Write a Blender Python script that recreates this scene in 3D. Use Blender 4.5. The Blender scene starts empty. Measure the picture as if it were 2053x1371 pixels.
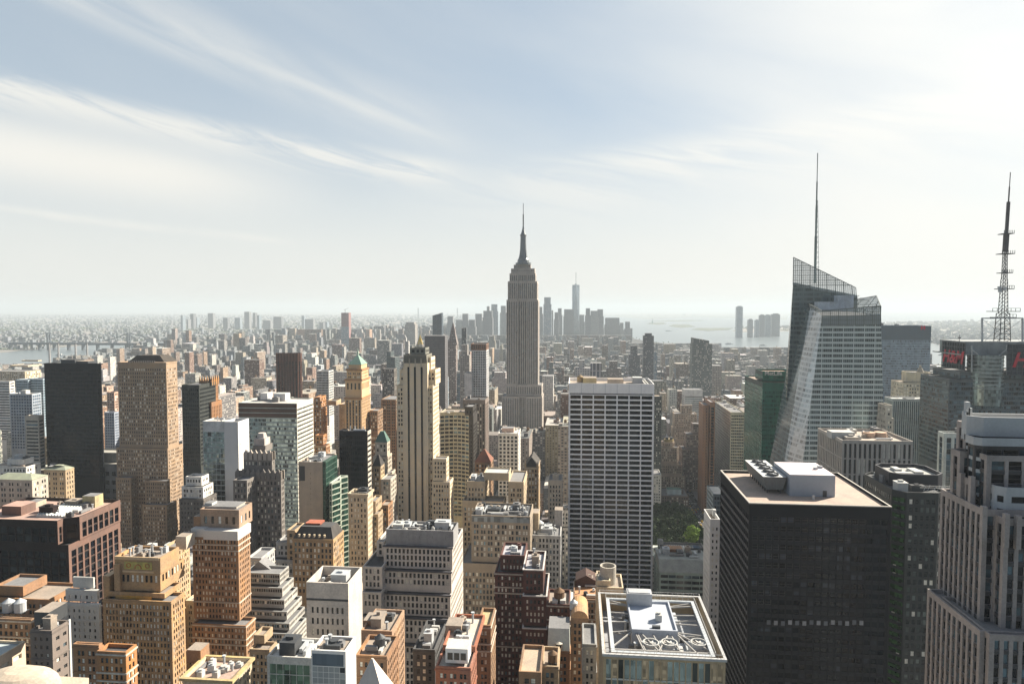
import bpy, math, random
import numpy as np
from mathutils import Vector, Matrix
R = math.radians
sc = bpy.context.scene
random.seed(7); rng = np.random.default_rng(7)

# ------------------------------------------------------------------ camera
EYE = Vector((0.0, 0.0, 260.0)); YAW = R(5.49); PITCH = R(2.82); FPX = 1369.0
cam_d = bpy.data.cameras.new('camera'); cam = bpy.data.objects.new('camera', cam_d)
sc.collection.objects.link(cam); sc.camera = cam
cam_d.sensor_width = 36.0; cam_d.lens = 36.0 * FPX / 2053.0
cam_d.clip_start = 1.0; cam_d.clip_end = 120000.0
cam.location = EYE; cam.rotation_euler = (R(90) - PITCH, 0, YAW)
_f = Vector((-math.sin(YAW) * math.cos(PITCH), math.cos(YAW) * math.cos(PITCH), -math.sin(PITCH)))
_r = Vector((math.cos(YAW), math.sin(YAW), 0)); _u = _r.cross(_f)
def ray(px, py):
    return _f + _r * ((px - 1026.5) / FPX) + _u * ((685.5 - py) / FPX)
def P(px, py, Y):
    d = ray(px, py); t = Y / d.y
    return d.x * t, EYE.z + d.z * t
def G(px, py, z=0.0):
    d = ray(px, py); t = (z - EYE.z) / d.z
    return d.x * t, d.y * t
def proj(x, y, z):
    v = Vector((x, y, z)) - EYE; w = v.dot(_f)
    return 1026.5 + v.dot(_r) / w * FPX, 685.5 - v.dot(_u) / w * FPX

# ------------------------------------------------------------------ sky, sun, exposure
SUN_EL, SUN_AZ = R(35), R(53)            # azimuth measured from +Y towards +X
SUN_DIR = Vector((math.sin(SUN_AZ) * math.cos(SUN_EL), math.cos(SUN_AZ) * math.cos(SUN_EL), math.sin(SUN_EL)))
world = bpy.data.worlds.new('World'); sc.world = world; world.use_nodes = True
wn = world.node_tree.nodes; wl = world.node_tree.links
for n in list(wn): wn.remove(n)
def N(t, **k):
    n = wn.new(t)
    for a, b in k.items(): setattr(n, a, b)
    return n
def lk(a, b): wl.new(a, b)
def wmath(op, a, b=None, c=None, clamp=False):
    n = N('ShaderNodeMath', operation=op); n.use_clamp = clamp
    for i, v in enumerate((a, b, c)):
        if v is None: continue
        if isinstance(v, (int, float)): n.inputs[i].default_value = v
        else: lk(v, n.inputs[i])
    return n.outputs[0]
sky = N('ShaderNodeTexSky', sky_type='NISHITA'); sky.sun_disc = False
sky.sun_elevation = SUN_EL; sky.sun_rotation = SUN_AZ; sky.altitude = 260
sky.air_density = 1.0; sky.dust_density = 1.5; sky.ozone_density = 2.0
tc = N('ShaderNodeTexCoord'); sep = N('ShaderNodeSeparateXYZ'); lk(tc.outputs['Generated'], sep.inputs[0])
az = wmath('ARCTAN2', sep.outputs[0], sep.outputs[1])     # azimuth of the sky direction, +X side positive
el = wmath('ARCSINE', sep.outputs[2])
def smooth(x, a, b):
    n = N('ShaderNodeMapRange', interpolation_type='SMOOTHSTEP'); n.inputs[1].default_value = a; n.inputs[2].default_value = b
    if isinstance(x, (int, float)): n.inputs[0].default_value = x
    else: lk(x, n.inputs[0])
    return n.outputs[0]
def noise_sky(slope, sa, se, detail, seed, dist=0.6, rough=0.55):
    # cirrus fibres: noise stretched along lines that fall towards the west
    e2 = wmath('ADD', el, wmath('MULTIPLY', az, slope))
    cb = N('ShaderNodeCombineXYZ'); lk(wmath('MULTIPLY', az, sa), cb.inputs[0]); lk(wmath('MULTIPLY', e2, se), cb.inputs[1]); cb.inputs[2].default_value = seed
    t = N('ShaderNodeTexNoise'); lk(cb.outputs[0], t.inputs['Vector']); t.inputs['Scale'].default_value = 1.0
    t.inputs['Detail'].default_value = detail; t.inputs['Distortion'].default_value = dist; t.inputs['Roughness'].default_value = rough
    return t.outputs['Fac']
def band(a0, a1, e_at0, e_at1, w_up, w_dn):
    # soft streak whose centre line runs from elevation e_at0 (azimuth a0) to e_at1 (azimuth a1), degrees
    s = (e_at1 - e_at0) / (a1 - a0)
    line = wmath('ADD', wmath('MULTIPLY', wmath('SUBTRACT', az, R(a0)), s), R(e_at0))
    dlt = wmath('SUBTRACT', el, line)
    up = wmath('SUBTRACT', 1.0, smooth(dlt, 0.0, R(w_up))); dn = smooth(dlt, -R(w_dn), 0.0)
    return wmath('MULTIPLY', up, dn)
#CLOUDS
south = smooth(sep.outputs[1], -0.15, 0.45)
veil_lo = wmath('SUBTRACT', 1.0, smooth(el, R(1), R(17)))
fib = noise_sky(0.35, 3.0, 22.0, 8, 1.0); fib2 = noise_sky(0.22, 5.0, 40.0, 9, 4.0, 1.0, 0.6); soft = noise_sky(0.3, 1.6, 5.0, 4, 9.0, 0.4)
def endm(a_lo, a_hi): return wmath('SUBTRACT', 1.0, smooth(az, R(a_lo), R(a_hi)))
b1 = wmath('MULTIPLY', band(-42, -20, 10.4, 9.0, 3.9, 3.6), endm(-34, -17))
b2 = wmath('MULTIPLY', band(-42, -10, 14.4, 11.0, 1.5, 2.2), endm(-14, -7))
b3 = wmath('MULTIPLY', band(-42, -12, 22.5, 14.2, 3.6, 2.6), endm(-18, -6))
b4 = band(-14, 10, 9.2, 12.0, 2.6, 5.0); b4 = wmath('MULTIPLY', b4, smooth(az, R(-20), R(8)))
b5 = wmath('MULTIPLY', band(-42, -24, 6.6, 5.3, 0.5, 0.5), endm(-27, -21))
bw = wmath('MULTIPLY', smooth(az, R(-3), R(27)), wmath('SUBTRACT', 0.85, smooth(el, R(30), R(60))))
def bl(b, n, lo, hi, k): return wmath('MULTIPLY', wmath('MULTIPLY', b, smooth(n, lo, hi)), k)
cl = bl(b1, fib, -0.1, 0.45, 1.0)
for x in (bl(b2, fib2, 0.3, 0.58, 0.85), bl(b3, fib, 0.2, 0.7, 0.62), bl(b4, fib2, 0.3, 0.65, 0.75), bl(b5, fib2, 0.3, 0.6, 0.6), bl(bw, soft, 0.1, 0.7, 1.0),
          wmath('MULTIPLY', smooth(soft, 0.25, 0.9), 0.28), wmath('MULTIPLY', veil_lo, 0.78)):
    cl = wmath('SUBTRACT', 1.0, wmath('MULTIPLY', wmath('SUBTRACT', 1.0, cl), wmath('SUBTRACT', 1.0, x)))
cl = wmath('MULTIPLY', wmath('MULTIPLY', cl, south), smooth(sep.outputs[2], -0.05, 0.0))
glow = N('ShaderNodeVectorMath', operation='DOT_PRODUCT'); lk(tc.outputs['Generated'], glow.inputs[0]); glow.inputs[1].default_value = SUN_DIR
gl = wmath('POWER', wmath('MAXIMUM', glow.outputs['Value'], 0.0), 5.0)     # cirrus scatters forward: brighter towards the sun
cb_ = N('ShaderNodeMix', data_type='RGBA'); cb_.inputs[6].default_value = (7.45, 7.35, 6.9, 1); cb_.inputs[7].default_value = (9.8, 9.8, 9.4, 1); lk(gl, cb_.inputs[0])
vc_ = N('ShaderNodeMix', data_type='RGBA'); lk(south, vc_.inputs[0]); vc_.inputs[6].default_value = (2.2, 2.1, 2.0, 1); vc_.inputs[7].default_value = (4.9, 5.65, 6.05, 1)
pl_ = N('ShaderNodeMix', data_type='RGBA'); lk(wmath('ADD', wmath('MULTIPLY', south, 0.3), 0.3), pl_.inputs[0]); lk(sky.outputs[0], pl_.inputs[6]); lk(vc_.outputs[2], pl_.inputs[7])   # thin veil of high cloud; its unseen north side added to neutralise shade light
mx = N('ShaderNodeMix', data_type='RGBA'); lk(cl, mx.inputs[0]); lk(pl_.outputs[2], mx.inputs[6]); lk(cb_.outputs[2], mx.inputs[7])
bg = N('ShaderNodeBackground'); bg.inputs['Strength'].default_value = 0.051; lk(mx.outputs[2], bg.inputs['Color'])
wo = N('ShaderNodeOutputWorld'); lk(bg.outputs[0], wo.inputs['Surface'])
sd = bpy.data.lights.new('sun', 'SUN'); sd.energy = 5.0; sd.angle = R(0.5); sd.color = (1.0, 0.90, 0.76)
sun = bpy.data.objects.new('sun', sd); sc.collection.objects.link(sun)
sun.rotation_euler = SUN_DIR.to_track_quat('Z', 'Y').to_euler()
sc.view_settings.view_transform = 'Standard'; sc.view_settings.look = 'None'; sc.view_settings.gamma = 1; sc.view_settings.exposure = 1.28
sc.render.engine = 'CYCLES'; cy = sc.cycles
cy.max_bounces = 5; cy.diffuse_bounces = 2; cy.glossy_bounces = 2; cy.transmission_bounces = 3; cy.volume_bounces = 1; cy.transparent_max_bounces = 6
cy.use_adaptive_sampling = True; cy.adaptive_threshold = 0.008; cy.use_denoising = True
try: cy.denoiser = 'OPENIMAGEDENOISE'; cy.denoising_input_passes = 'RGB_ALBEDO_NORMAL'
except Exception: pass
sc.render.filter_size = 1.1
cy.caustics_reflective = False; cy.caustics_refractive = False; cy.sample_clamp_indirect = 4.0

# ------------------------------------------------------------------ mesh builder
class MB:
    def __init__(s): s.q = []; s.m = []; s.polys = []; s.pm = []; s.c = []; s.ns = []
    def quads(s, a, mi=0, col=None):
        a = np.asarray(a, dtype=np.float64).reshape(-1, 4, 3); s.q.append(a)
        s.m.append(np.broadcast_to(np.asarray(mi, dtype=np.int32), (len(a),)))
        s.c.append(np.broadcast_to(np.asarray((1, 1, 1, 1) if col is None else col, dtype=np.float32), (len(a), 4)))
    def quad(s, a, b, c, d, mi=0, col=None): s.quads([[a, b, c, d]], mi, col)
    def poly(s, pts, mi=0): s.polys.append([tuple(p) for p in pts]); s.pm.append(mi)
    def box(s, x0, x1, y0, y1, z0, z1, mi=0, mt=None, bottom=False, col=None, tcol=None):
        s.quads([[(x0, y0, z0), (x1, y0, z0), (x1, y0, z1), (x0, y0, z1)], [(x1, y0, z0), (x1, y1, z0), (x1, y1, z1), (x1, y0, z1)],
                 [(x1, y1, z0), (x0, y1, z0), (x0, y1, z1), (x1, y1, z1)], [(x0, y1, z0), (x0, y0, z0), (x0, y0, z1), (x0, y1, z1)]], mi, col)
        s.quads([[(x0, y0, z1), (x1, y0, z1), (x1, y1, z1), (x0, y1, z1)]], mi if mt is None else mt, tcol if tcol is not None else col)
        if bottom: s.quads([[(x0, y1, z0), (x1, y1, z0), (x1, y0, z0), (x0, y0, z0)]], mi, col)
    def prism(s, pts, z0, z1, mi=0, mt=None, pts1=None):
        p1 = pts1 or pts; n = len(pts)
        for i in range(n):
            a, b = pts[i], pts[(i + 1) % n]; c, d = p1[(i + 1) % n], p1[i]
            s.quad((a[0], a[1], z0), (b[0], b[1], z0), (c[0], c[1], z1), (d[0], d[1], z1), mi)
        s.poly([(p[0], p[1], z1) for p in p1], mi if mt is None else mt)
    def ring(s, pts, inn, z, mi=0):
        n = len(pts)
        for i in range(n):
            a, b, c, d = pts[i], pts[(i + 1) % n], inn[(i + 1) % n], inn[i]
            s.quad((a[0], a[1], z), (b[0], b[1], z), (c[0], c[1], z), (d[0], d[1], z), mi)
    def cyl(s, cx, cy_, r, z0, z1, n=16, mi=0, r1=None, mt=None, cap=True):
        r1 = r if r1 is None else r1
        a = np.arange(n) * 2 * math.pi / n; b = np.roll(a, -1)
        q = np.stack([np.stack([cx + r * np.cos(a), cy_ + r * np.sin(a), a * 0 + z0], 1), np.stack([cx + r * np.cos(b), cy_ + r * np.sin(b), a * 0 + z0], 1),
                      np.stack([cx + r1 * np.cos(b), cy_ + r1 * np.sin(b), a * 0 + z1], 1), np.stack([cx + r1 * np.cos(a), cy_ + r1 * np.sin(a), a * 0 + z1], 1)], 1)
        s.quads(q, mi)
        if cap: s.poly([(cx + r1 * math.cos(t), cy_ + r1 * math.sin(t), z1) for t in a], mi if mt is None else mt)
    def beam(s, p, q, w, mi=0, h=None):
        p = Vector(p); q = Vector(q); d = (q - p).normalized()
        u = d.cross(Vector((0, 0, 1)))
        if u.length < 1e-3: u = Vector((1, 0, 0))
        u.normalize(); v = u.cross(d).normalized(); h = h or w
        c = [u * (a * w / 2) + v * (b * h / 2) for a, b in ((-1, -1), (1, -1), (1, 1), (-1, 1))]
        for i in range(4):
            j = (i + 1) % 4; s.quad(p + c[i], p + c[j], q + c[j], q + c[i], mi)
        s.quad(*(p + x for x in reversed(c)), mi); s.quad(*(q + x for x in c), mi)
    def build(s, name, mats, parent=None, origin=(0, 0, 0), color=False, weld=True):
        qs = np.concatenate(s.q) if s.q else np.zeros((0, 4, 3)); qm = np.concatenate(s.m) if s.m else np.zeros(0, np.int32)
        pl = [np.array(p) for p in s.polys]
        V = np.concatenate([qs.reshape(-1, 3)] + pl) if pl else qs.reshape(-1, 3)
        V = V - np.array(origin)
        sizes = np.concatenate([np.full(len(qs), 4), np.array([len(p) for p in pl], dtype=int)]).astype(np.int32)
        idx = np.arange(len(V))
        if weld and len(V):
            key = np.round(V * 200).astype(np.int64); 
            _, first, inv = np.unique(key, axis=0, return_index=True, return_inverse=True)
            V = V[first]; idx = inv.reshape(-1)
        me = bpy.data.meshes.new(name)
        me.vertices.add(len(V)); me.vertices.foreach_set('co', V.astype(np.float32).ravel())
        me.loops.add(len(idx)); me.loops.foreach_set('vertex_index', idx.astype(np.int32))
        me.polygons.add(len(sizes)); st = np.concatenate([[0], np.cumsum(sizes)[:-1]]).astype(np.int32) if len(sizes) else np.zeros(0, np.int32)
        me.polygons.foreach_set('loop_start', st); me.polygons.foreach_set('loop_total', sizes)
        me.polygons.foreach_set('material_index', np.concatenate([qm, np.array(s.pm, dtype=np.int32)]).astype(np.int32))
        if color:
            at = me.color_attributes.new('col', 'FLOAT_COLOR', 'CORNER')
            c = np.repeat(np.concatenate(s.c), 4, axis=0)
            if pl: c = np.concatenate([c, np.ones((sum(len(p) for p in pl), 4), np.float32)])
            at.data.foreach_set('color', c.ravel().astype(np.float32))
        me.polygons.foreach_set('use_smooth', np.zeros(len(sizes), bool)); me.update(calc_edges=True); me.validate()
        for m in (mats if isinstance(mats, (list, tuple)) else [mats]): me.materials.append(m)
        o = bpy.data.objects.new(name, me); sc.collection.objects.link(o)
        if parent is not None: o.parent = parent
        else: o.location = origin
        return o
def tag(o, label=None, cat=None, group=None, kind=None):
    for k, v in (('label', label), ('category', cat), ('group', group), ('kind', kind)):
        if v: o[k] = v
    return o
def empty(name, loc, label=None, cat=None, group=None):
    o = bpy.data.objects.new(name, None); sc.collection.objects.link(o); o.location = loc; o.empty_display_size = 5
    return tag(o, label, cat, group)

# ------------------------------------------------------------------ materials
MATS = {}
def newmat(name):
    m = bpy.data.materials.new(name); m.use_nodes = True
    nt = m.node_tree; return m, nt, nt.nodes['Principled BSDF']
class NT:
    def __init__(s, nt): s.nt = nt
    def n(s, t, ins=None, **k):
        n = s.nt.nodes.new(t)
        for a, b in k.items(): setattr(n, a, b)
        for a, b in (ins or {}).items():
            if hasattr(b, 'is_linked') and hasattr(b, 'node'): s.nt.links.new(b, n.inputs[a])
            else: n.inputs[a].default_value = b
        return n
    def m(s, op, a, b=None, c=None, clamp=False):
        ins = {0: a}
        if b is not None: ins[1] = b
        if c is not None: ins[2] = c
        n = s.n('ShaderNodeMath', ins, operation=op); n.use_clamp = clamp; return n.outputs[0]
    def mix(s, f, a, b, blend='MIX'):
        n = s.n('ShaderNodeMix', data_type='RGBA', blend_type=blend)
        for i, v in ((0, f), (6, a), (7, b)):
            if hasattr(v, 'node'): s.nt.links.new(v, n.inputs[i])
            else: n.inputs[i].default_value = v if i == 0 else (tuple(v) + (1,))[:4]
        return n.outputs[2]
    def lk(s, a, b): s.nt.links.new(a, b)
def M(col, rough=0.85, var=0.42, metal=0.0, streak=0.5, spec=0.3, scale=1.0):
    key = ('m', tuple(col), rough, var, metal, streak, spec, scale)
    if key in MATS: return MATS[key]
    m, nt, b = newmat('surface'); t = NT(nt); col = tuple(c * (0.98 if max(col) > .25 else 0.84) for c in col)
    g = t.n('ShaderNodeNewGeometry')
    mp = t.n('ShaderNodeMapping', {0: g.outputs['Position']}); mp.inputs[3].default_value = (0.3 * scale, 0.3 * scale, 0.02 * scale)
    n1 = t.n('ShaderNodeTexNoise', {'Vector': mp.outputs[0], 'Scale': 1.0, 'Detail': 4.0})
    n2 = t.n('ShaderNodeTexNoise', {'Vector': g.outputs['Position'], 'Scale': 0.11 * scale, 'Detail': 7.0, 'Roughness': 0.65})
    n3 = t.n('ShaderNodeTexNoise', {'Vector': g.outputs['Position'], 'Scale': 1.7 * scale, 'Detail': 2.0})
    f = t.m('ADD', t.m('MULTIPLY', t.m('SUBTRACT', n1.outputs[0], 0.5), 1.5 * streak), t.m('MULTIPLY', t.m('SUBTRACT', n2.outputs[0], 0.5), 1.5))
    f = t.m('ADD', f, t.m('MULTIPLY', t.m('SUBTRACT', n3.outputs[0], 0.5), 0.9))
    f = t.m('ADD', t.m('MULTIPLY', f, var * 2), 1.0)
    h = t.n('ShaderNodeHueSaturation', {'Color': tuple(col) + (1,), 'Value': f, 'Saturation': t.m('ADD', t.m('MULTIPLY', n2.outputs[0], 0.8), 0.64)})
    t.lk(h.outputs[0], b.inputs['Base Color']); b.inputs['Roughness'].default_value = rough; b.inputs['Metallic'].default_value = metal
    b.inputs['Specular IOR Level'].default_value = spec
    MATS[key] = m; return m
def GL(col=(0.02, 0.028, 0.034), rough=0.12, metal=0.0, spec=0.35, var=0.6, bump=0.0, bay=3.0, fh=3.6):
    """window glass: a different tint behind every pane, slightly wavy reflections"""
    key = ('g', tuple(col), rough, metal, spec, var, bump, bay, fh)
    if key in MATS: return MATS[key]
    m, nt, b = newmat('glass'); t = NT(nt); g = t.n('ShaderNodeNewGeometry')
    sv = t.n('ShaderNodeVectorMath', {0: g.outputs['Position'], 1: (1 / bay, 1 / bay, 1 / fh)}, operation='MULTIPLY')
    fl = t.n('ShaderNodeVectorMath', {0: sv.outputs[0]}, operation='FLOOR')
    w = t.n('ShaderNodeTexWhiteNoise', {'Vector': fl.outputs[0]})
    f = t.m('ADD', t.m('MULTIPLY', t.m('SUBTRACT', w.outputs[0], 0.5), 2 * var), 1.0)
    h = t.n('ShaderNodeHueSaturation', {'Color': tuple(col) + (1,), 'Value': f})
    t.lk(h.outputs[0], b.inputs['Base Color'])
    b.inputs['Roughness'].default_value = rough; b.inputs['Metallic'].default_value = metal; b.inputs['Specular IOR Level'].default_value = spec
    if bump:
        no = t.n('ShaderNodeTexNoise', {'Vector': g.outputs['Position'], 'Scale': 0.16, 'Detail': 3.0})
        bp = t.n('ShaderNodeBump', {'Strength': bump, 'Distance': 1.0, 'Height': no.outputs[0]})
        # every pane is set a hair out of true
        vv = t.n('ShaderNodeVectorMath', {0: w.outputs[1], 1: (0.5, 0.5, 0.5)}, operation='SUBTRACT')
        vs = t.n('ShaderNodeVectorMath', {0: vv.outputs[0], 1: (0.05, 0.05, 0.05)}, operation='MULTIPLY')
        va = t.n('ShaderNodeVectorMath', {0: bp.outputs[0], 1: vs.outputs[0]}, operation='ADD')
        vn = t.n('ShaderNodeVectorMath', {0: va.outputs[0]}, operation='NORMALIZE')
        t.lk(vn.outputs[0], b.inputs['Normal'])
    MATS[key] = m; return m
def FAC(wall, glass, bay=3.2, fh=3.6, wu=0.5, wv=0.5, blind=0.2, use_attr=False, grough=0.15, metal=0.0, ribbon=False, blindc=(0.5, 0.48, 0.42), tint=None):
    """distant facade: rows of windows laid out in metres on the wall itself (works on any upright wall)"""
    key = ('f', tuple(wall), tuple(glass), bay, fh, wu, wv, blind, use_attr, grough, metal, ribbon)
    if key in MATS: return MATS[key]
    m, nt, b = newmat('facade'); t = NT(nt); g = t.n('ShaderNodeNewGeometry')
    sp = t.n('ShaderNodeSeparateXYZ', {0: g.outputs['Position']}); sn = t.n('ShaderNodeSeparateXYZ', {0: g.outputs['True Normal']})
    ax = t.m('GREATER_THAN', t.m('ABSOLUTE', sn.outputs[0]), 0.6)
    u = t.m('ADD', t.m('MULTIPLY', sp.outputs[1], ax), t.m('MULTIPLY', sp.outputs[0], t.m('SUBTRACT', 1.0, ax)))
    side = t.m('LESS_THAN', t.m('ABSOLUTE', sn.outputs[2]), 0.35)
    if use_attr:
        at = t.n('ShaderNodeAttribute', attribute_name='col'); wallc = at.outputs['Color']
        al = at.outputs['Alpha']
        us = t.m('DIVIDE', u, t.m('ADD', t.m('MULTIPLY', al, 2.6), 2.0)); vs = t.m('DIVIDE', sp.outputs[2], t.m('ADD', t.m('MULTIPLY', al, 0.9), 3.0))
        wuv = t.m('ADD', t.m('MULTIPLY', t.m('FRACT', t.m('MULTIPLY', al, 7.3)), 0.32), 0.36)
    else:
        wallc = tuple(wall) + (1,); us = t.m('DIVIDE', u, bay); vs = t.m('DIVIDE', sp.outputs[2], fh); wuv = wu
    fu = t.m('FRACT', us); fv = t.m('FRACT', vs)
    mu = t.m('LESS_THAN', t.m('ABSOLUTE', t.m('SUBTRACT', fu, 0.5)), t.m('MULTIPLY', wuv, 0.5) if use_attr else wu / 2)
    mv = t.m('LESS_THAN', t.m('ABSOLUTE', t.m('SUBTRACT', fv, 0.5)), wv / 2)
    mask = t.m('MULTIPLY', t.m('MULTIPLY', mu, mv), side)
    cb = t.n('ShaderNodeCombineXYZ', {0: t.m('FLOOR', us), 1: t.m('FLOOR', vs), 2: ax})
    w = t.n('ShaderNodeTexWhiteNoise', {'Vector': cb.outputs[0]})
    isb = t.m('LESS_THAN', w.outputs[0], blind)
    gv = t.n('ShaderNodeHueSaturation', {'Color': tuple(glass) + (1,), 'Value': t.m('ADD', t.m('MULTIPLY', w.outputs[0], 1.2), 0.4)})
    gc = t.mix(isb, gv.outputs[0], blindc)
    no = t.n('ShaderNodeTexNoise', {'Vector': g.outputs['Position'], 'Scale': 0.06, 'Detail': 6.0, 'Roughness': 0.7})
    n2 = t.n('ShaderNodeTexNoise', {'Vector': g.outputs['Position'], 'Scale': 0.7, 'Detail': 3.0, 'Roughness': 0.7})
    vf = t.m('MULTIPLY', t.m('ADD', t.m('ADD', t.m('MULTIPLY', no.outputs[0], 0.6), t.m('MULTIPLY', n2.outputs[0], 0.5)), 0.45), 0.84)
    wh = t.n('ShaderNodeHueSaturation', {'Color': wallc, 'Value': vf})
    t.lk(t.mix(mask, wh.outputs[0], gc), b.inputs['Base Color'])
    t.lk(t.m('ADD', t.m('MULTIPLY', mask, grough - 0.85), 0.85), b.inputs['Roughness'])
    t.lk(t.m('MULTIPLY', mask, metal), b.inputs['Metallic'])
    b.inputs['Specular IOR Level'].default_value = 0.4
    MATS[key] = m; return m

BLIND = M((0.72, 0.69, 0.60), var=0.35); 
GLASS = GL(); ROOF_TAN = M((0.31, 0.265, 0.22), var=0.35, streak=0); ROOF_GREY = M((0.24, 0.24, 0.24), var=0.35, streak=0)
ROOF_DARK = M((0.09, 0.09, 0.09), var=0.4, streak=0); ROOF_WHITE = M((0.48, 0.48, 0.455), var=0.25, streak=0)
METAL = M((0.42, 0.44, 0.45), rough=0.5, var=0.2); METAL_DARK = M((0.07, 0.075, 0.08), rough=0.5, var=0.2); WOOD = M((0.20, 0.13, 0.08), var=0.3); WHITEPT = M((0.58, 0.58, 0.56), rough=0.6, var=0.12)
# ------------------------------------------------------------------ building kit
HERO = []; FOOT = []; TOPS = []
def ST(wall, glass=None, bay=3.2, fh=3.7, wu=0.5, wv=0.5, inset=0.25, top=1.5, mg=0.8, sp=None, base=0.0, blinds=0.25, nx=None, frame=None, proud=0.0):
    return dict(wall=wall, glass=glass or [(GLASS, 1 - blinds), (BLIND, blinds)], bay=bay, fh=fh, wu=wu, wv=wv, inset=inset, top=top, mg=mg, sp=sp or wall, base=base, nx=nx, frame=frame, proud=proud)
def ch(st, **k): d = dict(st); d.update(k); return d
def facade(mb, panes, a, b, z0, z1, st, zlow=0.0):
    a = np.array(a, float); b = np.array(b, float); W = np.hypot(*(b - a))
    if W < 0.5 or z1 - z0 < 0.5: 
        mb.quad((a[0], a[1], z0), (b[0], b[1], z0), (b[0], b[1], z1), (a[0], a[1], z1), 0); return
    du = (b - a) / W; nrm = np.array([du[1], -du[0]])
    mg = min(st['mg'], W * 0.2); nx = st['nx'] or max(1, int(round((W - 2 * mg) / st['bay']))); cw = (W - 2 * mg) / nx
    zt = z1 - min(st['top'], (z1 - z0) * 0.4); lo = max(z0 + st['base'], zlow); ny = int((zt - lo) / st['fh'])
    if ny < 1:
        mb.quad((a[0], a[1], z0), (b[0], b[1], z0), (b[0], b[1], z1), (a[0], a[1], z1), 0); return
    zb = zt - ny * st['fh']
    i = np.arange(nx); sh = (np.where(i % 2 == 0, 1, -1) * (1 - st['wu']) * .26 * cw) if st.get('pair') and nx % 2 == 0 else i * 0.0
    u = np.sort(np.concatenate([[0, W], mg + (i + .5 - st['wu'] / 2) * cw + sh, mg + (i + .5 + st['wu'] / 2) * cw + sh]))
    j = np.arange(ny); v = np.sort(np.concatenate([[z0, z1], zb + (j + .5 - st['wv'] / 2) * st['fh'], zb + (j + .5 + st['wv'] / 2) * st['fh']]))
    def pt(U, V, off=0.0):
        return np.stack([a[0] + du[0] * U - nrm[0] * off, a[1] + du[1] * U - nrm[1] * off, V], -1)
    U0, V0 = np.meshgrid(np.arange(len(u) - 1), np.arange(len(v) - 1), indexing='ij')
    hole = (U0 % 2 == 1) & (V0 % 2 == 1)
    def cells(msk, off=0.0):
        ui, vi = U0[msk], V0[msk]
        return np.stack([pt(u[ui], v[vi], off), pt(u[ui + 1], v[vi], off), pt(u[ui + 1], v[vi + 1], off), pt(u[ui], v[vi + 1], off)], 1)
    sp = (U0 % 2 == 1) & ~hole & (V0 > 0) & (V0 < len(v) - 2)
    w0, w1 = st.get('mi', (0, 1)); mb.quads(cells(~hole & ~sp), w0); mb.quads(cells(sp), w1)
    o = cells(hole); ins = cells(hole, st['inset'])
    for k in range(4): mb.quads(np.stack([o[:, k], o[:, (k + 1) % 4], ins[:, (k + 1) % 4], ins[:, k]], 1), w0)
    panes.append((ins, du, nrm, cw * st['wu'], st['fh'] * st['wv']))
_f0 = facade
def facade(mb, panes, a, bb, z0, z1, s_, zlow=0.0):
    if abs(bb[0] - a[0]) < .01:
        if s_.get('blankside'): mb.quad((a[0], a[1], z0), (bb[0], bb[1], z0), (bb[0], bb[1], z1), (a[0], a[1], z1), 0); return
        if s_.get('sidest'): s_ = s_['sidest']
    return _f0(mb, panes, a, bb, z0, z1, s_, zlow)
def inset_poly(pts, d):
    n = len(pts); out = []
    for i in range(n):
        p0, p1, p2 = (np.array(pts[(i + k) % n], float)[:2] for k in (-1, 0, 1))
        e1 = p1 - p0; e2 = p2 - p1; e1 /= np.hypot(*e1); e2 /= np.hypot(*e2)
        n1 = np.array([-e1[1], e1[0]]); n2 = np.array([-e2[1], e2[0]])
        m_ = n1 + n2; m_ /= max(0.3, (1 + n1 @ n2)); out.append(tuple(p1 + m_ * d))
    return out
def rect(x0, x1, y0, y1): return [(x0, y0), (x1, y0), (x1, y1), (x0, y1)]
def wmesh(glassm, framem, du, nrm, w, h, cache):
    key = (glassm.name, round(du[0], 3), round(du[1], 3), round(w, 2), round(h, 2))
    if key in cache: return cache[key]
    mb = MB(); D = np.array([du[0], du[1], 0]); Nn = np.array([nrm[0], nrm[1], 0]); Z = np.array([0, 0, 1.])
    def q(u0, u1, z0, z1, off, mi): mb.quad(*(D * uu + Z * zz + Nn * off for uu, zz in ((u0, z0), (u1, z0), (u1, z1), (u0, z1))), mi)
    w2, h2, t = w / 2, h / 2, min(0.09, w * 0.06)
    q(-w2, w2, -h2, h2, 0, 0)
    for u0, u1, z0, z1 in ((-w2, -w2 + t, -h2, h2), (w2 - t, w2, -h2, h2), (-w2 + t, w2 - t, h2 - t, h2), (-w2 + t, w2 - t, -h2, -h2 + t), (-w2 + t, w2 - t, -t / 2, t / 2)):
        q(u0, u1, z0, z1, 0.04, 1)
    o = mb.build('window', [glassm, framem]); me = o.data; bpy.data.objects.remove(o); cache[key] = me; return me
FRAME = M((0.16, 0.15, 0.14), var=0.1)
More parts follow.
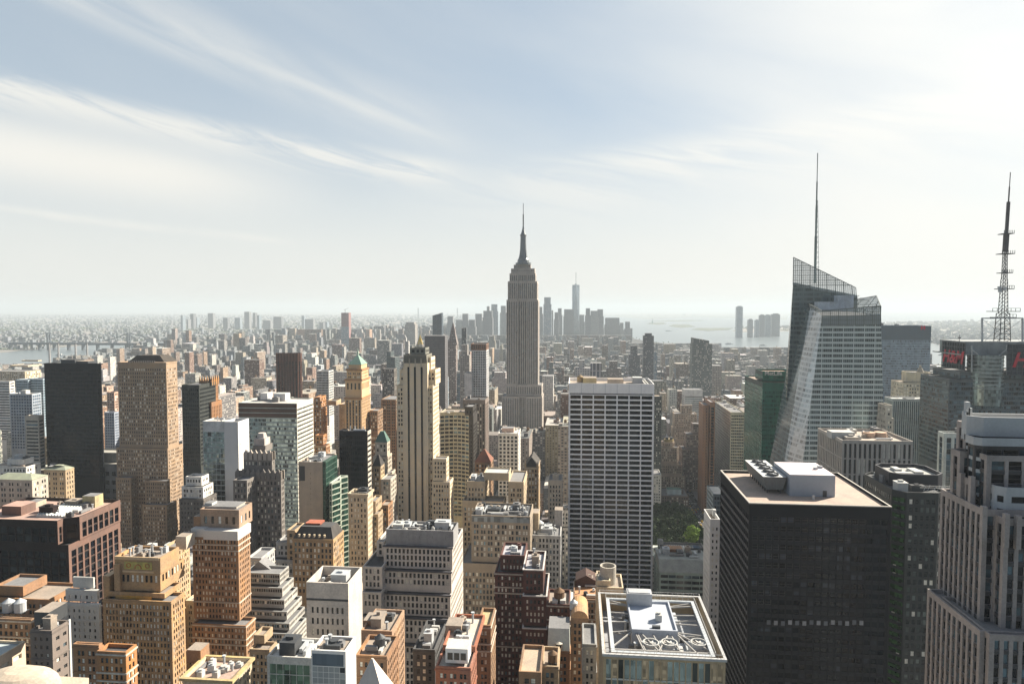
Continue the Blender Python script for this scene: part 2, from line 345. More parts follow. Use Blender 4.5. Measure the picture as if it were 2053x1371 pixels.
class B:
    def __init__(s, name, label, cat, Y, yb=1371, nwin=0, group=None, short=None, of=None):
        s.name, s.label, s.cat, s.Y, s.yb, s.nwin, s.group = name, label, cat, Y, yb, nwin, group
        s.short = short or cat; s.tiers = []; s.root = None
        if of is not None: s.root, s.o = of.root, of.o     # another wing of the same building
    def t(s, xl, xr, yt, st, dy=0.0, dep=30.0, roof=None, par=1.0, yz=None, foot=None, xb=None, clut=0, zt=None, cham=0):
        Yf = s.Y + dy; x0, z = P(xl, yt, Yf); x1, _ = P(xr, yt, Yf)
        if zt is not None: z = zt
        if xb is not None: # back corner pixel of the visible side wall
            xc = xr if xr < 1158 else xl; dep = Yf * ((1158 - xc) / (1158 - xb) - 1)
        f = foot(x0, x1, Yf, Yf + dep) if foot else rect(x0, x1, Yf, Yf + dep)
        if cham: 
            c = cham; f = [(x0 + c, Yf), (x1 - c, Yf), (x1, Yf + c), (x1, Yf + dep - c), (x1 - c, Yf + dep), (x0 + c, Yf + dep), (x0, Yf + dep - c), (x0, Yf + c)]
        s.tiers.append(dict(f=f, z=z, st=st, roof=roof or ROOF_GREY, par=par, clut=clut)); return s
    def start(s):
        if s.root is None:
            f = s.tiers[-1]['f']; cx = sum(p[0] for p in f) / len(f); cy2 = sum(p[1] for p in f) / len(f)
            s.o = (cx, cy2, 0.0); s.root = empty(s.name, s.o, s.label, s.cat, s.group)
        return s.root
    def part(s, name, mb, mats, parent=None, kind=None, label=None):
        s.start(); o = mb.build(name, mats, parent or s.root, s.o)
        tag(o, label, None, None, kind); return o
    def go(s):
        s.start(); groups = {}; panes = []; cache = {}
        zlow_all = None
        for i, t in enumerate(s.tiers):
            z0 = s.tiers[i + 1]['z'] - 0.02 if i + 1 < len(s.tiers) else 0.0
            if z0 > t['z'] - 0.3: z0 = 0.0
            z0 = t.get('z00', z0)
            t['z0'] = z0
            st, f, z1 = t['st'], t['f'], t['z']
            # windows are only cut where the photograph looks (above the hidden foot)
            fx = sum(p[0] for p in f) / len(f); fy = min(p[1] for p in f)
            fy2 = max(p[1] for p in f); _, zb = P(proj(fx, fy, z1)[0], min(s.yb + 25, 1420), fy2); zlow = max(0.0, zb)
            key = (st['wall'].name, st['sp'].name); mats0 = [st['wall'], st['sp']]
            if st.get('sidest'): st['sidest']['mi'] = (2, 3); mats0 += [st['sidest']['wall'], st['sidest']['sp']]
            g = groups.setdefault(key, [MB(), mats0]); mb = g[0]
            n = len(f); pl = []
            for k in range(n):
                a, b_ = f[k], f[(k + 1) % n]; mid = ((a[0] + b_[0]) / 2, (a[1] + b_[1]) / 2); nv = (b_[1] - a[1], -(b_[0] - a[0]))
                if nv[0] * (0 - mid[0]) + nv[1] * (0 - mid[1]) > 0: facade(mb, pl, a, b_, z0, z1, st, zlow)
                else: mb.quad((a[0], a[1], z0), (b_[0], b_[1], z0), (b_[0], b_[1], z1), (a[0], a[1], z1), 0)
            for p in pl: panes.append((p, st))
            inn = inset_poly(f, 0.5); mb.ring(f, inn, z1, 0)
            for k in range(n):
                a, b_ = inn[k], inn[(k + 1) % n]; mb.quad((b_[0], b_[1], z1 - t['par']), (a[0], a[1], z1 - t['par']), (a[0], a[1], z1), (b_[0], b_[1], z1), 0)
            rm = MB(); rm.poly([(p[0], p[1], z1 - t['par']) for p in inn]); s.part('roof', rm, t['roof'])
            if st.get('belt') and z1 - max(z0, zlow) > 14:
                hz0 = z1 - st['top'] * .6; zs = [hz0] + [z1 - st['top'] - st['fh'] * kk for kk in st['belt'] if z1 - st['top'] - st['fh'] * kk > max(z0, zlow) + 2]
                g3 = inset_poly(f, -.22)
                for zc in zs:
                    bm_ = MB()
                    for k in range(n):
                        a, b_ = g3[k], g3[(k + 1) % n]; a2, b2 = f[k], f[(k + 1) % n]; bm_.quad((a[0], a[1], zc - .22), (b_[0], b_[1], zc - .22), (b_[0], b_[1], zc + .22), (a[0], a[1], zc + .22)); bm_.quad((a[0], a[1], zc + .22), (b_[0], b_[1], zc + .22), (b2[0], b2[1], zc + .22), (a2[0], a2[1], zc + .22)); bm_.quad((a2[0], a2[1], zc - .22), (b2[0], b2[1], zc - .22), (b_[0], b_[1], zc - .22), (a[0], a[1], zc - .22))
                    s.part('belt_course', bm_, st['beltm'])
            if t['clut']: clutter(s, f, z1 - t['par'], t['clut'])
            us = [proj(p[0], p[1], z1) for p in f]
            yb = min(s.yb, proj(f[0][0], f[0][1], z0)[1]) if z0 > 0 else s.yb
            HERO.append(dict(x0=min(u[0] for u in us), x1=max(u[0] for u in us), y0=min(u[1] for u in us), y1=yb, Y=fy, s=s.short, tops=i == 0))
            FOOT.append((min(p[0] for p in f), max(p[0] for p in f), min(p[1] for p in f), max(p[1] for p in f)))
        for (mb, mats) in groups.values(): s.part('wall', mb, mats)
        # panes: the ones that show largest as windows of their own, the rest as one part
        rest = {}; allp = []
        for (p, st) in panes:
            q, du, nrm, w, h = p; ids = rng.choice(len(st['glass']), size=len(q), p=np.array([g[1] for g in st['glass']]) / sum(g[1] for g in st['glass']))
            for gi, (gm, _) in enumerate(st['glass']):
                sel = q[ids == gi]
                if len(sel): rest.setdefault(gm.name, [gm, []])[1].append((sel, du, nrm, w, h, st))
        items = []
        for gn, (gm, lst) in rest.items():
            for li, (sel, du, nrm, w, h, st) in enumerate(lst):
                c = sel.mean(1); d = np.linalg.norm(c - np.array(EYE), axis=1)
                face = np.abs((c[:, :2] - 0) @ nrm) / d
                vis = np.array([proj(*p)[1] < s.yb + 5 and -5 < proj(*p)[0] < 2058 for p in c]) if s.nwin else np.zeros(len(c), bool)
                sc_ = w * h * face / d ** 2 * vis
                items += [(sc_[k], gn, li, k) for k in range(len(c))] if s.nwin else []
        items.sort(reverse=True); chosen = {}
        for it in items[:s.nwin]:
            if it[0] > 0: chosen.setdefault((it[1], it[2]), set()).add(it[3])
        mats = []; mb = MB()
        for gn, (gm, lst) in rest.items():
            mi = len(mats); mats.append(gm)
            for li, (sel, du, nrm, w, h, st) in enumerate(lst):
                ch_ = chosen.get((gn, li), set()); keep = np.array([k not in ch_ for k in range(len(sel))])
                if keep.any(): mb.quads(sel[keep], mi)
                if ch_:
                    me = wmesh(gm, st['frame'] or FRAME, du, nrm, w, h, cache)
                    for k in ch_:
                        o = bpy.data.objects.new('window', me); sc.collection.objects.link(o); o.parent = s.root; c = sel[k].mean(0); o.location = tuple(c - np.array(s.o))
        if mb.q:
            s.part('window_rows', mb, mats, kind='stuff')
        return s
def tank(s, x, y, z, r=1.9, h=3.6, col=None, leg=2.2):
    o = MB(); c = col or WOOD; o.cyl(x, y, r, z + leg, z + leg + h, 14); o.cyl(x, y, r * 1.06, z + leg + h, z + leg + h + r * 0.75, 14, r1=0.05, cap=False)
    w = s.part('water_tank', o, c)
    l = MB()
    for a in range(4):
        t = math.pi / 4 + a * math.pi / 2; l.beam((x + r * .7 * math.cos(t), y + r * .7 * math.sin(t), z), (x + r * .7 * math.cos(t), y + r * .7 * math.sin(t), z + leg + .1), 0.25)
    l.box(x - r, x + r, y - r, y + r, z + leg - .15, z + leg + .02, bottom=True); s.part('tank_stand', l, METAL_DARK, parent=w)
def fan(s, x, y, z, r, parent=None, col=None, blade=None):
    m = MB(); n = 20
    m.cyl(x, y, r, z, z + 0.9, n, cap=False); m.cyl(x, y, r * .88, z + .9, z, n, cap=False)
    a = [(x + r * math.cos(t * 2 * math.pi / n), y + r * math.sin(t * 2 * math.pi / n)) for t in range(n)]; b_ = [(x + r * .88 * math.cos(t * 2 * math.pi / n), y + r * .88 * math.sin(t * 2 * math.pi / n)) for t in range(n)]
    m.ring(a, b_, z + .9); o = s.part('fan', m, col or METAL, parent=parent)
    k = MB()
    for t in range(7):
        c, d = math.cos(t * 2 * math.pi / 7), math.sin(t * 2 * math.pi / 7); e, f = -d * r * .13, c * r * .13
        k.quad((x + c * r * .12 - e, y + d * r * .12 - f, z + .35), (x + c * r * .84 - e * 1.6, y + d * r * .84 - f * 1.6, z + .35), (x + c * r * .84 + e * 1.6, y + d * r * .84 + f * 1.6, z + .6), (x + c * r * .12 + e, y + d * r * .12 + f, z + .6))
    k.cyl(x, y, r * .16, z + .2, z + .8, 10); 
    if o.parent is s.root: s.part('fan_blades', k, blade or METAL_DARK, parent=o)
    else: s.part('fan_blades', k, blade or METAL_DARK, parent=parent)
    return o
def clutter(s, f, z, n, mats=None):
    n = int(n * 1.5) if s.Y < 480 else n
    x0, x1 = min(p[0] for p in f) + 1.5, max(p[0] for p in f) - 1.5; y0, y1 = min(p[1] for p in f) + 1.5, max(p[1] for p in f) - 1.5
    if x1 - x0 < 4 or y1 - y0 < 4: return
    ms = mats or [METAL, ROOF_GREY, ROOF_WHITE, METAL_DARK, s.tiers[0]['st']['wall'], ROOF_TAN]; used = []
    for _ in range(n):
        for _try in range(12):
            k = random.random(); w, d, h = (random.uniform(3, 8), random.uniform(3, 7), random.uniform(2, 4.5)) if k < .35 else ((random.uniform(5, 14), random.uniform(.8, 1.4), random.uniform(.7, 1.3)) if k < .6 else (random.uniform(1.2, 3), random.uniform(1.2, 3), random.uniform(.8, 2.2)))
            if k >= .35 and random.random() < .4: w, d = d, w
            w = min(w, (x1 - x0) * .6); d = min(d, (y1 - y0) * .6)
            cx, cy2 = random.uniform(x0 + w / 2, x1 - w / 2), random.uniform(y0 + d / 2, y1 - d / 2)
            if all(abs(cx - u[0]) > (w + u[2]) / 2 + .2 or abs(cy2 - u[1]) > (d + u[3]) / 2 + .2 for u in used): break
        else: continue
        used.append((cx, cy2, w, d)); m = MB(); mt = random.choice(ms)
        if k < .35:
            m.box(cx - w / 2, cx + w / 2, cy2 - d / 2, cy2 + d / 2, z, z + h); m.box(cx - w / 2 - .15, cx + w / 2 + .15, cy2 - d / 2 - .15, cy2 + d / 2 + .15, z + h + .003, z + h + .25, bottom=True)
            q = random.uniform(.15, .3) * w; m.box(cx - q, cx + q, cy2 - q * .7, cy2 + q * .7, z + h + .253, z + h + random.uniform(.6, 1.4)); s.part('rooftop_unit', m, mt)
        elif k < .6:
            m.box(cx - w / 2, cx + w / 2, cy2 - d / 2, cy2 + d / 2, z + .4, z + .4 + h, bottom=True)
            for e in (-.4, .4): m.box(cx + e * w - .15, cx + e * w + .15, cy2 + e * d - .15, cy2 + e * d + .15, z, z + .4)
            s.part('duct', m, random.choice([METAL, ROOF_WHITE, ROOF_GREY]))
        elif k < .85:
            m.box(cx - w / 2, cx + w / 2, cy2 - d / 2, cy2 + d / 2, z, z + h); m.cyl(cx, cy2, min(w, d) * .35, z + h + .003, z + h + .5, 10); s.part('vent', m, mt)
        else:
            m.cyl(cx, cy2, .35, z, z + h + 1.2, 8); m.cyl(cx, cy2, .6, z + h + 1.2, z + h + 1.5, 8); s.part('chimney', m, METAL)
def pbox(s, name, xl, xr, yt, Y, h, dep, mat, cap=None, clut=0, zb=None):
    """a roof box whose front face spans pixels xl..xr with its top edge at pixel row yt, standing at depth Y"""
    x0, z = P(xl, yt, Y); x1, _ = P(xr, yt, Y); z0 = z - h if zb is None else zb
    m = MB(); m.box(x0, x1, Y, Y + dep, z0, z, 0, 1); o = s.part(name, m, [mat, cap or ROOF_GREY]); return x0, x1, z
def pyramid(s, name, f, z0, z1, mat, top=0.15):
    cx = sum(p[0] for p in f) / len(f); cy2 = sum(p[1] for p in f) / len(f)
    m = MB(); m.prism(f, z0, z1, 0, pts1=[(cx + (p[0] - cx) * top, cy2 + (p[1] - cy2) * top) for p in f]); return s.part(name, m, mat)
# ------------------------------------------------------------------ building colours and window patterns
C = dict(tan=(.42, .32, .21), cream=(.56, .47, .34), stone=(.47, .42, .35), brown=(.26, .17, .11), brick=(.38, .20, .10), brick2=(.31, .185, .11), red=(.13, .055, .045),
         grey=(.27, .27, .26), lgrey=(.42, .42, .41), white=(.68, .66, .61), granite=(.22, .125, .10), pink=(.36, .29, .26), dgrey=(.11, .11, .11), black=(.022, .024, .028), bgrey=(.17, .155, .14))
W_ = {k: M(v) for k, v in C.items()}
GD = GL((.014, .017, .02), .12); GBLK = GL((.004, .006, .010), .1, var=.6, spec=.2); GMIR = GL((.30, .34, .33), .06, metal=.85, var=.45, bump=.25, bay=2.0, fh=2.4)
GGRN = GL((.03, .075, .058), .08, metal=.35, var=.7, bump=.15, bay=1.6, fh=3.8); GBLU = GL((.10, .15, .18), .08, metal=.5, var=.5, bump=.1)
GREFL = GL((.22, .26, .25), .07, metal=.8, var=.55, bump=.2, bay=1.6, fh=3.7)
BLB = M((.85, .82, .72), var=.2); LIT = M((.36, .36, .34), var=.2)
def gm(dark=.6, blind=.25, lit=.15): return [(GD, dark), (GBLU, .1), (BLIND, blind * .8), (BLB, lit)]
punch = ST(W_['tan'], gm(), 2.7, 3.5, .44, .52)
PS = [.66, .74]; STONE_ = M((.50, .45, .38)); _q = [0]
def masonry(g): _q[0] += 1; return g or gm()
def pun(c, bay=2.7, fh=3.5, wu=.54, wv=.62, g=None, **k): return ST(W_[c] if isinstance(c, str) else c, masonry(g), bay * PS[0], fh * PS[1], wu, wv, **dict(k, ) )
_pun0 = pun
def pun(*a, **k):
    d = _pun0(*a, **k); q_ = _q[0]; d['pair'] = q_ % 3 != 0
    if q_ % 4 != 1: d['belt'] = [(2, 9), (1, 6, 14), (3,), (2, 3, 12)][q_ % 4]; d['beltm'] = STONE_ if q_ % 2 else d['wall']
    return d
def rib(c, bay=6, fh=3.7, wu=.94, wv=.5, g=None, **k): return ST(W_[c] if isinstance(c, str) else c, g or [(GD, .8), (GBLU, .2)], bay, fh, wu, wv, inset=.2, **k)
COPPER = M((.16, .30, .24), var=.25); GREEN_ROOF = M((.13, .22, .18), var=.3); TERRA = M((.5, .26, .1), var=.25); RED_ROOF = M((.24, .11, .075), var=.35); SLATE = M((.07, .065, .06), var=.4)

# ---- black slab tower with the flat tan roof (right)
b = B('office_tower', 'black slab tower whose flat tan roof carries a grey metal box and five fans', 'office tower', 281, 1371, 100, short='black flat-roofed slab')
BLK = M((.014, .016, .021), rough=.7, var=.15, spec=.1); LEDGE = M((.42, .40, .36), var=.15)
st = ST(BLK, [(GBLK, .85), (GL((.03, .036, .048), .15, spec=.2), .15)], 2.75, 3.78, .8, .56, .25, top=4.6, mg=1.0, sp=M((.022, .024, .030), rough=.7, var=.15, spec=.12))
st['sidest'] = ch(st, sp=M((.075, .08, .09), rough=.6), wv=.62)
b.t(1503, 1787, 1008, st, dep=56, roof=M((.40, .32, .265), var=.35, streak=0), par=1.0)
b.go()
x0, x1, y0, y1 = FOOT[-1]; z = b.tiers[0]['z']
m = MB(); m.ring(inset_poly(rect(x0, x1, y0, y1), -.25), inset_poly(rect(x0, x1, y0, y1), .45), z + .16)
f = inset_poly(rect(x0, x1, y0, y1), -.25)
for k in range(4): a, c = f[k], f[(k + 1) % 4]; m.quad((a[0], a[1], z - .25), (c[0], c[1], z - .25), (c[0], c[1], z + .16), (a[0], a[1], z + .16))
b.part('parapet', m, LEDGE)
for k in range(14):
    X, Z = P(1541 + k * 14.3, 1247 + (k % 3), 281); m = MB(); m.box(X - .75, X + .75, 280.93, 281.02, Z - .9, Z + .9, bottom=True); b.part('painted_lit_pane', m, M((.13 + .09 * (k % 2), .145 + .09 * (k % 2), .17 + .09 * (k % 2)), var=.3))  # lit window panes imitated by paler colour, no light behind them
ph = M((.33, .37, .42), rough=.6, var=.12, scale=.6)
pbox(b, 'penthouse', 1584, 1675, 951, 297, 9.7, 24, ph, M((.62, .55, .55), var=.1), zb=z - 1)
m = MB(); X, Z = P(1650, 976, 296.9); m.box(X, X + 1.6, 296.85, 297.1, z - 1, z + 1.6); b.part('door', m, METAL_DARK)
X, Z = P(1640, 938, 305)
m = MB()
for dx, dy, w in ((-1, 2, 1.6), (1.5, 5, 2.2)): m.box(X + dx, X + dx + w, 305 + dy, 305 + dy + 1.2, z + 7.8, z + 9.2)
b.part('vent', m, METAL)
xa, _ = P(1529, 988, 300); xb_, _ = P(1573, 988, 300); ct = MB(); zc = z + .8
ct.prism(rect(xa + 1.6, xb_ - .8, 300, 332), zc, zc + 5.6, 0, 1, pts1=rect(xa, xb_ + .6, 299.6, 332.4)); tw = b.part('cooling_tower', ct, [M((.16, .17, .17), rough=.6, var=.3), M((.5, .52, .52), var=.15)])
l = MB()
for k in range(9):
    for xx in (xa + 2, xb_ - 1.6): l.box(xx, xx + .35, 301 + k * 3.6, 301.35 + k * 3.6, z - 1, zc + .1)
b.part('leg_frame', l, METAL_DARK, parent=tw)
for k in range(5): fan(b, (xa + xb_) / 2 + .3, 303 + k * 6.3, zc + 5.62, 2.5, parent=tw, col=METAL_DARK, blade=METAL)
m = MB(); m.box(xb_ + 9, xb_ + 9.8, 292, 292.8, z - 1, z + .8); b.part('vent', m, WHITEPT)

# ---- chamfered dark green tower beside it
b = B('office_tower', 'dark greenish tower with cut corners and a black octagonal roof house, beside the black slab', 'office tower', 330, 1371, 60, short='chamfered dark tower')
dgr = M((.045, .05, .05), rough=.5, var=.2)
st = ST(dgr, [(GD, .62), (GL((.10, .12, .11), .1), .26), (BLIND, .10)], 2.3, 3.8, .6, .62, .2, top=2.5, sp=dgr)
def octo(c, cr=None):
    cr = c if cr is None else cr
    return lambda x0, x1, y0, y1: [(x0 + c, y0), (x1 - cr, y0), (x1, y0 + cr), (x1, y1 - cr), (x1 - cr, y1), (x0 + c, y1), (x0, y1 - c), (x0, y0 + c)]
b.t(1797, 1903, 986, st, dep=40, foot=octo(4.6), roof=M((.10, .105, .11), var=.4, streak=0), clut=9)
b.go(); z = b.tiers[0]['z']
x0, zz = P(1790, 950, 342); x1, _ = P(1899, 950, 342); m = MB(); f = octo(4)(x0, x1, 342, 366); inn = inset_poly(f, .8)
m.prism(f, z - 1, zz, 0); m.polys.pop(); m.pm.pop(); m.ring(f, inn, zz)
for k in range(8): a, c = inn[k], inn[(k + 1) % 8]; m.quad((c[0], c[1], zz - 1.8), (a[0], a[1], zz - 1.8), (a[0], a[1], zz), (c[0], c[1], zz))
o = b.part('roof_house', m, M((.035, .037, .045), rough=.5, var=.15)); m = MB(); m.poly([(p[0], p[1], zz - 1.8) for p in inn]); b.part('roof_deck', m, M((.36, .36, .34), var=.3, streak=0), parent=o)
for dx, dy, w, d in ((4, 5, 8, 3), (14, 8, 4, 9), (7, 13, 3, 6)):
    m = MB(); m.box(x0 + dx, x0 + dx + w, 342 + dy, 342 + dy + d, zz - 1.8, zz - .5); b.part('rooftop_unit', m, random.choice([METAL, ROOF_WHITE, METAL_DARK]), parent=o)
m = MB()
for k in range(7): m.beam((x0 + 10 + k * 2.2, 333 + (k % 2), z), (x0 + 11 + k * 2.2, 333 + (k % 2), z + 2.6), .18)
m.beam((x0 + 9, 333, z + 2.4), (x0 + 25, 333.6, z + 2.4), .2); m.beam((x0 + 9, 334.5, z + 1.2), (x0 + 25, 334.9, z + 1.2), .2); b.part('roof_rail', m, ROOF_WHITE)
# bright green glass strip running down the cut corner
m = MB(); x0, x1, y0, y1 = FOOT[-1]; 
for k in range(26):
    zt = z - 3 - k * 3.8; m.quad((x0 + .35 - .03, y0 + 4.25 - .03, zt - 1.9), (x0 + 4.25 - .03, y0 + .35 - .03, zt - 1.9), (x0 + 4.25 - .03, y0 + .35 - .03, zt), (x0 + .35 - .03, y0 + 4.25 - .03, zt))
b.part('corner_glazing', m, GL((.035, .085, .03), .2, var=.9, fh=3.8, bay=1.3), kind='stuff')

# ---- pink granite setback tower (far right)
b = B('skyscraper', 'stepped pinkish granite tower with a rounded pale metal crown at the right edge', 'skyscraper', 200, 1371, 100, short='pink granite tower')
pk = M((.31, .28, .265), var=.3); pkd = M((.05, .05, .055), rough=.4, var=.2); pale = M((.40, .42, .43), rough=.5, var=.15)
vs = ST(pk, [(GBLK, .7), (GBLU, .3)], 2.7, 3.7, .6, .66, .45, top=1.2, mg=.7, sp=pkd)
cr = ST(pale, [(GBLK, 1)], 40, 9, .001, .001, .1, top=2)
gg = ST(pk, [(GBLK, .55), (GBLU, .45)], 4.2, 3.7, .78, .7, .4, top=1.0, sp=pkd)
dk_ = ST(pkd, [(GBLU, .5), (GBLK, .5)], 5, 3.4, .9, .7, .2, top=.6, sp=pale)
b.t(1950, 2130, 836, cr, dy=6, dep=8, cham=3, roof=M((.55, .5, .42), streak=0), par=1.6)
b.t(1954, 2130, 874, dk_, dy=6.4, dep=7.4, cham=3)
b.t(1937, 2130, 848, vs, dy=13, dep=5, par=.8)
b.t(1958, 2130, 878, ST(pale, [(GBLK, 1)], 30, 30, .001, .1, .1), dy=3, dep=7, cham=1.5); b.t(1960, 2130, 893, dk_, dy=3.3, dep=6.4, cham=1.5)
b.t(1925, 2130, 905, vs, dy=9, xb=1908); b.t(1948, 2130, 962, vs, dy=4, xb=1917)
b.t(1979, 2130, 913, gg, dy=.5, dep=9); b.t(1971, 2130, 1021, vs, dy=-4, xb=1889)
b.t(2003, 2130, 977, ST(pale, [(GBLK, 1)], 9, 3.6, .9, .5, .3, top=1.6), dy=-3, dep=22, cham=2)
b.t(2014, 2130, 1040, vs, dy=-8, dep=24); b.t(1965, 2130, 1264, vs, dy=-12, xb=1862); b.t(1984, 2130, 1271, ch(gg, bay=2.4, wu=.56), dy=-14, dep=24)
for k_, t in enumerate(b.tiers):
    if k_ not in (0, 3): t['z00'] = 0.0
b.go()
st_ = MB()
for (xx, yy) in ((1942, 806), (1946, 818), (1938, 826)):
    X, Z = P(xx, yy, 211); st_.box(X - .5, X + .5, 211, 212.5, Z - 8, Z, bottom=True)
b.part('buttress_cap', st_, pale, kind='stuff')
for (xx, yy, Yv) in ((1974, 1015, 192), (1950, 955, 203), (2019, 1030, 191), (2043, 1034, 191), (1905, 985, 214), (1930, 948, 208)):
    X, Z = P(xx, yy, Yv); m = MB(); m.box(X - .6, X + .6, Yv - .35, Yv + 1, Z - 9, Z, bottom=True); b.part('pier_cap', m, pk)

# ---- glass tower with the open roof frame and three fans (bottom centre right)
b = B('office_tower', 'glass-walled block with an open framed roof, grey machine house and three big fans', 'office tower', 165, 1371, 0, short='framed-roof block')
gold = M((.40, .31, .20), rough=.5, var=.25)
st = ST(gold, [(GMIR, .35), (GL((.05, .055, .05), .1, metal=.3), .25), (GL((.5, .37, .25), .1, metal=.7, bump=.6, bay=1, fh=1), .35)], 1.5, 5.2, .8, .92, .12, top=1.0, mg=.5, sp=M((.45, .45, .42), rough=.4))
b.t(1210, 1455, 1310, st, dep=36, roof=M((.30, .32, .35), var=.35, streak=0), par=5.0); b.go()
x0, x1, y0, y1 = FOOT[-1]; z = b.tiers[0]['z']; zr = z - 5.0
m = MB(); fo = rect(x0, x1, y0, y1); m.ring(inset_poly(fo, -.3), inset_poly(fo, .35), z + .15)
fi = inset_poly(fo, -.3)
for k in range(4): a, c = fi[k], fi[(k + 1) % 4]; m.quad((a[0], a[1], z - .5), (c[0], c[1], z - .5), (c[0], c[1], z + .15), (a[0], a[1], z + .15))
b.part('parapet', m, M((.46, .46, .45), var=.25)); clutter(b, inset_poly(fo, 4), zr, 14, [METAL, ROOF_DARK, METAL_DARK, ROOF_GREY])
m = MB(); fa = inset_poly(fo, 2.0); fb = inset_poly(fo, 2.9); m.ring(fa, fb, z - .4)
for k in range(4): a, c = fa[k], fa[(k + 1) % 4]; m.quad((a[0], a[1], z - .9), (c[0], c[1], z - .9), (c[0], c[1], z - .4), (a[0], a[1], z - .4)); a, c = fb[k], fb[(k + 1) % 4]; m.quad((c[0], c[1], z - .9), (a[0], a[1], z - .9), (a[0], a[1], z - .4), (c[0], c[1], z - .4))
b.part('walkway', m, M((.42, .45, .47), rough=.5, var=.15))
m = MB()
for fx, zz in ((.15, z + 1.0), (1.9, z + .55)):
    g2 = inset_poly(fo, fx)
    for k in range(4):
        a, c = Vector(g2[k]), Vector(g2[(k + 1) % 4]); L = (c - a).length; nn = int(L / 1.5)
        m.beam((a.x, a.y, zz), (c.x, c.y, zz), .07)
        for i in range(nn + 1): p = a.lerp(c, i / nn); m.beam((p.x, p.y, zz - 1.0), (p.x, p.y, zz), .06)
b.part('railing', m, WHITEPT)
def T3(px, py, zz): X, Y = G(px, py, zz); return X, Y
# machine house: low front block with raised back block
hx0, hy0 = T3(1267, 1261, z + .2); hx1, _ = T3(1358, 1261, z + .2); _, hy1 = T3(1300, 1204, z + .2)
hs = M((.42, .45, .50), rough=.6, var=.15)
m = MB(); m.box(hx0, hx1, hy0, hy1, zr, z - .3, 0); inn = inset_poly(rect(hx0, hx1, hy0, hy1), .4); m.polys = []; 
m.ring(rect(hx0, hx1, hy0, hy1), inn, z + .3)
for k in range(4):
    a, c = rect(hx0, hx1, hy0, hy1)[k], rect(hx0, hx1, hy0, hy1)[(k + 1) % 4]; m.quad((a[0], a[1], z - .3), (c[0], c[1], z - .3), (c[0], c[1], z + .3), (a[0], a[1], z + .3)); a, c = inn[k], inn[(k + 1) % 4]; m.quad((c[0], c[1], z - .3), (a[0], a[1], z - .3), (a[0], a[1], z + .3), (c[0], c[1], z + .3))
mh = b.part('machine_house', m, hs)
m = MB(); bx0, by0 = T3(1262, 1204, z + 3.2); bx1, _ = T3(1317, 1204, z + 3.2); m.box(hx0 - .15, hx0 + (hx1 - hx0) * .58, hy1 - 2.5, hy1 + 1.2, z - .29, z + 3.2); m.box(hx0 + .3, hx0 + (hx1 - hx0) * .58 - .5, hy1 - 2.1, hy1 + .8, z + 3.203, z + 3.4); b.part('stair_house', m, M((.40, .41, .42), var=.2), parent=mh)
m = MB(); cx, cy2 = hx0 + (hx1 - hx0) * .58, hy0 + 6; m.box(cx, cx + 1.6, cy2, cy2 + 2.2, z - .29, z + 1.5); m.cyl(cx + .8, cy2 + 1.1, .6, z + 1.503, z + 2.0, 12); b.part('vent', m, ROOF_WHITE, parent=mh)
m = MB(); m.box(hx0 + 5.5, hx0 + 7.6, hy0 + 1.8, hy0 + 2.7, z - .29, z + .4); b.part('vent', m, METAL_DARK, parent=mh)
bm = M((.36, .35, .33), rough=.6, var=.25); Rx0, Rx1, Ry0, Ry1 = x0 + 2.9, x1 - 2.9, y0 + 4.2, y1 - 2.9
def strut(p, q): 
    m = MB(); m.beam((p[0], p[1], p[2]), (q[0], q[1], q[2]), .26, h=.36); b.part('roof_beam', m, bm)
zb_ = z - .9
for k, t in enumerate((.08, .36, .64, .92)):
    yy = hy0 + (hy1 - hy0) * t; strut((Rx0, yy + (t - .5) * 3, zb_), (hx0 + .1, yy, zb_)); strut((hx1 - .1, yy, zb_), (Rx1, yy + (t - .5) * 3, zb_))
for sx, hx in ((Rx0, hx0), (Rx1, hx1)):
    strut((sx, Ry1, zb_), (hx, hy1 - 1, zb_)); strut((sx, Ry0 + 2, zb_), (hx, hy0 + 1, zb_)); strut((sx, (Ry0 + Ry1) / 2 - 4, zb_ - .6), (hx, hy0 + 4, zb_ - 2.6)); strut((sx, (Ry0 + Ry1) / 2 + 5, zb_ - .6), (hx, hy1 - 5, zb_ - 2.6))
strut((x0 + 2.5, Ry0, zb_), (x1 - 2.5, Ry0, zb_))
for t in (.1, .33, .5, .7, .93):
    X = Rx0 + (Rx1 - Rx0) * t; strut((X, Ry0, zb_), (X - 1.2, hy0 - .2 if abs(t - .5) < .25 else y0 + 3, zb_ - (0 if abs(t - .5) < .25 else .5)))
strut(((hx0 + hx1) / 2 - 3.5, hy0, zb_ + .1), ((hx0 + hx1) / 2, Ry0, zb_ + .1)); strut(((hx0 + hx1) / 2 + 3.5, hy0, zb_ + .1), ((hx0 + hx1) / 2, Ry0, zb_ + .1)); strut((hx0 + 1, hy0, zb_), (hx0 + 2.5, y0 + 2.9, zb_)); strut((hx1, hy0, zb_), (hx1 + 3.8, y0 + 2.9, zb_))
for px in (1305, 1342, 1401):
    X, Y = G(px, 1294, z - 1.5); m = MB(); m.box(X - 2.3, X + 2.3, Y - 2.2, Y + 2.2, zr, z - 1.3); q = b.part('fan_box', m, M((.40, .42, .43), rough=.6)); fan(b, X, Y, z - 1.297, 2.05, parent=q, col=ROOF_WHITE, blade=ROOF_WHITE)

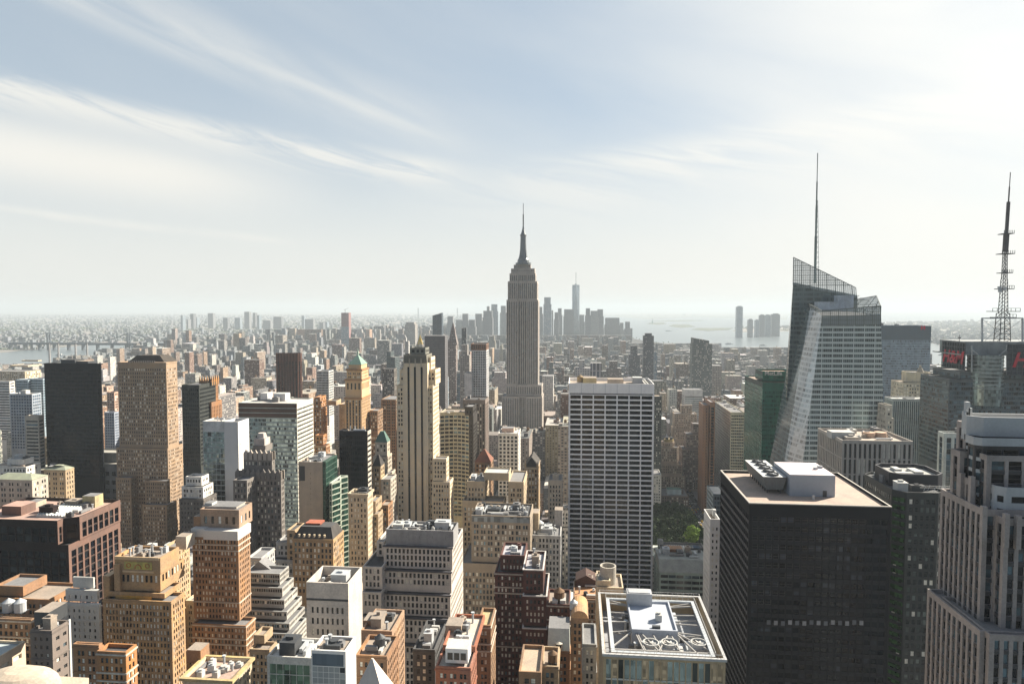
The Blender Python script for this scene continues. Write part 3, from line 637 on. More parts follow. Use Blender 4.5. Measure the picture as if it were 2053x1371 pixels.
# ---- slab with the tall blank end wall (lower left of centre)
b = B('office_block', 'pale stone block with a blank sunlit side wall and machinery sunk in its roof', 'office block', 215, 1371, 60, short='blank-walled pale block')
sw = M((.56, .51, .45), var=.32); swb = M((.62, .54, .44), var=.16)
x0, z = P(614, 1166, 215); x1, _ = P(698, 1166, 215)
st = pun(sw, 2.6, 5.0, .42, .56, g=[(GD, .9), (BLIND, .1)], top=7.5, mg=1.2)
b.t(614, 698, 1166, st, dep=14.5, roof=ROOF_DARK, par=3.2)
st['blankside'] = True; b.go(); clutter(b, rect(x0 + 1.5, x1 - 1, 216, 228), z - 3.2, 7, [METAL, ROOF_WHITE, ROOF_TAN])
m = MB(); m.box(x0, x1, 214.9, 215.05, z - 6.1, z - 5.4); b.part('cornice_band', m, METAL_DARK)

# ---- white cube
b = B('office_block', 'small white panelled cube with a slate-blue glazed top band, below the blank-walled block', 'office block', 165, 1371, 0, short='white cube')
wp = M((.68, .68, .66), rough=.6, var=.1)
st = ST(wp, [(GL((.28, .30, .30), .2, var=.2), .93), (GD, .07)], 1.35, 1.5, .93, .93, .03, top=4.2, mg=.2, sp=wp); st['blankside'] = True
b.t(624, 693, 1302, st, dep=8, roof=ROOF_TAN, par=.7); b.go(); x0, x1, y0, y1 = FOOT[-1]; z = b.tiers[0]['z']
m = MB(); m.box(x0 + .3, x1 - .6, y0 - .05, y0 + .2, z - 4.0, z - .9, bottom=True); b.part('glazed_band', m, GL((.10, .13, .16), .15, var=.15, bay=1.35))
m = MB(); m.box(x0 + 2.5, x1 - 2.2, y0 + 1.8, y1 - 2, z - .7, z + .4); m.cyl((x0 + x1) / 2, (y0 + y1) / 2, 1.1, z + .403, z + .9, 14); b.part('rooftop_unit', m, METAL_DARK)
clutter(b, rect(x0, x1, y0, y1), z - .7, 3)

# ---- white pyramid roof
b = B('tower', 'slim building under a steep white stone pyramid at the bottom edge', 'building', 137, 1371, 0, short='white pyramid')
X, Z = P(746, 1319, 142); b.t(700, 792, 1371, pun('white', 2.2, 3.2, top=.5), dep=10, zt=Z - 12); b.go()
x0, x1, y0, y1 = FOOT[-1]; pyramid(b, 'spire_roof', rect(X - 5.9, X + 5.9, y0 - .5, y0 + 10.5), Z - 12 + .02, Z, M((.60, .54, .48), var=.14), top=.03)
m = MB(); m.box(X - .35, X + .35, y0 + 1.4, y0 + 3, Z - 8, Z - 5.5, bottom=True); b.part('dormer', m, METAL)

# ---- tall setback stone block (centre left)
b = B('office_block', 'broad pale stone setback block with dark ledges between its five rows of windows', 'office block', 330, 1371, 100, short='broad pale setback block')
sw = M((.60, .55, .49), var=.25)
g2 = [(GD, .9), (BLIND, .1)]
st = ST(sw, g2, 2.05, 3.25, .56, .72, .35, top=.7, mg=1.0, base=.3)
mech = ST(M((.30, .30, .30), var=.3, scale=2), [(METAL_DARK, 1)], 6, 5, .02, .3, .1, top=1)
b.t(774, 909, 1060, mech, dy=2, xb=919, roof=ROOF_TAN, par=1.5)
b.t(769, 907, 1094, st, dy=0, dep=31.0); b.t(766, 905, 1142, st, dy=-3, dep=34); b.t(761, 903, 1188, st, dy=-6, dep=37); b.t(757, 901, 1236, st, dy=-9, dep=40); b.t(752, 899, 1290, st, dy=-12, dep=43)
b.go()
f = b.tiers[0]['f']; clutter(b, f, b.tiers[0]['z'] - 1.5, 16, [ROOF_WHITE, METAL, ROOF_TAN, METAL_DARK]); clutter(b, f, b.tiers[0]['z'] - 1.2, 6, [ROOF_WHITE, METAL])
for t in b.tiers[1:]:
    m = MB(); (a0, c0), (a1, c1) = t['f'][0], t['f'][2]; m.box(a0 - .4, a1 + .3, c0 - .5, c0 + .6, t['z'] - .3, t['z'] + .35, bottom=True); b.part('ledge', m, M((.10, .10, .11), var=.3))
b = B('office_block', '', '', 322, 1371, 50, short='broad pale setback block', of=b)
b.t(755, 770, 1085, st, dy=14, dep=18); b.t(727, 766, 1135, st, dy=0, dep=30, roof=ROOF_DARK); b.t(725, 764, 1186, st, dy=-4, dep=34); b.t(722, 760, 1236, st, dy=-8, dep=38); b.go()

# ---- brick tower with the white band
b = B('apartment_tower', 'brown brick tower with a broad white band below its roof terrace', 'apartment tower', 255, 1330, 100, short='white-banded brick tower')
bk = M((.33, .205, .125), var=.3); wb = M((.62, .60, .56), var=.12)
st = pun(bk, 2.05, 3.15, .52, .6, g=gm(.55, .2, .25), top=1.0)
b.t(401, 479, 1020, ST(M((.36, .26, .19)), gm(), 3.2, 5.5, .4, .55, .2, top=1.6), dy=3, dep=11, roof=ROOF_GREY, par=.5)
b.t(385, 477, 1062, st, dy=0, xb=502, roof=ROOF_TAN); b.t(385, 493, 1249, st, dy=-4, xb=513); b.go()
z = b.tiers[1]['z']; x0, x1, y0, y1 = [b.tiers[1]['f'][0][0], b.tiers[1]['f'][2][0], b.tiers[1]['f'][0][1], b.tiers[1]['f'][2][1]]
m = MB(); m.box(x0 + (x1 - x0) * .27, x1 + .35, y0 - .9, y1 + .3, z - 3.4, z + .25, bottom=True); m.box(x0 - .3, x0 + (x1 - x0) * .27 - .003, y0 - .35, y1 + .3, z - 2.6, z + .6, bottom=True); 
inn = inset_poly(rect(x0 - .3, x1 + .35, y0 - .9, y1 + .3), .7); b.part('cornice', m, wb)
pbox(b, 'chimney', 410, 425, 1008, 262, 3.5, 4, ROOF_WHITE, zb=b.tiers[0]['z'] - .5)
pbox(b, 'penthouse', 405, 474, 1014, 261, 1.5, 8, M((.45, .40, .34)), ROOF_GREY, zb=b.tiers[0]['z'] - .5)
pbox(b, 'wing', 388, 402, 1035, 258, 7, 8, bk, ROOF_TAN)

# ---- orange terracotta tower
b = B('apartment_tower', 'orange brick tower with a green and gold glazed panel under its crown', 'apartment tower', 230, 1371, 100, short='orange terracotta tower')
ob = M((.40, .265, .15), var=.45); obl = M((.60, .44, .27), var=.2)
st = pun(ob, 1.95, 3.1, .54, .64, g=gm(.55, .15, .3), top=1.2)
b.t(229, 321, 1115, ST(ob, [(GD, 1)], 30, 9, .01, .1, .1, top=2), dy=0, xb=362, roof=ROOF_TAN, par=1.2)
b.t(229, 321, 1146, ch(st, bay=1.9, wu=.55, wv=.8, fh=3.3, top=.5), dy=.3, dep=15); b.t(217, 330, 1185, st, dy=-1.5, xb=366, roof=ROOF_TAN)
b.t(206, 343, 1200, st, dy=-4, xb=372); b.go()
z = b.tiers[0]['z']; f = b.tiers[0]['f']; x0, x1, y0 = f[0][0], f[1][0], f[0][1]
m = MB(); W = x1 - x0; m.box(x0 + W * .22, x0 + W * .82, y0 - .18, y0 + .1, z - 4.4, z - 1.7, bottom=True); pn = b.part('glazed_panel', m, M((.44, .38, .13), rough=.5, var=.6, scale=3))
m = MB(); cx = x0 + W * .52
for k in range(10):
    a0, a1 = math.pi * k / 10, math.pi * (k + 1) / 10; m.beam((cx + 1.2 * math.cos(a0), y0 - .22, z - 4.2 + 1.6 * math.sin(a0)), (cx + 1.2 * math.cos(a1), y0 - .22, z - 4.2 + 1.6 * math.sin(a1)), .3)
for sx in (-1, 1):
    for k in range(8): a0, a1 = 2 * math.pi * k / 8, 2 * math.pi * (k + 1) / 8; m.beam((cx + sx * 3.6 + .8 * math.cos(a0), y0 - .22, z - 3 + .8 * math.sin(a0)), (cx + sx * 3.6 + .8 * math.cos(a1), y0 - .22, z - 3 + .8 * math.sin(a1)), .22)
b.part('sun_ornament', m, M((.45, .16, .06), rough=.4), parent=pn)
m = MB(); m.box(x0 + W * .02, x0 + W * .98, y0 - .3, y0 + .1, z - .9, z + .2, bottom=True); m.box(x0 + W * .18, x0 + W * .86, y0 - .25, y0 + .1, z - 5.6, z - 4.9, bottom=True); b.part('cornice', m, obl)
t = b.tiers[2]; m = MB(); m.box(t['f'][0][0] + 3, t['f'][1][0] - 5, t['f'][0][1] - .25, t['f'][0][1] + .1, t['z'] - 2.4, t['z'] - 1.2, bottom=True); b.part('glazed_band', m, M((.62, .34, .10), rough=.4))
for xx in (217, 239): 
    pbox(b, 'turret', xx - 11 if xx > 220 else 206, xx if xx > 220 else 219, 1131 if xx > 220 else 1154, 229, 14, 8, ob, obl)
pbox(b, 'penthouse', 352, 373, 1075, 247, 5, 6, M((.5, .44, .36)), ROOF_TAN); clutter(b, f, z - 1.2, 9)
m = MB(); X, Z = P(296, 1112, 236); m.beam((X, 236, z - 1), (X + 2.2, 236, z + 3.4), .2); m.beam((X + 2.2, 236, z + 3.4), (X + 3.5, 236, z + 4.3), .2); b.part('roof_crane', m, WHITEPT)
b = B('apartment_tower', 'narrow pale building behind the orange tower, between it and the white-banded tower', 'building', 262, 1371, 20, short='narrow pale slab')
b.t(372, 389, 1203, pun('cream', 2.2, 3.2), dep=14); b.go()
b = B('apartment_tower', 'sunlit tan wing rising directly behind the orange terracotta tower', 'building', 258, 1371, 40, short='tan wing behind the orange tower')
b.t(322, 352, 1098, pun('tan', 2.1, 3.2), xb=382, clut=3); b.go()

# ---- small white setback building
b = B('apartment_building', 'white stucco building with stepped top floors, left of the orange tower', 'apartment building', 240, 1371, 60, short='small white setback building')
ws = M((.60, .60, .56), var=.2)
b.t(146, 187, 1156, ST(ws, [(GD, .9), (BLIND, .1)], 3.2, 3.6, .8, .6, .3, top=1.3), dy=4, xb=190, roof=ROOF_TAN); b.t(131, 194, 1181, pun(ws, 3.6, 3.5, .4, .55), dy=2, xb=200, roof=ROOF_GREY); b.t(119, 198, 1208, pun(ws, 3.0, 3.4, .36, .5), dy=0, xb=203); b.go()

# ---- brown granite office block (left)
b = B('office_block', 'dark brown granite block with a notched corner and white ridged skylights on its roof', 'office block', 290, 1371, 0, short='brown granite block')
gr = M((.205, .13, .105), var=.3); grd = M((.035, .03, .03), rough=.4, var=.2)
st = ST(gr, [(GBLK, .8), (GD, .2)], 4.0, 3.9, .74, .84, .5, top=3.0, mg=1.2, sp=grd); stf = ST(M((.035, .026, .025), rough=.6, spec=.1), [(GBLK, .85), (GD, .15)], 4.2, 3.9, .8, .75, .25, top=3.0, mg=1, sp=M((.022, .018, .018), spec=.1))
stf['sidest'] = st
b.t(-70, 137, 1085, stf, dep=36, roof=ROOF_DARK)
def notch(x0, x1, y0, y1): return [(x0, y0), (x1 - 5.5, y0), (x1 - 5.5, y0 + 3.5), (x1, y0 + 7), (x1, y1), (x0, y1)]
b.tiers.clear(); X, Z = P(137, 1085, 290); zt = P(110, 1038, 290)[1]
b.t(-70, 137, 1038, stf, dep=36, foot=notch, roof=M((.42, .30, .25), var=.3, streak=0), par=1.4); b.t(-70, 137, 1085, stf, dep=35.9, dy=.05, roof=ROOF_DARK); b.go()
z = b.tiers[0]['z'] - 1.4; x0, x1, y0, y1 = FOOT[-2]
m = MB(); sx0, sy0 = G(72, 1032, z + 1); sx1, _ = G(128, 1032, z + 1); L = 18
for k in range(9):
    a0 = sx0 + (sx1 - sx0) * k / 9; a1 = sx0 + (sx1 - sx0) * (k + 1) / 9; am = (a0 + a1) / 2
    m.quad((a0, sy0, z + .6), (am, sy0, z + 1.7), (am, sy0 + L, z + 1.7), (a0, sy0 + L, z + .6)); m.quad((am, sy0, z + 1.7), (a1, sy0, z + .6), (a1, sy0 + L, z + .6), (am, sy0 + L, z + 1.7))
    m.poly([(a0, sy0, z + .6), (a1, sy0, z + .6), (am, sy0, z + 1.7)])
m.box(sx0, sx1, sy0 + .01, sy0 + L, z, z + .597); b.part('skylight', m, M((.60, .62, .58), rough=.6, var=.15))
pbox(b, 'penthouse', 3, 42, 1014, 300, 5, 9, gr, M((.42, .28, .23), streak=0), zb=z); pbox(b, 'penthouse', 48, 68, 1008, 312, 3, 8, M((.45, .38, .30)), zb=z)
pbox(b, 'penthouse', 165, 190, 994, 316, 3.5, 6, M((.45, .38, .22)), zb=z); clutter(b, rect(x0 + 22, x1 - 3, y0 + 8, y1 - 2), z, 12)

# ---- low roofs at the left edge
b = B('office_block', 'cream concrete block with long slot windows on its sunlit side, bottom left corner', 'office block', 184, 1371, 0, short='cream slot-windowed block')
st = pun('cream', 4, 3.8); st['sidest'] = ST(M((.62, .50, .38), var=.2), [(GD, 1)], 5.5, 4.3, .66, .36, .7, top=1.8, mg=.8)
b.t(-190, -62, 1345, st, dep=21, roof=M((.40, .45, .45), var=.3, streak=0), par=.8); b.go()
b = B('office_block', 'grey brown brick block with slot windows and a thin white corner edge, bottom left', 'office block', 198, 1371, 50, short='grey brown slot-windowed block')
gb = M((.20, .17, .15), var=.25); st = pun(gb, 3.4, 3.6, .4, .4, g=gm(.8, .1, .1)); st['sidest'] = ST(M((.25, .21, .185), var=.2), gm(.7, .15, .15), 3.8, 3.6, .5, .34, .3, top=1.6)
b.t(60, 104, 1262, st, xb=143, roof=ROOF_GREY); b.go(); z = b.tiers[0]['z']
pbox(b, 'penthouse', 68, 98, 1226, 203, 5, 8, METAL_DARK, ROOF_TAN, zb=z - 1); x0, x1, y0, y1 = FOOT[-1]
m = MB(); m.box(x1 - .1, x1 + .25, y1 - .6, y1 + .2, 120, z + .3); b.part('corner_trim', m, WHITEPT); clutter(b, rect(x0, x1, y0, y1), z - 1, 6)
b = B('apartment_building', 'brown brick building with two grey water tanks on its roof, left edge', 'apartment building', 215, 1371, 20, short='two-tank brown building')
b.t(-40, 62, 1237, pun('brown', 3, 3.4), xb=70, roof=ROOF_TAN); b.go(); z = b.tiers[0]['z'] - 1
for px in (18, 41): X, Y = G(px, 1230, z); tank(b, X, Y, z, 1.9, 3.4, METAL, 1.0)
clutter(b, b.tiers[0]['f'], z, 7)
b = B('apartment_building', 'stepped orange brown brick roof house building at the left edge under the granite block', 'apartment building', 240, 1371, 20, short='stepped brick building at the left edge')
b.t(-10, 46, 1173, pun('brick2', 3, 3.4), dep=12); b.t(-10, 98, 1197, pun('brick2', 3, 3.4), dy=-2, dep=16, roof=ROOF_TAN); b.go()
b = B('apartment_building', 'orange brown brick building with a dark sunken roof, bottom left of the orange tower', 'apartment building', 180, 1371, 40, short='dark-roofed brick building')
b.t(146, 198, 1290, pun('brick2', 2.2, 3.1, g=gm(.4, .3, .3)), xb=206, roof=ROOF_DARK, clut=2); b.go()
b = B('apartment_building', 'reddish orange brick building with sloping dark roof terrace, in front of the orange tower', 'apartment building', 172, 1371, 40, short='red-orange brick building')
b.t(194, 252, 1304, pun('brick', 2.2, 3.1, g=gm(.4, .3, .3)), xb=276, roof=ROOF_DARK, clut=4); b.go()
b = B('apartment_building', 'cream building with a gilded cornice and pinkish roof full of white ducts', 'apartment building', 185, 1371, 30, short='gilded-cornice building')
b.t(366, 464, 1358, pun('cream', 2.2, 3.2), xb=508, roof=M((.45, .33, .27), streak=0)); b.go(); z = b.tiers[0]['z']; x0, x1, y0, y1 = FOOT[-1]
m = MB(); m.ring(inset_poly(rect(x0, x1, y0, y1), -.7), inset_poly(rect(x0, x1, y0, y1), .3), z + .2); f = inset_poly(rect(x0, x1, y0, y1), -.7)
for k in range(4): a, c = f[k], f[(k + 1) % 4]; m.quad((a[0], a[1], z - .6), (c[0], c[1], z - .6), (c[0], c[1], z + .2), (a[0], a[1], z + .2))
b.part('cornice', m, M((.48, .38, .2))); clutter(b, rect(x0, x1, y0, y1), z - 1, 12, [ROOF_WHITE, METAL, ROOF_WHITE]); pbox(b, 'penthouse', 374, 402, 1302, 195, 5, 5, W_['brick2'], ROOF_TAN, zb=z - 1)
b = B('apartment_building', 'tan stepped brick building with small roof terraces, right of the white-banded tower foot', 'apartment building', 225, 1371, 30, short='tan terraced building')
b.t(508, 530, 1272, pun('tan', 2.2, 3.2), dy=4, xb=548, roof=ROOF_TAN, clut=2); b.t(500, 540, 1300, pun('tan', 2.2, 3.2), dy=0, xb=556, roof=ROOF_TAN, clut=2); b.go()
b = B('glass_building', 'low green glass pavilion under a white roof slab, mirroring trees, bottom edge', 'glass building', 190, 1371, 0, short='green glass pavilion')
b.t(535, 626, 1314, ST(M((.55, .53, .48)), [(GL((.12, .17, .12), .05, metal=.7, var=.7, bump=.5, bay=2, fh=3), 1)], 2.2, 3.2, .93, .93, .06, top=2.2), dep=12, roof=M((.62, .6, .55), streak=0), clut=4); b.go()

# ---- grey glass ziggurat
b = B('office_block', 'grey glass and steel block stepping down like a staircase on its sunlit side', 'office block', 275, 1371, 0, short='stepped grey glass block')
gz = M((.33, .34, .33), rough=.6, var=.12); st = ST(gz, [(GD, .6), (GBLU, .3), (BLIND, .1)], 1.05, 1.95, .8, .66, .12, top=.35, mg=.2, sp=gz)
st['sidest'] = ST(M((.46, .44, .40), rough=.6), [(GD, .7), (GBLU, .3)], 1.05, 1.95, .68, .66, .2, top=.35, mg=.2)
for k, (xr, y, xb) in enumerate(((561, 1147, 580), (566, 1175, 590), (570, 1199, 598), (575, 1222, 607), (580, 1245, 613), (585, 1266, 616))): b.t(490, xr, y, st, dy=-3 * k, xb=xb, roof=ROOF_GREY)
b.go(); z = b.tiers[0]['z'] - 1
m = MB(); X, Y = G(515, 1140, z); m.poly([(X - 3, Y, z), (X + 6, Y, z), (X + 1, Y, z + 3.4)]); m.poly([(X - 3, Y + 6, z), (X + 1, Y + 6, z + 3.4), (X + 6, Y + 6, z)]); m.quad((X + 6, Y, z), (X + 6, Y + 6, z), (X + 1, Y + 6, z + 3.4), (X + 1, Y, z + 3.4)); m.quad((X - 3, Y + 6, z), (X - 3, Y, z), (X + 1, Y, z + 3.4), (X + 1, Y + 6, z + 3.4)); b.part('roof_house', m, ROOF_GREY)
b = B('building', 'small pale block directly left behind the stepped grey glass block', 'building', 300, 1371, 10, short='pale block behind the ziggurat')
b.t(496, 524, 1117, pun('lgrey', 2.6, 3.5), dep=14); b.go()

# ---- brown roofs right of the pyramid
b = B('apartment_building', 'brown brick building with a cluttered roof and round steel tank, behind the white pyramid', 'apartment building', 180, 1371, 30, short='cluttered-roof brown building')
b.t(713, 776, 1312, pun('brick2', 2.3, 3.2), xb=800, roof=ROOF_TAN); b.go(); z = b.tiers[0]['z'] - 1; X, Y = G(762, 1300, z); tank(b, X, Y, z, 1.5, 2.6, METAL_DARK, .8); clutter(b, b.tiers[0]['f'], z, 12)
b = B('apartment_building', 'tan brick building with a sunlit windowed side wall, behind the cluttered brown roof', 'apartment building', 200, 1371, 30, short='tan sunlit-sided building')
b.t(724, 786, 1262, pun(M((.40, .27, .18)), 2.3, 3.2), xb=812, roof=ROOF_TAN, clut=8); b.go(); pbox(b, 'penthouse', 728, 765, 1243, 205, 4, 6, W_['brick2'], ROOF_TAN)
b = B('apartment_building', 'red brick building with a white glazed penthouse on its roof terrace', 'apartment building', 195, 1371, 40, short='white-penthouse brick building')
br = M((.33, .15, .10)); st = pun(br, 2.1, 3.1, g=gm(.4, .2, .4)); b.t(888, 953, 1292, st, dep=21, roof=M((.5, .45, .38), streak=0), clut=7); b.t(873, 944, 1335, st, dy=-9, dep=11, roof=M((.5, .47, .42), streak=0)); b.go()
X0, X1, Z = pbox(b, 'penthouse', 893, 938, 1299, 188.2, 4.2, 6, M((.72, .72, .70), var=.08), ROOF_WHITE)
m = MB()
for k in range(3): m.box(X0 + .6 + k * 1.9, X0 + 2.1 + k * 1.9, 188.1, 188.3, Z - 3.2, Z - 1.2, bottom=True)
b.part('penthouse_glazing', m, GD)
pbox(b, 'stair_house', 893, 925, 1253, 205, 3.4, 6, M((.42, .33, .25)), ROOF_TAN)
b = B('apartment_building', 'narrow brown brick building with a grassy tan roof, right of the white-penthouse building', 'apartment building', 212, 1371, 20, short='grassy-roofed brown building')
b.t(956, 984, 1252, pun('brown', 2.3, 3.2), xb=994, roof=M((.40, .34, .20), var=.5, streak=0)); b.go()
b = B('building', 'low dark building, grey ducts over its roof, in the gap left of the penthouse', 'building', 225, 1371, 10, short='dark ducted roof')
b.t(828, 872, 1300, pun('dgrey', 3, 3.4), dep=22, roof=ROOF_DARK, clut=9); b.go()
b = B('building', 'brown block with beige railed roof in front of the dark red towers, bottom edge', 'building', 190, 1371, 10, short='beige railed roof')
b.t(1040, 1085, 1345, pun('brown', 3, 3.4), dep=16, roof=M((.45, .36, .27), streak=0), clut=5); b.go(); z = b.tiers[0]['z']; X, Y = G(1107, 1345, z); 
b = B('building', 'small tan building with one wooden water tank, bottom edge right of the beige roof', 'building', 196, 1371, 10, short='single-tank tan building')
b.t(1085, 1120, 1334, pun('tan', 3, 3.4), dep=12, roof=ROOF_TAN); b.go(); X, Y = G(1108, 1330, b.tiers[0]['z'] - 1); tank(b, X, Y, b.tiers[0]['z'] - 1, 1.4, 2.4, None, .8)

# ---- dark red brick towers
b = B('apartment_tower', 'dark red brick tower with pale stone trim lines, right one of the joined pair', 'apartment tower', 252, 1371, 80, short='right dark red tower')
rd = M((.125, .062, .052), var=.35); st = pun(rd, 2.1, 3.2, .5, .6, g=gm(.5, .15, .35), top=1.2); tr = M((.55, .53, .5))
b.t(1049, 1089, 1141, st, dep=20, roof=M((.42, .42, .44), streak=0), clut=6); b.t(1049, 1096, 1193, st, dy=-2, dep=22); b.t(1048, 1096, 1258, st, dy=-4, dep=24); b.t(1047, 1095, 1305, st, dy=-5, dep=25); b.go()
for t in b.tiers:
    m = MB(); f = inset_poly(t['f'], -.25); m.ring(f, inset_poly(t['f'], .3), t['z'] + .12)
    for k in range(4): a, c = f[k], f[(k + 1) % 4]; m.quad((a[0], a[1], t['z'] - .3), (c[0], c[1], t['z'] - .3), (c[0], c[1], t['z'] + .12), (a[0], a[1], t['z'] + .12))
    b.part('stone_trim', m, tr)
b = B('apartment_tower', 'dark red brick tower in shade, left one of the joined pair, wider flat roof', 'apartment tower', 262, 1371, 60, short='left dark red tower')
b.t(1003, 1052, 1112, st, dep=15, roof=M((.38, .38, .40), streak=0), clut=3); b.t(992, 1051, 1146, st, dy=-2, dep=17, roof=ROOF_GREY); b.go()
b = B('building', 'dark red brick building with white roof sheds, right of the dark red towers', 'building', 250, 1371, 30, short='white-shed red building')
b.t(1097, 1143, 1210, st, dep=14, roof=ROOF_TAN); b.go(); z = b.tiers[0]['z'] - 1
X, Y = G(1121, 1207, z); tank(b, X, Y, z, 2.0, 3.2, WOOD, 1.2)
for px in (1112, 1128): pbox(b, 'roof_shed', px - 5, px + 6, 1203, 251, 2, 3, WHITEPT, ROOF_WHITE, zb=z)
b = B('building', 'narrow building with a white mansard front and arched window, among brown buildings', 'building', 222, 1371, 10, short='white mansard')
b.t(1097, 1143, 1303, pun('brick2', 2.3, 3.2), dep=14, roof=ROOF_GREY); b.go(); z = b.tiers[0]['z']; x0, x1, y0, y1 = FOOT[-1]
m = MB(); m.prism(rect(x0 + .1, x1 - .1, y0 + .1, y1 - .1), z + .02, z + 6.2, 0, 1, pts1=rect(x0 + .3, x1 - .3, y0 + 3, y1 - 2)); o = b.part('mansard', m, [M((.60, .63, .56), var=.2), ROOF_GREY])
m = MB(); cx = (x0 + x1) / 2; m.box(cx - 1.3, cx + 1.3, y0 - .1, y0 + 1.5, z + .02, z + 2.4); m.cyl(cx, y0 + .6, 1.3, z + 2.4, z + 2.9, 12, r1=.4); b.part('dormer', m, M((.6, .56, .46)), parent=o)
m = MB(); m.box(cx - .8, cx + .8, y0 - .15, y0 - .05, z + .5, z + 2.2, bottom=True); b.part('window', m, GD, parent=o)
b = B('building', 'tan building with an arched gable front, squeezed right of the white mansard', 'building', 232, 1371, 20, short='arched gable building')
b.t(1144, 1180, 1238, pun('brown', 2.2, 3.2), dep=14, roof=ROOF_TAN); b.go(); z = b.tiers[0]['z']; x0, x1, y0, y1 = FOOT[-1]; cx = (x0 + x1) / 2
m = MB(); pts = [(cx + 2.9 * math.cos(a), z + 2.6 * math.sin(a)) for a in np.linspace(0, math.pi, 11)]
for k in range(10): (a0, c0), (a1, c1) = pts[k], pts[k + 1]; m.quad((a0, y0 + .02, c0), (a0, y1 - 1, c0), (a1, y1 - 1, c1), (a1, y0 + .02, c1))
m.poly([(p[0], y0 + .02, p[1]) for p in pts]); b.part('gable', m, M((.44, .28, .16)))
X, Y = G(1150, 1232, z); tank(b, X, Y + 3, z, 1.4, 2.4, METAL, .8)
b = B('building', 'grey narrow slab with a few windows beside the framed-roof block', 'building', 205, 1371, 10, short='grey narrow slab'); b.t(1168, 1196, 1290, pun('grey', 2.4, 3.3), dep=14); b.go()
b = B('building', 'brown brick building with an orange sunlit roof and gabled back house', 'building', 300, 1371, 10, short='orange-roofed brown building')
b.t(1150, 1210, 1200, pun('brown', 2.6, 3.4), dep=22, roof=M((.5, .27, .14), streak=0), clut=4); b.go(); z = b.tiers[0]['z']
x0, zz = P(1154, 1163, 316); x1, _ = P(1196, 1163, 316); m = MB(); m.box(x0, x1, 316, 326, z - 1, zz); m.polys = []; cx = (x0 + x1) / 2
m.quad((x0, 316, zz), (cx, 316, zz + 2.5), (cx, 326, zz + 2.5), (x0, 326, zz)); m.quad((cx, 316, zz + 2.5), (x1, 316, zz), (x1, 326, zz), (cx, 326, zz + 2.5)); m.poly([(x0, 316, zz), (x1, 316, zz), (cx, 316, zz + 2.5)]); b.part('gabled_house', m, M((.09, .055, .045)))
b = B('water_tower_building', 'beige building carrying a tall round concrete tank ring, behind the framed-roof block', 'building', 262, 1371, 10, short='round-tank building')
b.t(1197, 1224, 1163, pun('cream', 3, 3.6), dep=10, roof=ROOF_WHITE, clut=2); b.t(1196, 1250, 1176, pun('cream', 3, 3.6), dy=-1, dep=14, roof=ROOF_TAN, clut=3); b.go()
X, Zt = P(1219, 1133, 268); r = 3.15; m = MB(); m.cyl(X, 268, r, b.tiers[1]['z'] - 1, Zt, 28, cap=False); m.cyl(X, 268, r * .84, Zt, Zt - 3.6, 28, cap=False); aa = np.linspace(0, 2 * math.pi, 29)[:-1]
m.ring([(X + r * math.cos(t), 268 + r * math.sin(t)) for t in aa], [(X + r * .84 * math.cos(t), 268 + r * .84 * math.sin(t)) for t in aa], Zt); o = b.part('tank_drum', m, M((.46, .43, .37), var=.3))
m = MB(); m.cyl(X, 268, r * .84, Zt - 3.6, Zt - 1.6, 20, r1=.1); b.part('tank_roof', m, M((.48, .36, .24)), parent=o)
# ---- rounded stone parapet cap just below the deck
m = MB(); nn = 24; prof = [(1.0, 0), (.985, .28), (.93, .5), (.82, .68), (.6, .83), (.3, .92)]
X, Z = P(35, 1344, 26)
for k in range(len(prof) - 1):
    (r0, h0), (r1, h1) = prof[k], prof[k + 1]
    for i in range(nn):
        a0, a1 = 2 * math.pi * i / nn, 2 * math.pi * (i + 1) / nn; e = lambda r_, a_, h_: (X + 1.75 * r_ * math.copysign(abs(math.cos(a_)) ** .8, math.cos(a_)), 26 + 1.1 * r_ * math.sin(a_), Z - .92 + h_)
        m.quad(e(r0, a0, h0), e(r0, a1, h0), e(r1, a1, h1), e(r1, a0, h1))
m.poly([e(.3, 2 * math.pi * i / nn, .92) for i in range(nn)])
m.box(X - 2.2, X + 2.2, 24.7, 27.3, 0, Z - .9)
tag(m.build('stone_finial', M((.46, .395, .315), var=.3, scale=6), None, (X, 26, 0)), 'smooth rounded pale stone cap in the bottom left corner', 'stone finial')
FOOT.append((X - 3, X + 3, 23, 29))
PS[:] = [1, 1]
# ------------------------------------------------------------------ middle distance
def S(name, label, cat, Y, yb, st, tiers, short, nwin=0, group=None, of=None, **kw):
    b = B(name, label, cat, Y, yb, nwin, group, short, of)
    for t in tiers:
        a = dict(t[3]) if len(t) > 3 else {}; a.update(kw); s_ = a.pop('st', st); b.t(t[0], t[1], t[2], s_, **a)
    b.go(); return b
# white gridded slab tower
b = B('skyscraper', 'wide white slab tower gridded with black window rows, right of centre', 'skyscraper', 540, 1180, 0, short='white gridded slab')
tv = M((.94, .92, .89), rough=.7, var=.12)
st = ST(tv, [(GL((.010, .012, .014), .1, var=.7, bay=3, fh=4), 1)], 9.6, 3.98, .89, .69, .4, top=8.9, mg=.9, nx=7); st['sidest'] = ST(tv, [(GBLK, 1)], 9.6, 3.98, .86, .7, .5, top=8.9, mg=.9)
b.t(1140, 1312, 768, st, dep=46, roof=ROOF_TAN, par=2.6); b.go(); x0, x1, y0, y1 = FOOT[-1]; z = b.tiers[0]['z']
m = MB()
for k in range(1, 7): X = x0 + .9 + (x1 - x0 - 1.8) * k / 7; m.box(X - .1, X + .1, y0 - .04, y0 + .1, z - 8.9, z - .1, bottom=True)
b.part('panel_joints', m, METAL)
m = MB(); m.box(x0 + .9, x1 - .9, y0 - .05, y0 + .1, z - 8.7, z - 7.9, bottom=True); b.part('louver_band', m, METAL_DARK)
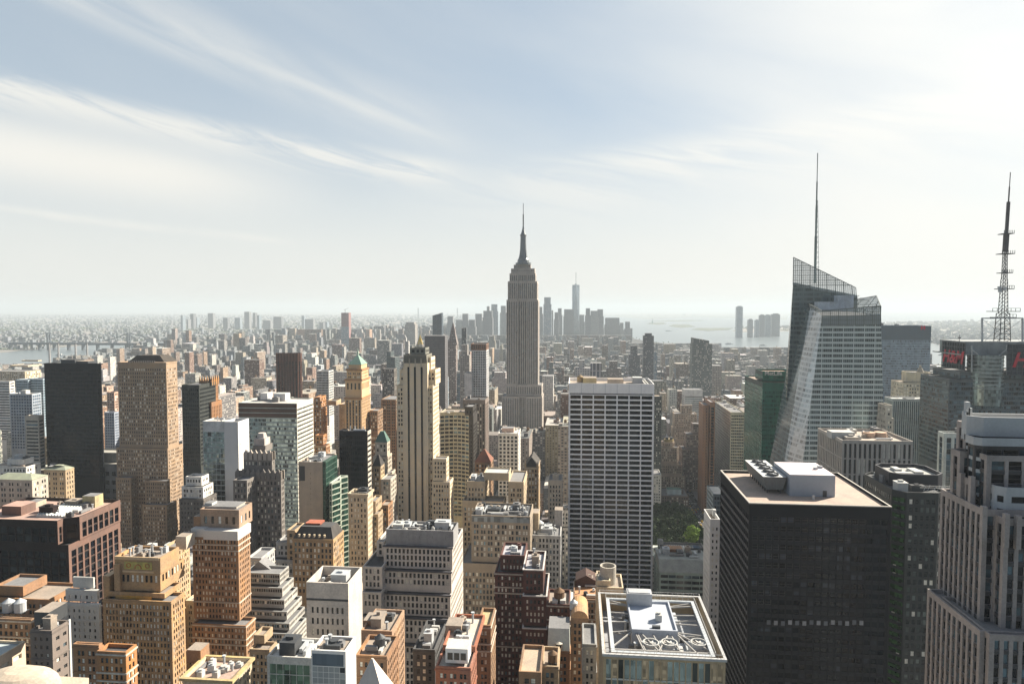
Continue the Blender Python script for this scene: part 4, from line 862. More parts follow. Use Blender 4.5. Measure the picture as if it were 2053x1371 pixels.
pbox(b, 'penthouse', 1169, 1196, 757.5, 560, 5, 14, M((.5, .42, .26)), ROOF_TAN, zb=z - 2.5); pbox(b, 'penthouse', 1219, 1250, 760, 556, 3, 12, M((.5, .42, .34)), ROOF_TAN, zb=z - 2.5); pbox(b, 'rooftop_unit', 1269, 1288, 757, 565, 5, 10, METAL, ROOF_WHITE, zb=z - 2.5)
X, Y = G(1163, 762, z - 2.5); tank(b, X, 566, z - 2.5, 2.6, 4.0, M((.35, .26, .15)), 1.0)
for px in (1293, 1299, 1305):
    m = MB(); X, _ = P(px, 765, 545); m.box(X, X + .8, 543, 584, z - 2.5, z - .4); b.part('duct', m, random.choice([ROOF_WHITE, METAL_DARK]))

# cream shaft with three dark strips
b = B('skyscraper', 'tall cream stone tower with three black vertical strips and a ribbed grey crown', 'skyscraper', 540, 1060, 60, short='cream three-strip tower')
cs = M((.71, .60, .44), var=.16); cap = M((.25, .24, .20), var=.3)
fl = ST(cs, [(GD, .7), (BLIND, .3)], 2.3, 3.55, .56, .6, .3, top=2.0, mg=.8); blank = ST(cs, [(GD, 1)], 99, 12, .001, .2, .1, top=3); 
cap_s = ST(cap, [(METAL_DARK, 1)], 1.6, 6.0, .28, .8, .4, top=.6, mg=.4)
b.t(822, 853, 697, ST(M((.22, .22, .19)), [(GD, 1)], 4, 4, .6, .55, .3, top=.8), dy=8, dep=14)
b.t(809, 855, 711, cap_s, dy=1.5, dep=21, roof=ROOF_GREY)
b.t(808, 857, 728, blank, dy=0, dep=26); b.go(); x0, x1, y0, y1 = FOOT[-1]; z = b.tiers[2]['z']
for px in (819, 832, 845.5):
    X, _ = P(px, 760, 540); m = MB(); m.box(X - .8, X + .8, y0 - .12, y0 + .1, 20, z - 3.0, bottom=True); b.part('window_strip', m, GD)
for k in range(5):
    X = x0 + (x1 - x0) * (.02 + .24 * k); m = MB(); m.box(X - .35, X + .35, y0 - .3, y0 + .3, z - 3, z + 2.6, bottom=True); m.box(X - .2, X + .2, y0 - .2, y0 + .2, z + 2.6, z + 4); b.part('finial', m, M((.5, .45, .36)))
X, Z = P(838, 690, 552); m = MB()
for k in range(9): m.beam((X - 5 + k * 1.2, 552, Z - 4), (X - 5 + k * 1.2, 552, Z + random.uniform(-1, 2)), .25)
m.beam((X - 6, 552, Z - 1.5), (X + 5, 552, Z - 1.5), .3); b.part('roof_frame', m, M((.45, .45, .4)))
bt = b; b = B('skyscraper', '', '', 541.5, 1100, 80, short='cream three-strip tower', of=bt)
b.t(801, 857, 741, fl, dy=4, dep=22, roof=ROOF_TAN); b.t(795, 858, 772, fl, dy=1.5, dep=27); b.go()
b = B('skyscraper', '', '', 542, 1100, 80, short='cream three-strip tower', of=bt)
b.t(850, 864, 716, fl, dy=6, dep=16); b.t(850, 873, 741, fl, dy=4, dep=20); b.t(850, 868, 772, fl, dy=.9, xb=880); b.go()
b = B('skyscraper', '', '', 536, 1100, 60, short='cream three-strip tower', of=bt)
b.t(868, 895, 919, fl, dy=0, xb=900); b.t(866, 902, 965, fl, dy=-2, xb=909); b.go()

# one big brown limestone tower, left
b = B('skyscraper', 'massive brown brick tower with a dark hipped roof, beside the black tower on the left', 'skyscraper', 640, 1090, 100, short='massive brown tower')
lb = M((.36, .265, .185), var=.3); lb2 = M((.42, .29, .2), var=.2)
st = ST(lb, [(GD, .76), (BLIND, .10), (BLB, .14)], 2.35, 3.7, .48, .56, .3, top=5.5, mg=1.2)
st2 = ch(st, top=1.5)
b.t(235, 333, 726, st, xb=356, roof=ROOF_DARK); b.t(233, 336, 897, st2, dy=-2, xb=368); b.go()
z = b.tiers[0]['z']; f = b.tiers[0]['f']; fi = inset_poly(f, 5)
fh_ = rect(P(255, 724, 652)[0], P(330, 724, 652)[0], 652, 675); pyramid(b, 'hip_roof', fh_, z - 1, P(290, 713, 652)[1], M((.07, .06, .05)), .62)
m = MB(); m.box(f[0][0] - .3, f[1][0] + .3, f[0][1] - .3, f[2][1] + .3, z - 1.3, z - .6); b.part('cornice', m, lb)
m = MB()
for k in range(12): m.box(f[0][0] + 8 + k * 2.4, f[0][0] + 9.6 + k * 2.4, 645, 646, z - 1, z + 1.2)
b.part('parapet_teeth', m, METAL_DARK)
for (xl, xr, yt, dy, d, lab) in ((290, 334, 963, -12, 30, 'right brown wing of the massive tower'), (285, 334, 1011, -20, 38, 'low right brown wing of the massive tower'), (232, 262, 957, -12, 30, 'left brown wing of the massive tower')):
    b2 = B('skyscraper', '', '', 640, 1100, 30, short='massive brown tower', of=b)
    b2.t(xl, xr, yt, st2, dy=dy, dep=-dy - 2.2 if yt != 963 else 9.5); b2.go()
# black tower left
stb = ST(M((.012, .014, .019), rough=.5, var=.15, spec=.12), [(GBLK, .95), (GL((.012, .016, .02), .12, spec=.3), .05)], 1.6, 3.9, .86, .66, .1, top=5, mg=.4, sp=M((.010, .012, .018), rough=.4, spec=.12))
b = S('skyscraper', 'sheer black glass tower on the left with a flat top', 'skyscraper', 650, 930, stb, [(88, 199, 728, dict(xb=206, roof=ROOF_TAN, foot=octo(.1, 3), clut=5))], 'black glass tower')
pbox(b, 'penthouse', 122, 150, 721, 660, 5, 14, METAL_DARK, ROOF_DARK); pbox(b, 'penthouse', 150, 176, 724, 662, 4, 12, METAL_DARK, ROOF_TAN)
# grey gothic tower
gw = M((.235, .215, .195), var=.3); gl_ = M((.42, .37, .32), var=.2)
st = ST(gw, gm(.5, .3, .2), 2.1, 3.5, .52, .6, .4, top=1.2, mg=.6); 
b = S('skyscraper', 'dark grey stepped gothic tower crowned with pale scalloped battlements', 'skyscraper', 400, 1120, st, [(507, 532, 893, dict(dy=9, dep=10)), (488, 545, 908, dict(dy=4, xb=551)), (471, 563, 946, dict(dy=0, xb=570))], 'grey gothic tower', 100)
for t, n in ((b.tiers[1], 6), (b.tiers[2], 9)):
    (a0, c0), (a1, c1) = t['f'][0], t['f'][2]
    for k in range(n):
        X = a0 + (a1 - a0) * (k + .5) / n; w = (a1 - a0) / n * .36; m = MB(); m.box(X - w, X + w, c0 - .3, c0 + 1.2, t['z'] - 4.2, t['z'] + .6, bottom=True); m.prism(rect(X - w * .7, X + w * .7, c0 - .1, c0 + 1), t['z'] + .6, t['z'] + 2.1, pts1=rect(X - w * .2, X + w * .2, c0 + .2, c0 + .7)); b.part('battlement', m, gl_ if t is b.tiers[1] else gw)
    for k in range(4):
        Yk = c0 + 1.2 + (c1 - c0 - 2) * (k + .5) / 4; m = MB(); m.box(a1 - .9, a1 + .3, Yk - 1, Yk + 1, t['z'] - 4.2, t['z'] + 1, bottom=True); b.part('battlement', m, gl_)
bgoth = b
x0, x1, zz = pbox(b, 'crown', 509, 530, 879, 410, 8, 8, M((.5, .44, .4)), ROOF_GREY)
m = MB(); m.cyl((x0 + x1) / 2, 414, 3.2, zz, zz + 3, 8, r1=2.4); b.part('crown_cap', m, M((.52, .46, .42)))
S('office_building', 'grey stepped brick wing at the right foot of the grey gothic tower', 'office building', 385, 1200, pun('lgrey', 2.3, 3.4, g=gm(.5, .3, .2)), [(553, 585, 1086, dict(xb=604, roof=ROOF_GREY)), (545, 596, 1121, dict(dy=-4, xb=622))], 'grey gothic tower', 40, of=bgoth)
S('office_building', 'dark grey windowed left wing of the gothic tower, in front of it', 'office building', 388, 1120, st, [(467, 495, 962, dict(dep=11.5))], 'grey gothic tower', 20, of=bgoth)
# glass slab with brown top band
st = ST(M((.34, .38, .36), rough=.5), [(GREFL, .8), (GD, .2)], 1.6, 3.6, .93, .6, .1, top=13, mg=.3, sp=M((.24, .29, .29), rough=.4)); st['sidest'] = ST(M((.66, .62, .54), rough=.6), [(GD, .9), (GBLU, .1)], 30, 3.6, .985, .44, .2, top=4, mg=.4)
b = S('office_tower', 'wide glassy slab with a dark brown top band and cream striped sunlit side', 'office tower', 560, 1060, st, [(478, 595, 807, dict(xb=629, roof=M((.55, .5, .45), streak=0), clut=4))], 'brown-banded glass slab')
x0, x1, y0, y1 = FOOT[-1]; z = b.tiers[0]['z']; m = MB()
for k, c in enumerate((0, 4.2, 8.4)): m.box(x0 - .1, x1 + .05, y0 - .25, y0 + .1, z - c - 4.0, z - c - .5, bottom=True)
b.part('louver_band', m, M((.10, .06, .045), rough=.6)); 
for a, c, d in ((522, 536, 788), (548, 572, 789)): pbox(b, 'penthouse', a, c, d, 580, 6, 10, M((.6, .6, .6)), ROOF_WHITE)
# white building with glass front
st = ST(M((.5, .52, .52), rough=.5), [(GREFL, .9), (GD, .1)], 3.2, 4.2, .95, .8, .1, top=8, mg=.3, sp=M((.3, .34, .34)))
b = S('office_tower', 'square tower whose glass front mirrors a yellow building, joined to a white slab', 'office tower', 501, 1000, st, [(406, 449.5, 844, dict(dep=17, roof=M((.5, .45, .4), streak=0), clut=3))], 'mirror-fronted tower')
wsl = M((.56, .57, .57), rough=.6, var=.1); st = ST(wsl, [(GD, 1)], 20, 40, .001, .1, .05, top=1); st['sidest'] = ST(M((.66, .66, .64), rough=.6, var=.1), [(GD, 1)], 5.2, 3.9, .14, .3, .2, top=4, mg=.5)  # front wall greyed for shade, sunny side painted paler
b = S('office_tower', 'blank white slab wall with tiny scattered slits on its sunny side', 'office tower', 500, 1000, st, [(449.5, 477, 845, dict(xb=500, roof=ROOF_GREY, par=2))], 'blank white slab')
# dark brown / ornate pair
S('office_building', 'plain black green slab between the massive brown tower and the spiky brown crown', 'office building', 620, 900, ST(M((.05, .055, .05)), [(GBLK, .8), (GD, .2)], 2, 3.8, .7, .6, .15, top=3), [(364, 399, 771, dict(dep=30))], 'black green slab')
ot = M((.30, .165, .09), var=.3); st = ST(ot, [(GD, 1)], 3, 3.8, .35, .75, .5, top=4, sp=M((.13, .09, .06)))
b = S('skyscraper', 'brown gothic tower with a spiky crown glowing orange on its sunny side', 'skyscraper', 640, 960, st, [(401, 421, 763, dict(xb=438)), (397, 424, 806, dict(dy=-2, xb=446)), (387, 431, 872, dict(dy=-4, xb=448))], 'spiky brown tower')
bspk = b; (a0, c0), (a1, c1) = b.tiers[0]['f'][0], b.tiers[0]['f'][2]; z = b.tiers[0]['z']
for k in range(5):
    for X, Yk in ((a0 + (a1 - a0) * k / 4, c0), (a1, c0 + (c1 - c0) * k / 4)):
        m = MB(); m.box(X - .7, X + .7, Yk - .7, Yk + .7, z - 5, z + 1.4, bottom=True); m.prism(rect(X - .6, X + .6, Yk - .6, Yk + .6), z + 1.4, z + 5.2, pts1=rect(X - .1, X + .1, Yk - .1, Yk + .1)); b.part('pinnacle', m, M((.42, .25, .13)))
S('office_building', 'narrow brown shaft standing left of the spiky brown crown', 'office building', 630, 920, st, [(386, 399.5, 808, dict(dep=15))], 'spiky brown tower', of=bspk)
# green pyramid tower
ml = M((.60, .42, .25), var=.2); st = pun(ml, 2.4, 3.5, .45, .55, g=gm(.75, .15, .1), top=3); sp_ = ST(ml, [(GD, .9), (BLIND, .1)], 3.4, 3.5, .55, .6, .5, top=2, sp=M((.2, .13, .08)))
b = S('skyscraper', 'slender tan tower topped by a pale green copper pyramid', 'skyscraper', 700, 870, st, [(699, 724, 731, dict(dy=4, xb=736)), (695, 725, 740, dict(dy=1, xb=739)), (692, 725, 760, dict(dy=0, xb=741, st=pun(ml, 4.5, 9, .4, .75, g=[(GD, 1)], top=3, base=2))), (691, 725, 797, dict(dy=-1, xb=743, st=sp_))], 'green pyramid tower', 30)
z = b.tiers[0]['z']; f = inset_poly(b.tiers[0]['f'], -.6); zt = P(713, 712, 715)[1]; pyramid(b, 'pyramid_roof', f, z + .02, zt, M((.21, .32, .26), var=.3), .12)
m = MB(); cx = sum(p[0] for p in f) / 4; cy2 = sum(p[1] for p in f) / 4; m.cyl(cx, cy2, 1.1, zt, zt + 3, 8); m.cyl(cx, cy2, 1.1, zt + 3, zt + 8, 8, r1=.1); b.part('lantern', m, M((.4, .5, .42)))
for t in b.tiers[1:]:
    m = MB(); g2 = inset_poly(t['f'], -.8); m.ring(g2, inset_poly(t['f'], .2), t['z'] + .15)
    for k in range(4): a, c = g2[k], g2[(k + 1) % 4]; m.quad((a[0], a[1], t['z'] - 1.6), (c[0], c[1], t['z'] - 1.6), (c[0], c[1], t['z'] + .15), (a[0], a[1], t['z'] + .15))
    b.part('cornice', m, M((.34, .2, .11)))
# brown dark slab with ribs
st = ST(M((.10, .05, .038), rough=.6), [(GBLK, .9), (GD, .1)], 5.2, 3.8, .62, .7, .5, top=12, mg=1.2, sp=M((.035, .035, .04), rough=.3)); 
b = S('skyscraper', 'dark brown slab tower with a ribbed bronze top, alone on the left of centre', 'skyscraper', 1000, 800, st, [(551, 601, 708, dict(xb=607, foot=octo(3), roof=ROOF_DARK))], 'dark bronze ribbed slab')
x0, x1, y0, y1 = FOOT[-1]; z = b.tiers[0]['z']
m = MB()
for k in range(8): X = x0 + 3 + (x1 - x0 - 6) * k / 7; m.box(X - .5, X + .5, y0 - .5, y0 + .3, z - 90, z + .2, bottom=True)
b.part('ribs', m, M((.17, .09, .065)))
S('office_tower', 'small grey white gridded tower with a bright side, right of the dark bronze slab', 'office tower', 950, 810, ST(M((.50, .5, .48)), [(GD, .5), (GBLU, .5)], 2.2, 3.6, .7, .62, .2, top=1.5), [(634, 659, 743, dict(xb=669, roof=ROOF_GREY))], 'grey white gridded tower')
# black box
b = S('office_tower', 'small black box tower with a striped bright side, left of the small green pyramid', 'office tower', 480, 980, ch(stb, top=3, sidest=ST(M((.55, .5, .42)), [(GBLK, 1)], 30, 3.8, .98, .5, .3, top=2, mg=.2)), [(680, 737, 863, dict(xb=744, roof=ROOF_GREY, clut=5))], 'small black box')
# tan cylinder ... buildings between
S('apartment_tower', 'orange brick tower with sunlit side, between the glass slab and the green pyramid tower', 'apartment tower', 700, 870, pun('brick', 2.6, 3.3), [(630, 640, 796, dict(dep=20)), (628, 646, 818, dict(xb=656, dy=-2))], 'orange brick tower', 0)
S('office_building', 'grey tan blank slab behind the black box, left of the green pyramid tower', 'office building', 730, 870, pun('tan', 3.2, 3.6, .2, .3), [(656, 674, 803, dict(xb=684)), (680, 692, 810, dict(dy=10, dep=20))], 'grey tan blank slab')
S('building', 'orange tiled roofs of a low stepped brick building in the shadowed valley', 'building', 610, 920, pun('brick', 2.6, 3.3), [(632, 648, 872, dict(xb=655, roof=RED_ROOF)), (630, 654, 893, dict(dy=-4, xb=662, roof=RED_ROOF))], 'orange stepped roofs')
b = S('office_building', 'pale stone building with a small dark green pyramid roof, left of the cream tower', 'office building', 560, 1020, pun('stone', 2.6, 3.6, g=gm(.6, .3, .1)), [(752, 776, 886, dict(xb=782)), (748, 775, 915, dict(dy=-3, xb=786)), (742, 780, 950, dict(dy=-6, xb=793))], 'small green pyramid building', 20)
f = b.tiers[0]['f']; pyramid(b, 'pyramid_roof', inset_poly(f, -.3), b.tiers[0]['z'] + .02, P(766, 864, 565)[1], M((.11, .19, .165), var=.3), .3)
b = S('office_building', 'tan building with a dark slate pyramid roof, right of the small black box', 'office building', 500, 1000, pun('tan', 2.4, 3.4), [(747, 763, 934, dict(xb=771))], 'slate pyramid building', 20)
f = b.tiers[0]['f']; pyramid(b, 'pyramid_roof', inset_poly(f, -.3), b.tiers[0]['z'] + .02, P(757, 911, 505)[1], SLATE, .15)
S('office_building', 'brown ornate block with sunlit side, right of the green pyramid tower', 'office building', 720, 930, pun('brown', 2.6, 3.6), [(741, 757, 823, dict(xb=768)), (742, 762, 872, dict(dy=-3, xb=770))], 'brown ornate block')
S('office_building', 'dark brown block in shade just left of the cream tower', 'office building', 800, 960, pun('brown', 3, 3.6, g=gm(.95, .05, .0)), [(764, 794, 800, dict(dep=40))], 'dark brown shaded block')
S('office_building', 'grey brown slab with sunlit right edge, left behind the cream tower', 'office building', 1250, 800, pun('bgrey', 3, 3.6), [(766, 790, 739, dict(xb=796))], 'grey brown slab behind the cream tower')
S('office_building', 'dark building with a slanted glass top, left behind the cream tower', 'office building', 1500, 740, ST(M((.1, .12, .12)), [(GBLU, 1)], 4, 3.8, .8, .6, .2), [(775, 783, 705, dict(dep=30)), (775, 792, 716, dict(dep=40, dy=-2))], 'slant-topped dark building')
# green glass with beige wall, wavy glass, cream tower
b = S('office_building', 'flat beige stone wall tower with a dark corner, left of the green glass', 'office building', 440, 1030, ST(M((.43, .37, .30), var=.25), [(GD, 1)], 30, 3.5, .02, .3, .1, top=6, mg=4), [(598, 646, 925, dict(dep=27, roof=ROOF_GREY, clut=6))], 'beige stone wall tower')
x0, x1, y0, y1 = FOOT[-1]; z = b.tiers[0]['z']; m = MB(); m.box(x0 + .6, x0 + 4.5, y0 - .1, y0 + .1, z - 13, z - 3, bottom=True); b.part('corner_glazing', m, METAL_DARK)
S('office_building', 'dark green glass slab attached right of the beige stone wall', 'office building', 440.5, 1030, ST(M((.06, .10, .08), rough=.4), [(GGRN, 1)], 1.6, 3.7, .9, .75, .08, top=.6, mg=.2), [(646, 653, 925, dict(xb=677))], 'dark green glass slab')
S('office_building', 'lower green glass building with rippling white floor lines, beside the cream corniced tower', 'office building', 430, 1160, ST(M((.45, .50, .42)), [(GGRN, 1)], 20, 3.7, .98, .78, .1, top=.8, mg=.2), [(660, 674, 968, dict(xb=697, foot=lambda x0, x1, y0, y1: [(x0, y0), (x1 - 3, y0), (x1, y0 + 8), (x1 - 2.4, y0 + 16), (x1 + .6, y1), (x0, y1)]))], 'rippled green glass building')
b = S('office_tower', 'slim cream stone tower with a heavy cornice, right of the rippled green glass', 'office tower', 425, 1130, ST(W_['cream'], gm(.6, .3, .1), 2.0, 3.5, .46, .6, .3, top=2.2), [(699, 737, 989, dict(xb=748, roof=ROOF_TAN, clut=4))], 'cream corniced tower', 80)
t = b.tiers[0]; g2 = inset_poly(t['f'], -.7); m = MB(); m.ring(g2, inset_poly(t['f'], .2), t['z'] + .15)
for k in range(4): a, c = g2[k], g2[(k + 1) % 4]; m.quad((a[0], a[1], t['z'] - 1.2), (c[0], c[1], t['z'] - 1.2), (c[0], c[1], t['z'] + .15), (a[0], a[1], t['z'] + .15))
b.part('cornice', m, W_['cream'])
S('office_building', 'tan building stepping down right of the cream corniced tower', 'office building', 440, 1120, pun('tan', 2.3, 3.4), [(740, 753, 1004, dict(xb=766)), (740, 758, 1030, dict(dy=-3, xb=768, roof=ROOF_TAN))], 'tan stepped building', 20)
S('office_building', 'small brown flat-roofed building before the foot of the cream three-strip tower', 'office building', 470, 1100, pun('brick2', 2.4, 3.4), [(762, 778, 1012, dict(xb=788, roof=ROOF_TAN, clut=2))], 'small brown flat-roofed building')
S('office_building', 'tan slab with sunlit side left of the cream three-strip tower, below the slate pyramid', 'office building', 500, 1060, pun('stone', 2.4, 3.5), [(764, 783, 960, dict(xb=795))], 'tan slab by the cream tower', 20)
b = S('apartment_building', 'brown and cream building with a dark mansard roof with dormers and a red roof hut', 'apartment building', 372, 1150, pun(M((.42, .29, .17)), 2.3, 3.4, g=gm(.5, .3, .2)), [(586, 668, 1079, dict(xb=690))], 'mansard-roofed building', 60)
x0, x1, y0, y1 = FOOT[-1]; z = b.tiers[0]['z']; m = MB(); m.prism(rect(x0 + .3, x1 - .3, y0 + .3, y1 - .3), z + .02, z + 5.6, 0, 1, pts1=rect(x0 + 3, x1 - 3, y0 + 5, y1 - 3)); mr = b.part('mansard', m, [SLATE, ROOF_DARK])
for k in range(6):
    X = x0 + 3.5 + k * 3; m = MB(); m.box(X - .5, X + .5, y0 + .8, y0 + 3, z + .5, z + 2.2); b.part('dormer', m, M((.5, .42, .3)), parent=mr)
pbox(b, 'roof_hut', 612, 642, 1048, 380, 4, 7, M((.32, .10, .06)), M((.4, .14, .09)), zb=z + 5.5)
S('building', 'small yellow-brown building left behind the mansard roof', 'building', 382, 1150, pun('tan', 2.3, 3.4), [(575, 591, 1062, dict(dep=14, roof=ROOF_DARK, clut=2))], 'small yellow-brown building')
# striped curved slab
def curved(x0, x1, y0, y1): return [(x0 + (x1 - x0) * k / 7, y0 + 5.5 * math.sin(math.pi * k / 7) ** 1) for k in range(8)] + [(x1, y1), (x0, y1)]
st = ST(M((.40, .37, .28), rough=.7), [(GD, .8), (GBLU, .2)], 4.2, 3.7, .94, .58, .2, top=2.5, mg=.25)
b = S('office_tower', 'gently curved slab with beige floor stripes and a dark end, right of the cream tower', 'office tower', 620, 1000, st, [(882, 940, 827, dict(dep=26, foot=curved, roof=ROOF_TAN, clut=3))], 'curved striped slab')
S('office_building', 'dark brown end tower attached right of the curved striped slab', 'office building', 619, 1000, ST(M((.05, .045, .04), rough=.5), [(GBLK, 1)], 3, 3.7, .5, .6, .2, top=8), [(932, 948, 815, dict(xb=955, dy=1)), (940, 949, 833, dict(xb=957))], 'dark end tower')
b = S('skyscraper', 'brown grey slab with pale piers and sunlit right edge, below the pale bronze-capped tower', 'skyscraper', 700, 1000, ST(M((.23, .19, .165)), [(GD, .8), (BLIND, .2)], 2.6, 3.6, .5, .7, .4, top=4, sp=M((.1, .08, .07))), [(928, 973, 801, dict(xb=980, roof=ROOF_DARK, clut=2))], 'brown grey piered slab')
S('skyscraper', 'pale bluish ribbed tower with a bronze cap, left of the tall spired skyscraper', 'skyscraper', 1050, 810, ST(M((.50, .50, .50)), [(GBLU, .7), (GD, .3)], 2.6, 3.8, .6, .72, .3, top=1.5), [(944, 975, 689, dict(xb=980, dep=20, st=ST(M((.22, .13, .09)), [(GD, 1)], 3.4, 8, .3, .7, .4, top=1))), (945, 975, 702, dict(xb=980, dy=.5))], 'pale bronze-capped tower')
S('office_building', 'plain pale grey block attached left of the bronze-capped tower', 'office building', 1040, 810, ST(M((.48, .47, .46)), [(GD, 1)], 20, 20, .01, .1, .1), [(931, 946, 748, dict(dep=24))], 'plain pale block')
b = S('office_building', 'white gridded office tower, low in the centre, in front of the spired skyscraper', 'office building', 650, 960, ST(W_['white'], [(GD, .7), (GBLU, .3)], 3.6, 3.7, .62, .66, .5, top=2.2, mg=.4), [(999, 1039, 868, dict(xb=1044, roof=ROOF_WHITE, clut=4))], 'white gridded office tower', 80)
pbox(b, 'penthouse', 1006, 1030, 858, 660, 4, 10, M((.55, .4, .33)), ROOF_GREY)
b = S('office_building', 'brown building with a red tiled pyramid roof, right of the curved striped slab', 'office building', 560, 980, pun('brown', 2.4, 3.4), [(952, 984, 926, dict(xb=989))], 'red pyramid roof building', 20)
f = b.tiers[0]['f']; pyramid(b, 'pyramid_roof', inset_poly(f, -.4), b.tiers[0]['z'] + .02, P(971, 899, 570)[1], RED_ROOF, .08)
b = S('office_building', 'tan gothic building with a steep slate gable, left of the white gridded slab', 'office building', 560, 1040, pun('tan', 2.4, 3.4), [(1052, 1079, 936, dict(xb=1083))], 'steep-gabled tan building', 30)
x0, x1, y0, y1 = FOOT[-1]; z = b.tiers[0]['z']; m = MB(); m.prism(rect(x0, x1, y0, y1), z + .02, z + 7.5, pts1=rect((x0 + x1) / 2 - .3, (x0 + x1) / 2 + .3, y0 + 2, y1 - 2)); b.part('gable_roof', m, SLATE)
for X in (x0 + .6, x1 - .6): m = MB(); m.box(X - .7, X + .7, y0 - .1, y0 + 1.5, z - 2, z + 2, bottom=True); m.prism(rect(X - .6, X + .6, y0, y0 + 1.3), z + 2, z + 5, pts1=rect(X - .05, X + .05, y0 + .6, y0 + .7)); b.part('pinnacle', m, W_['tan'])
S('office_building', 'ornate cream building with arched top windows, left edge of the white gridded slab', 'office building', 520, 1040, ST(W_['stone'], gm(.7, .2, .1), 2.2, 3.4, .45, .6, .3, top=3.5), [(1099, 1127, 962, dict(dep=20, roof=ROOF_GREY, clut=5))], 'arched-top cream building', 30)
# tan complex in the centre
cc = M((.49, .40, .28), var=.22); st = pun(cc, 2.3, 3.4, .5, .6, g=gm(.75, .2, .05), top=4)
bcr = S('office_building', 'large cream stepped block with blank upper walls, centre, between the cream tower and white slab', 'office building', 450, 1080, st, [(970, 1020, 947, dict(dy=4, dep=16, roof=ROOF_WHITE)), (1019, 1050, 965, dict(dy=2, xb=1057)), (936, 972, 964, dict(dy=.5, dep=22, roof=ROOF_GREY, clut=3))], 'large cream stepped block', 60)
for t_ in (0,): pass
S('office_building', 'cream lower wing with small windows at the left of the large cream stepped block', 'office building', 446, 1120, st, [(927, 1010, 1003, dict(dep=14, roof=ROOF_TAN))], 'large cream stepped block', 60, of=bcr)
pc = M((.36, .30, .23), var=.22)
b = S('office_building', 'broad tan block with a glazed grey top floor and cluttered roof, centre', 'office building', 405, 1240, pun(pc, 2.15, 3.5, .56, .64, g=gm(.65, .25, .1), top=5), [(945, 1063, 1032, dict(xb=1069, roof=ROOF_DARK, clut=16)), (922, 1062, 1128, dict(dy=-3, xb=1070))], 'broad glazed-top tan block', 100)
x0, x1, y0, y1 = [b.tiers[0]['f'][0][0], b.tiers[0]['f'][2][0], b.tiers[0]['f'][0][1], b.tiers[0]['f'][2][1]]; z = b.tiers[0]['z']; m = MB(); m.box(x0 + .5, x1 - .5, y0 - .12, y0 + .1, z - 4, z - .6, bottom=True); b.part('glazed_floor', m, GL((.2, .22, .22), .2, bay=2)); 
b = S('office_building', 'grey stone building with rooftop tanks, squeezed between the tan block and white slab', 'office building', 425, 1240, pun('lgrey', 2.3, 3.6, g=gm(.8, .2, .0)), [(1063, 1124, 1072, dict(dep=26, roof=ROOF_GREY, clut=12))], 'tank-topped grey building', 60)
tank(b, *G(1082, 1062, b.tiers[0]['z'] - 1), b.tiers[0]['z'] - 1, 2.6, 4, METAL, .8); pbox(b, 'penthouse', 1062, 1080, 1028, 432, 9, 10, M((.5, .42, .3)), ROOF_TAN, zb=b.tiers[0]['z'] - 1); pbox(b, 'penthouse', 1112, 1128, 1022, 445, 8, 8, M((.4, .38, .36)), ROOF_TAN, zb=b.tiers[0]['z'] - 1)
# ---- right side
b = S('office_building', 'dark narrow building peeking out along the right edge of the white gridded slab', 'office building', 900, 960, ST(M((.12, .13, .12)), [(GD, .8), (BLIND, .2)], 2.2, 3.4, .6, .6, .2), [(1305, 1327, 794, dict(dep=20, roof=ROOF_TAN))], 'dark narrow slab beside the white slab')
b = S('office_tower', 'tan stone tower with rounded stepped shoulders and a drum on top', 'office tower', 950, 1010, ST(M((.40, .32, .26)), [(GD, .7), (BLIND, .3)], 2.4, 3.6, .45, .7, .3, top=2), [(1328, 1353, 886, dict(dy=5, dep=14, cham=3)), (1318, 1362, 896, dict(dy=2, dep=22, cham=3)), (1316, 1368, 930, dict(dy=1, dep=26)), (1314, 1374, 952, dict(dy=0, dep=28))], 'drum-topped tan tower', 40)
m = MB(); X, Z = P(1341, 880, 964); m.cyl(X, 964, 6.5, b.tiers[0]['z'] - 1, Z, 20); b.part('roof_drum', m, M((.3, .24, .12)))
for dx in (-3, 3): m = MB(); m.cyl(X + dx, 962, 2.2, Z, Z + 3.4, 12); b.part('water_tank', m, METAL_DARK)
S('office_tower', 'beige ziggurat-topped tower with clustered setbacks, right of the drum-topped tower', 'office tower', 1060, 1010, ST(M((.47, .39, .31)), gm(.6, .3, .1), 2.6, 3.6, .4, .5, .3), [(1366, 1388, 812, dict(dy=6, dep=12)), (1352, 1397, 829, dict(dy=3, dep=20)), (1351, 1400, 860, dict(dy=1, dep=28)), (1346, 1404, 885, dict(dy=0, dep=34))], 'beige ziggurat tower')
S('office_tower', 'white banded low slab behind the beige ziggurat tower', 'office tower', 1350, 850, rib(M((.56, .56, .54)), 30, 3.8, .98, .45, top=12), [(1372, 1409, 781, dict(dep=30))], 'white banded slab')
S('office_tower', 'dark tan stone block with stepped left side, between the ziggurat and copper slab', 'office tower', 985, 1000, pun(M((.27, .22, .19)), 2.3, 3.5, .45, .55, g=gm(.6, .3, .1)), [(1389, 1409, 849, dict(dep=16)), (1376, 1410, 870, dict(dy=-3, dep=22)), (1368, 1410, 900, dict(dy=-6, dep=28))], 'dark tan stepped block', 20)
cp = M((.28, .16, .105), rough=.5, var=.2)
b = S('office_tower', 'slim copper brown slab with rounded end and dark glass half', 'office tower', 883, 1060, ST(cp, [(GD, 1)], 3, 3.8, .3, .6, .2, top=3), [(1410, 1424, 812, dict(dep=34, cham=2.2))], 'copper brown slab')
S('office_tower', 'dark glazed half of the copper slab, striped with copper, left of the cream gridded tower', 'office tower', 880, 1060, ST(cp, [(GBLK, 1)], 5, 3.8, .8, .8, .25, top=6), [(1424, 1434, 806, dict(dep=36))], 'copper brown slab', of=b)
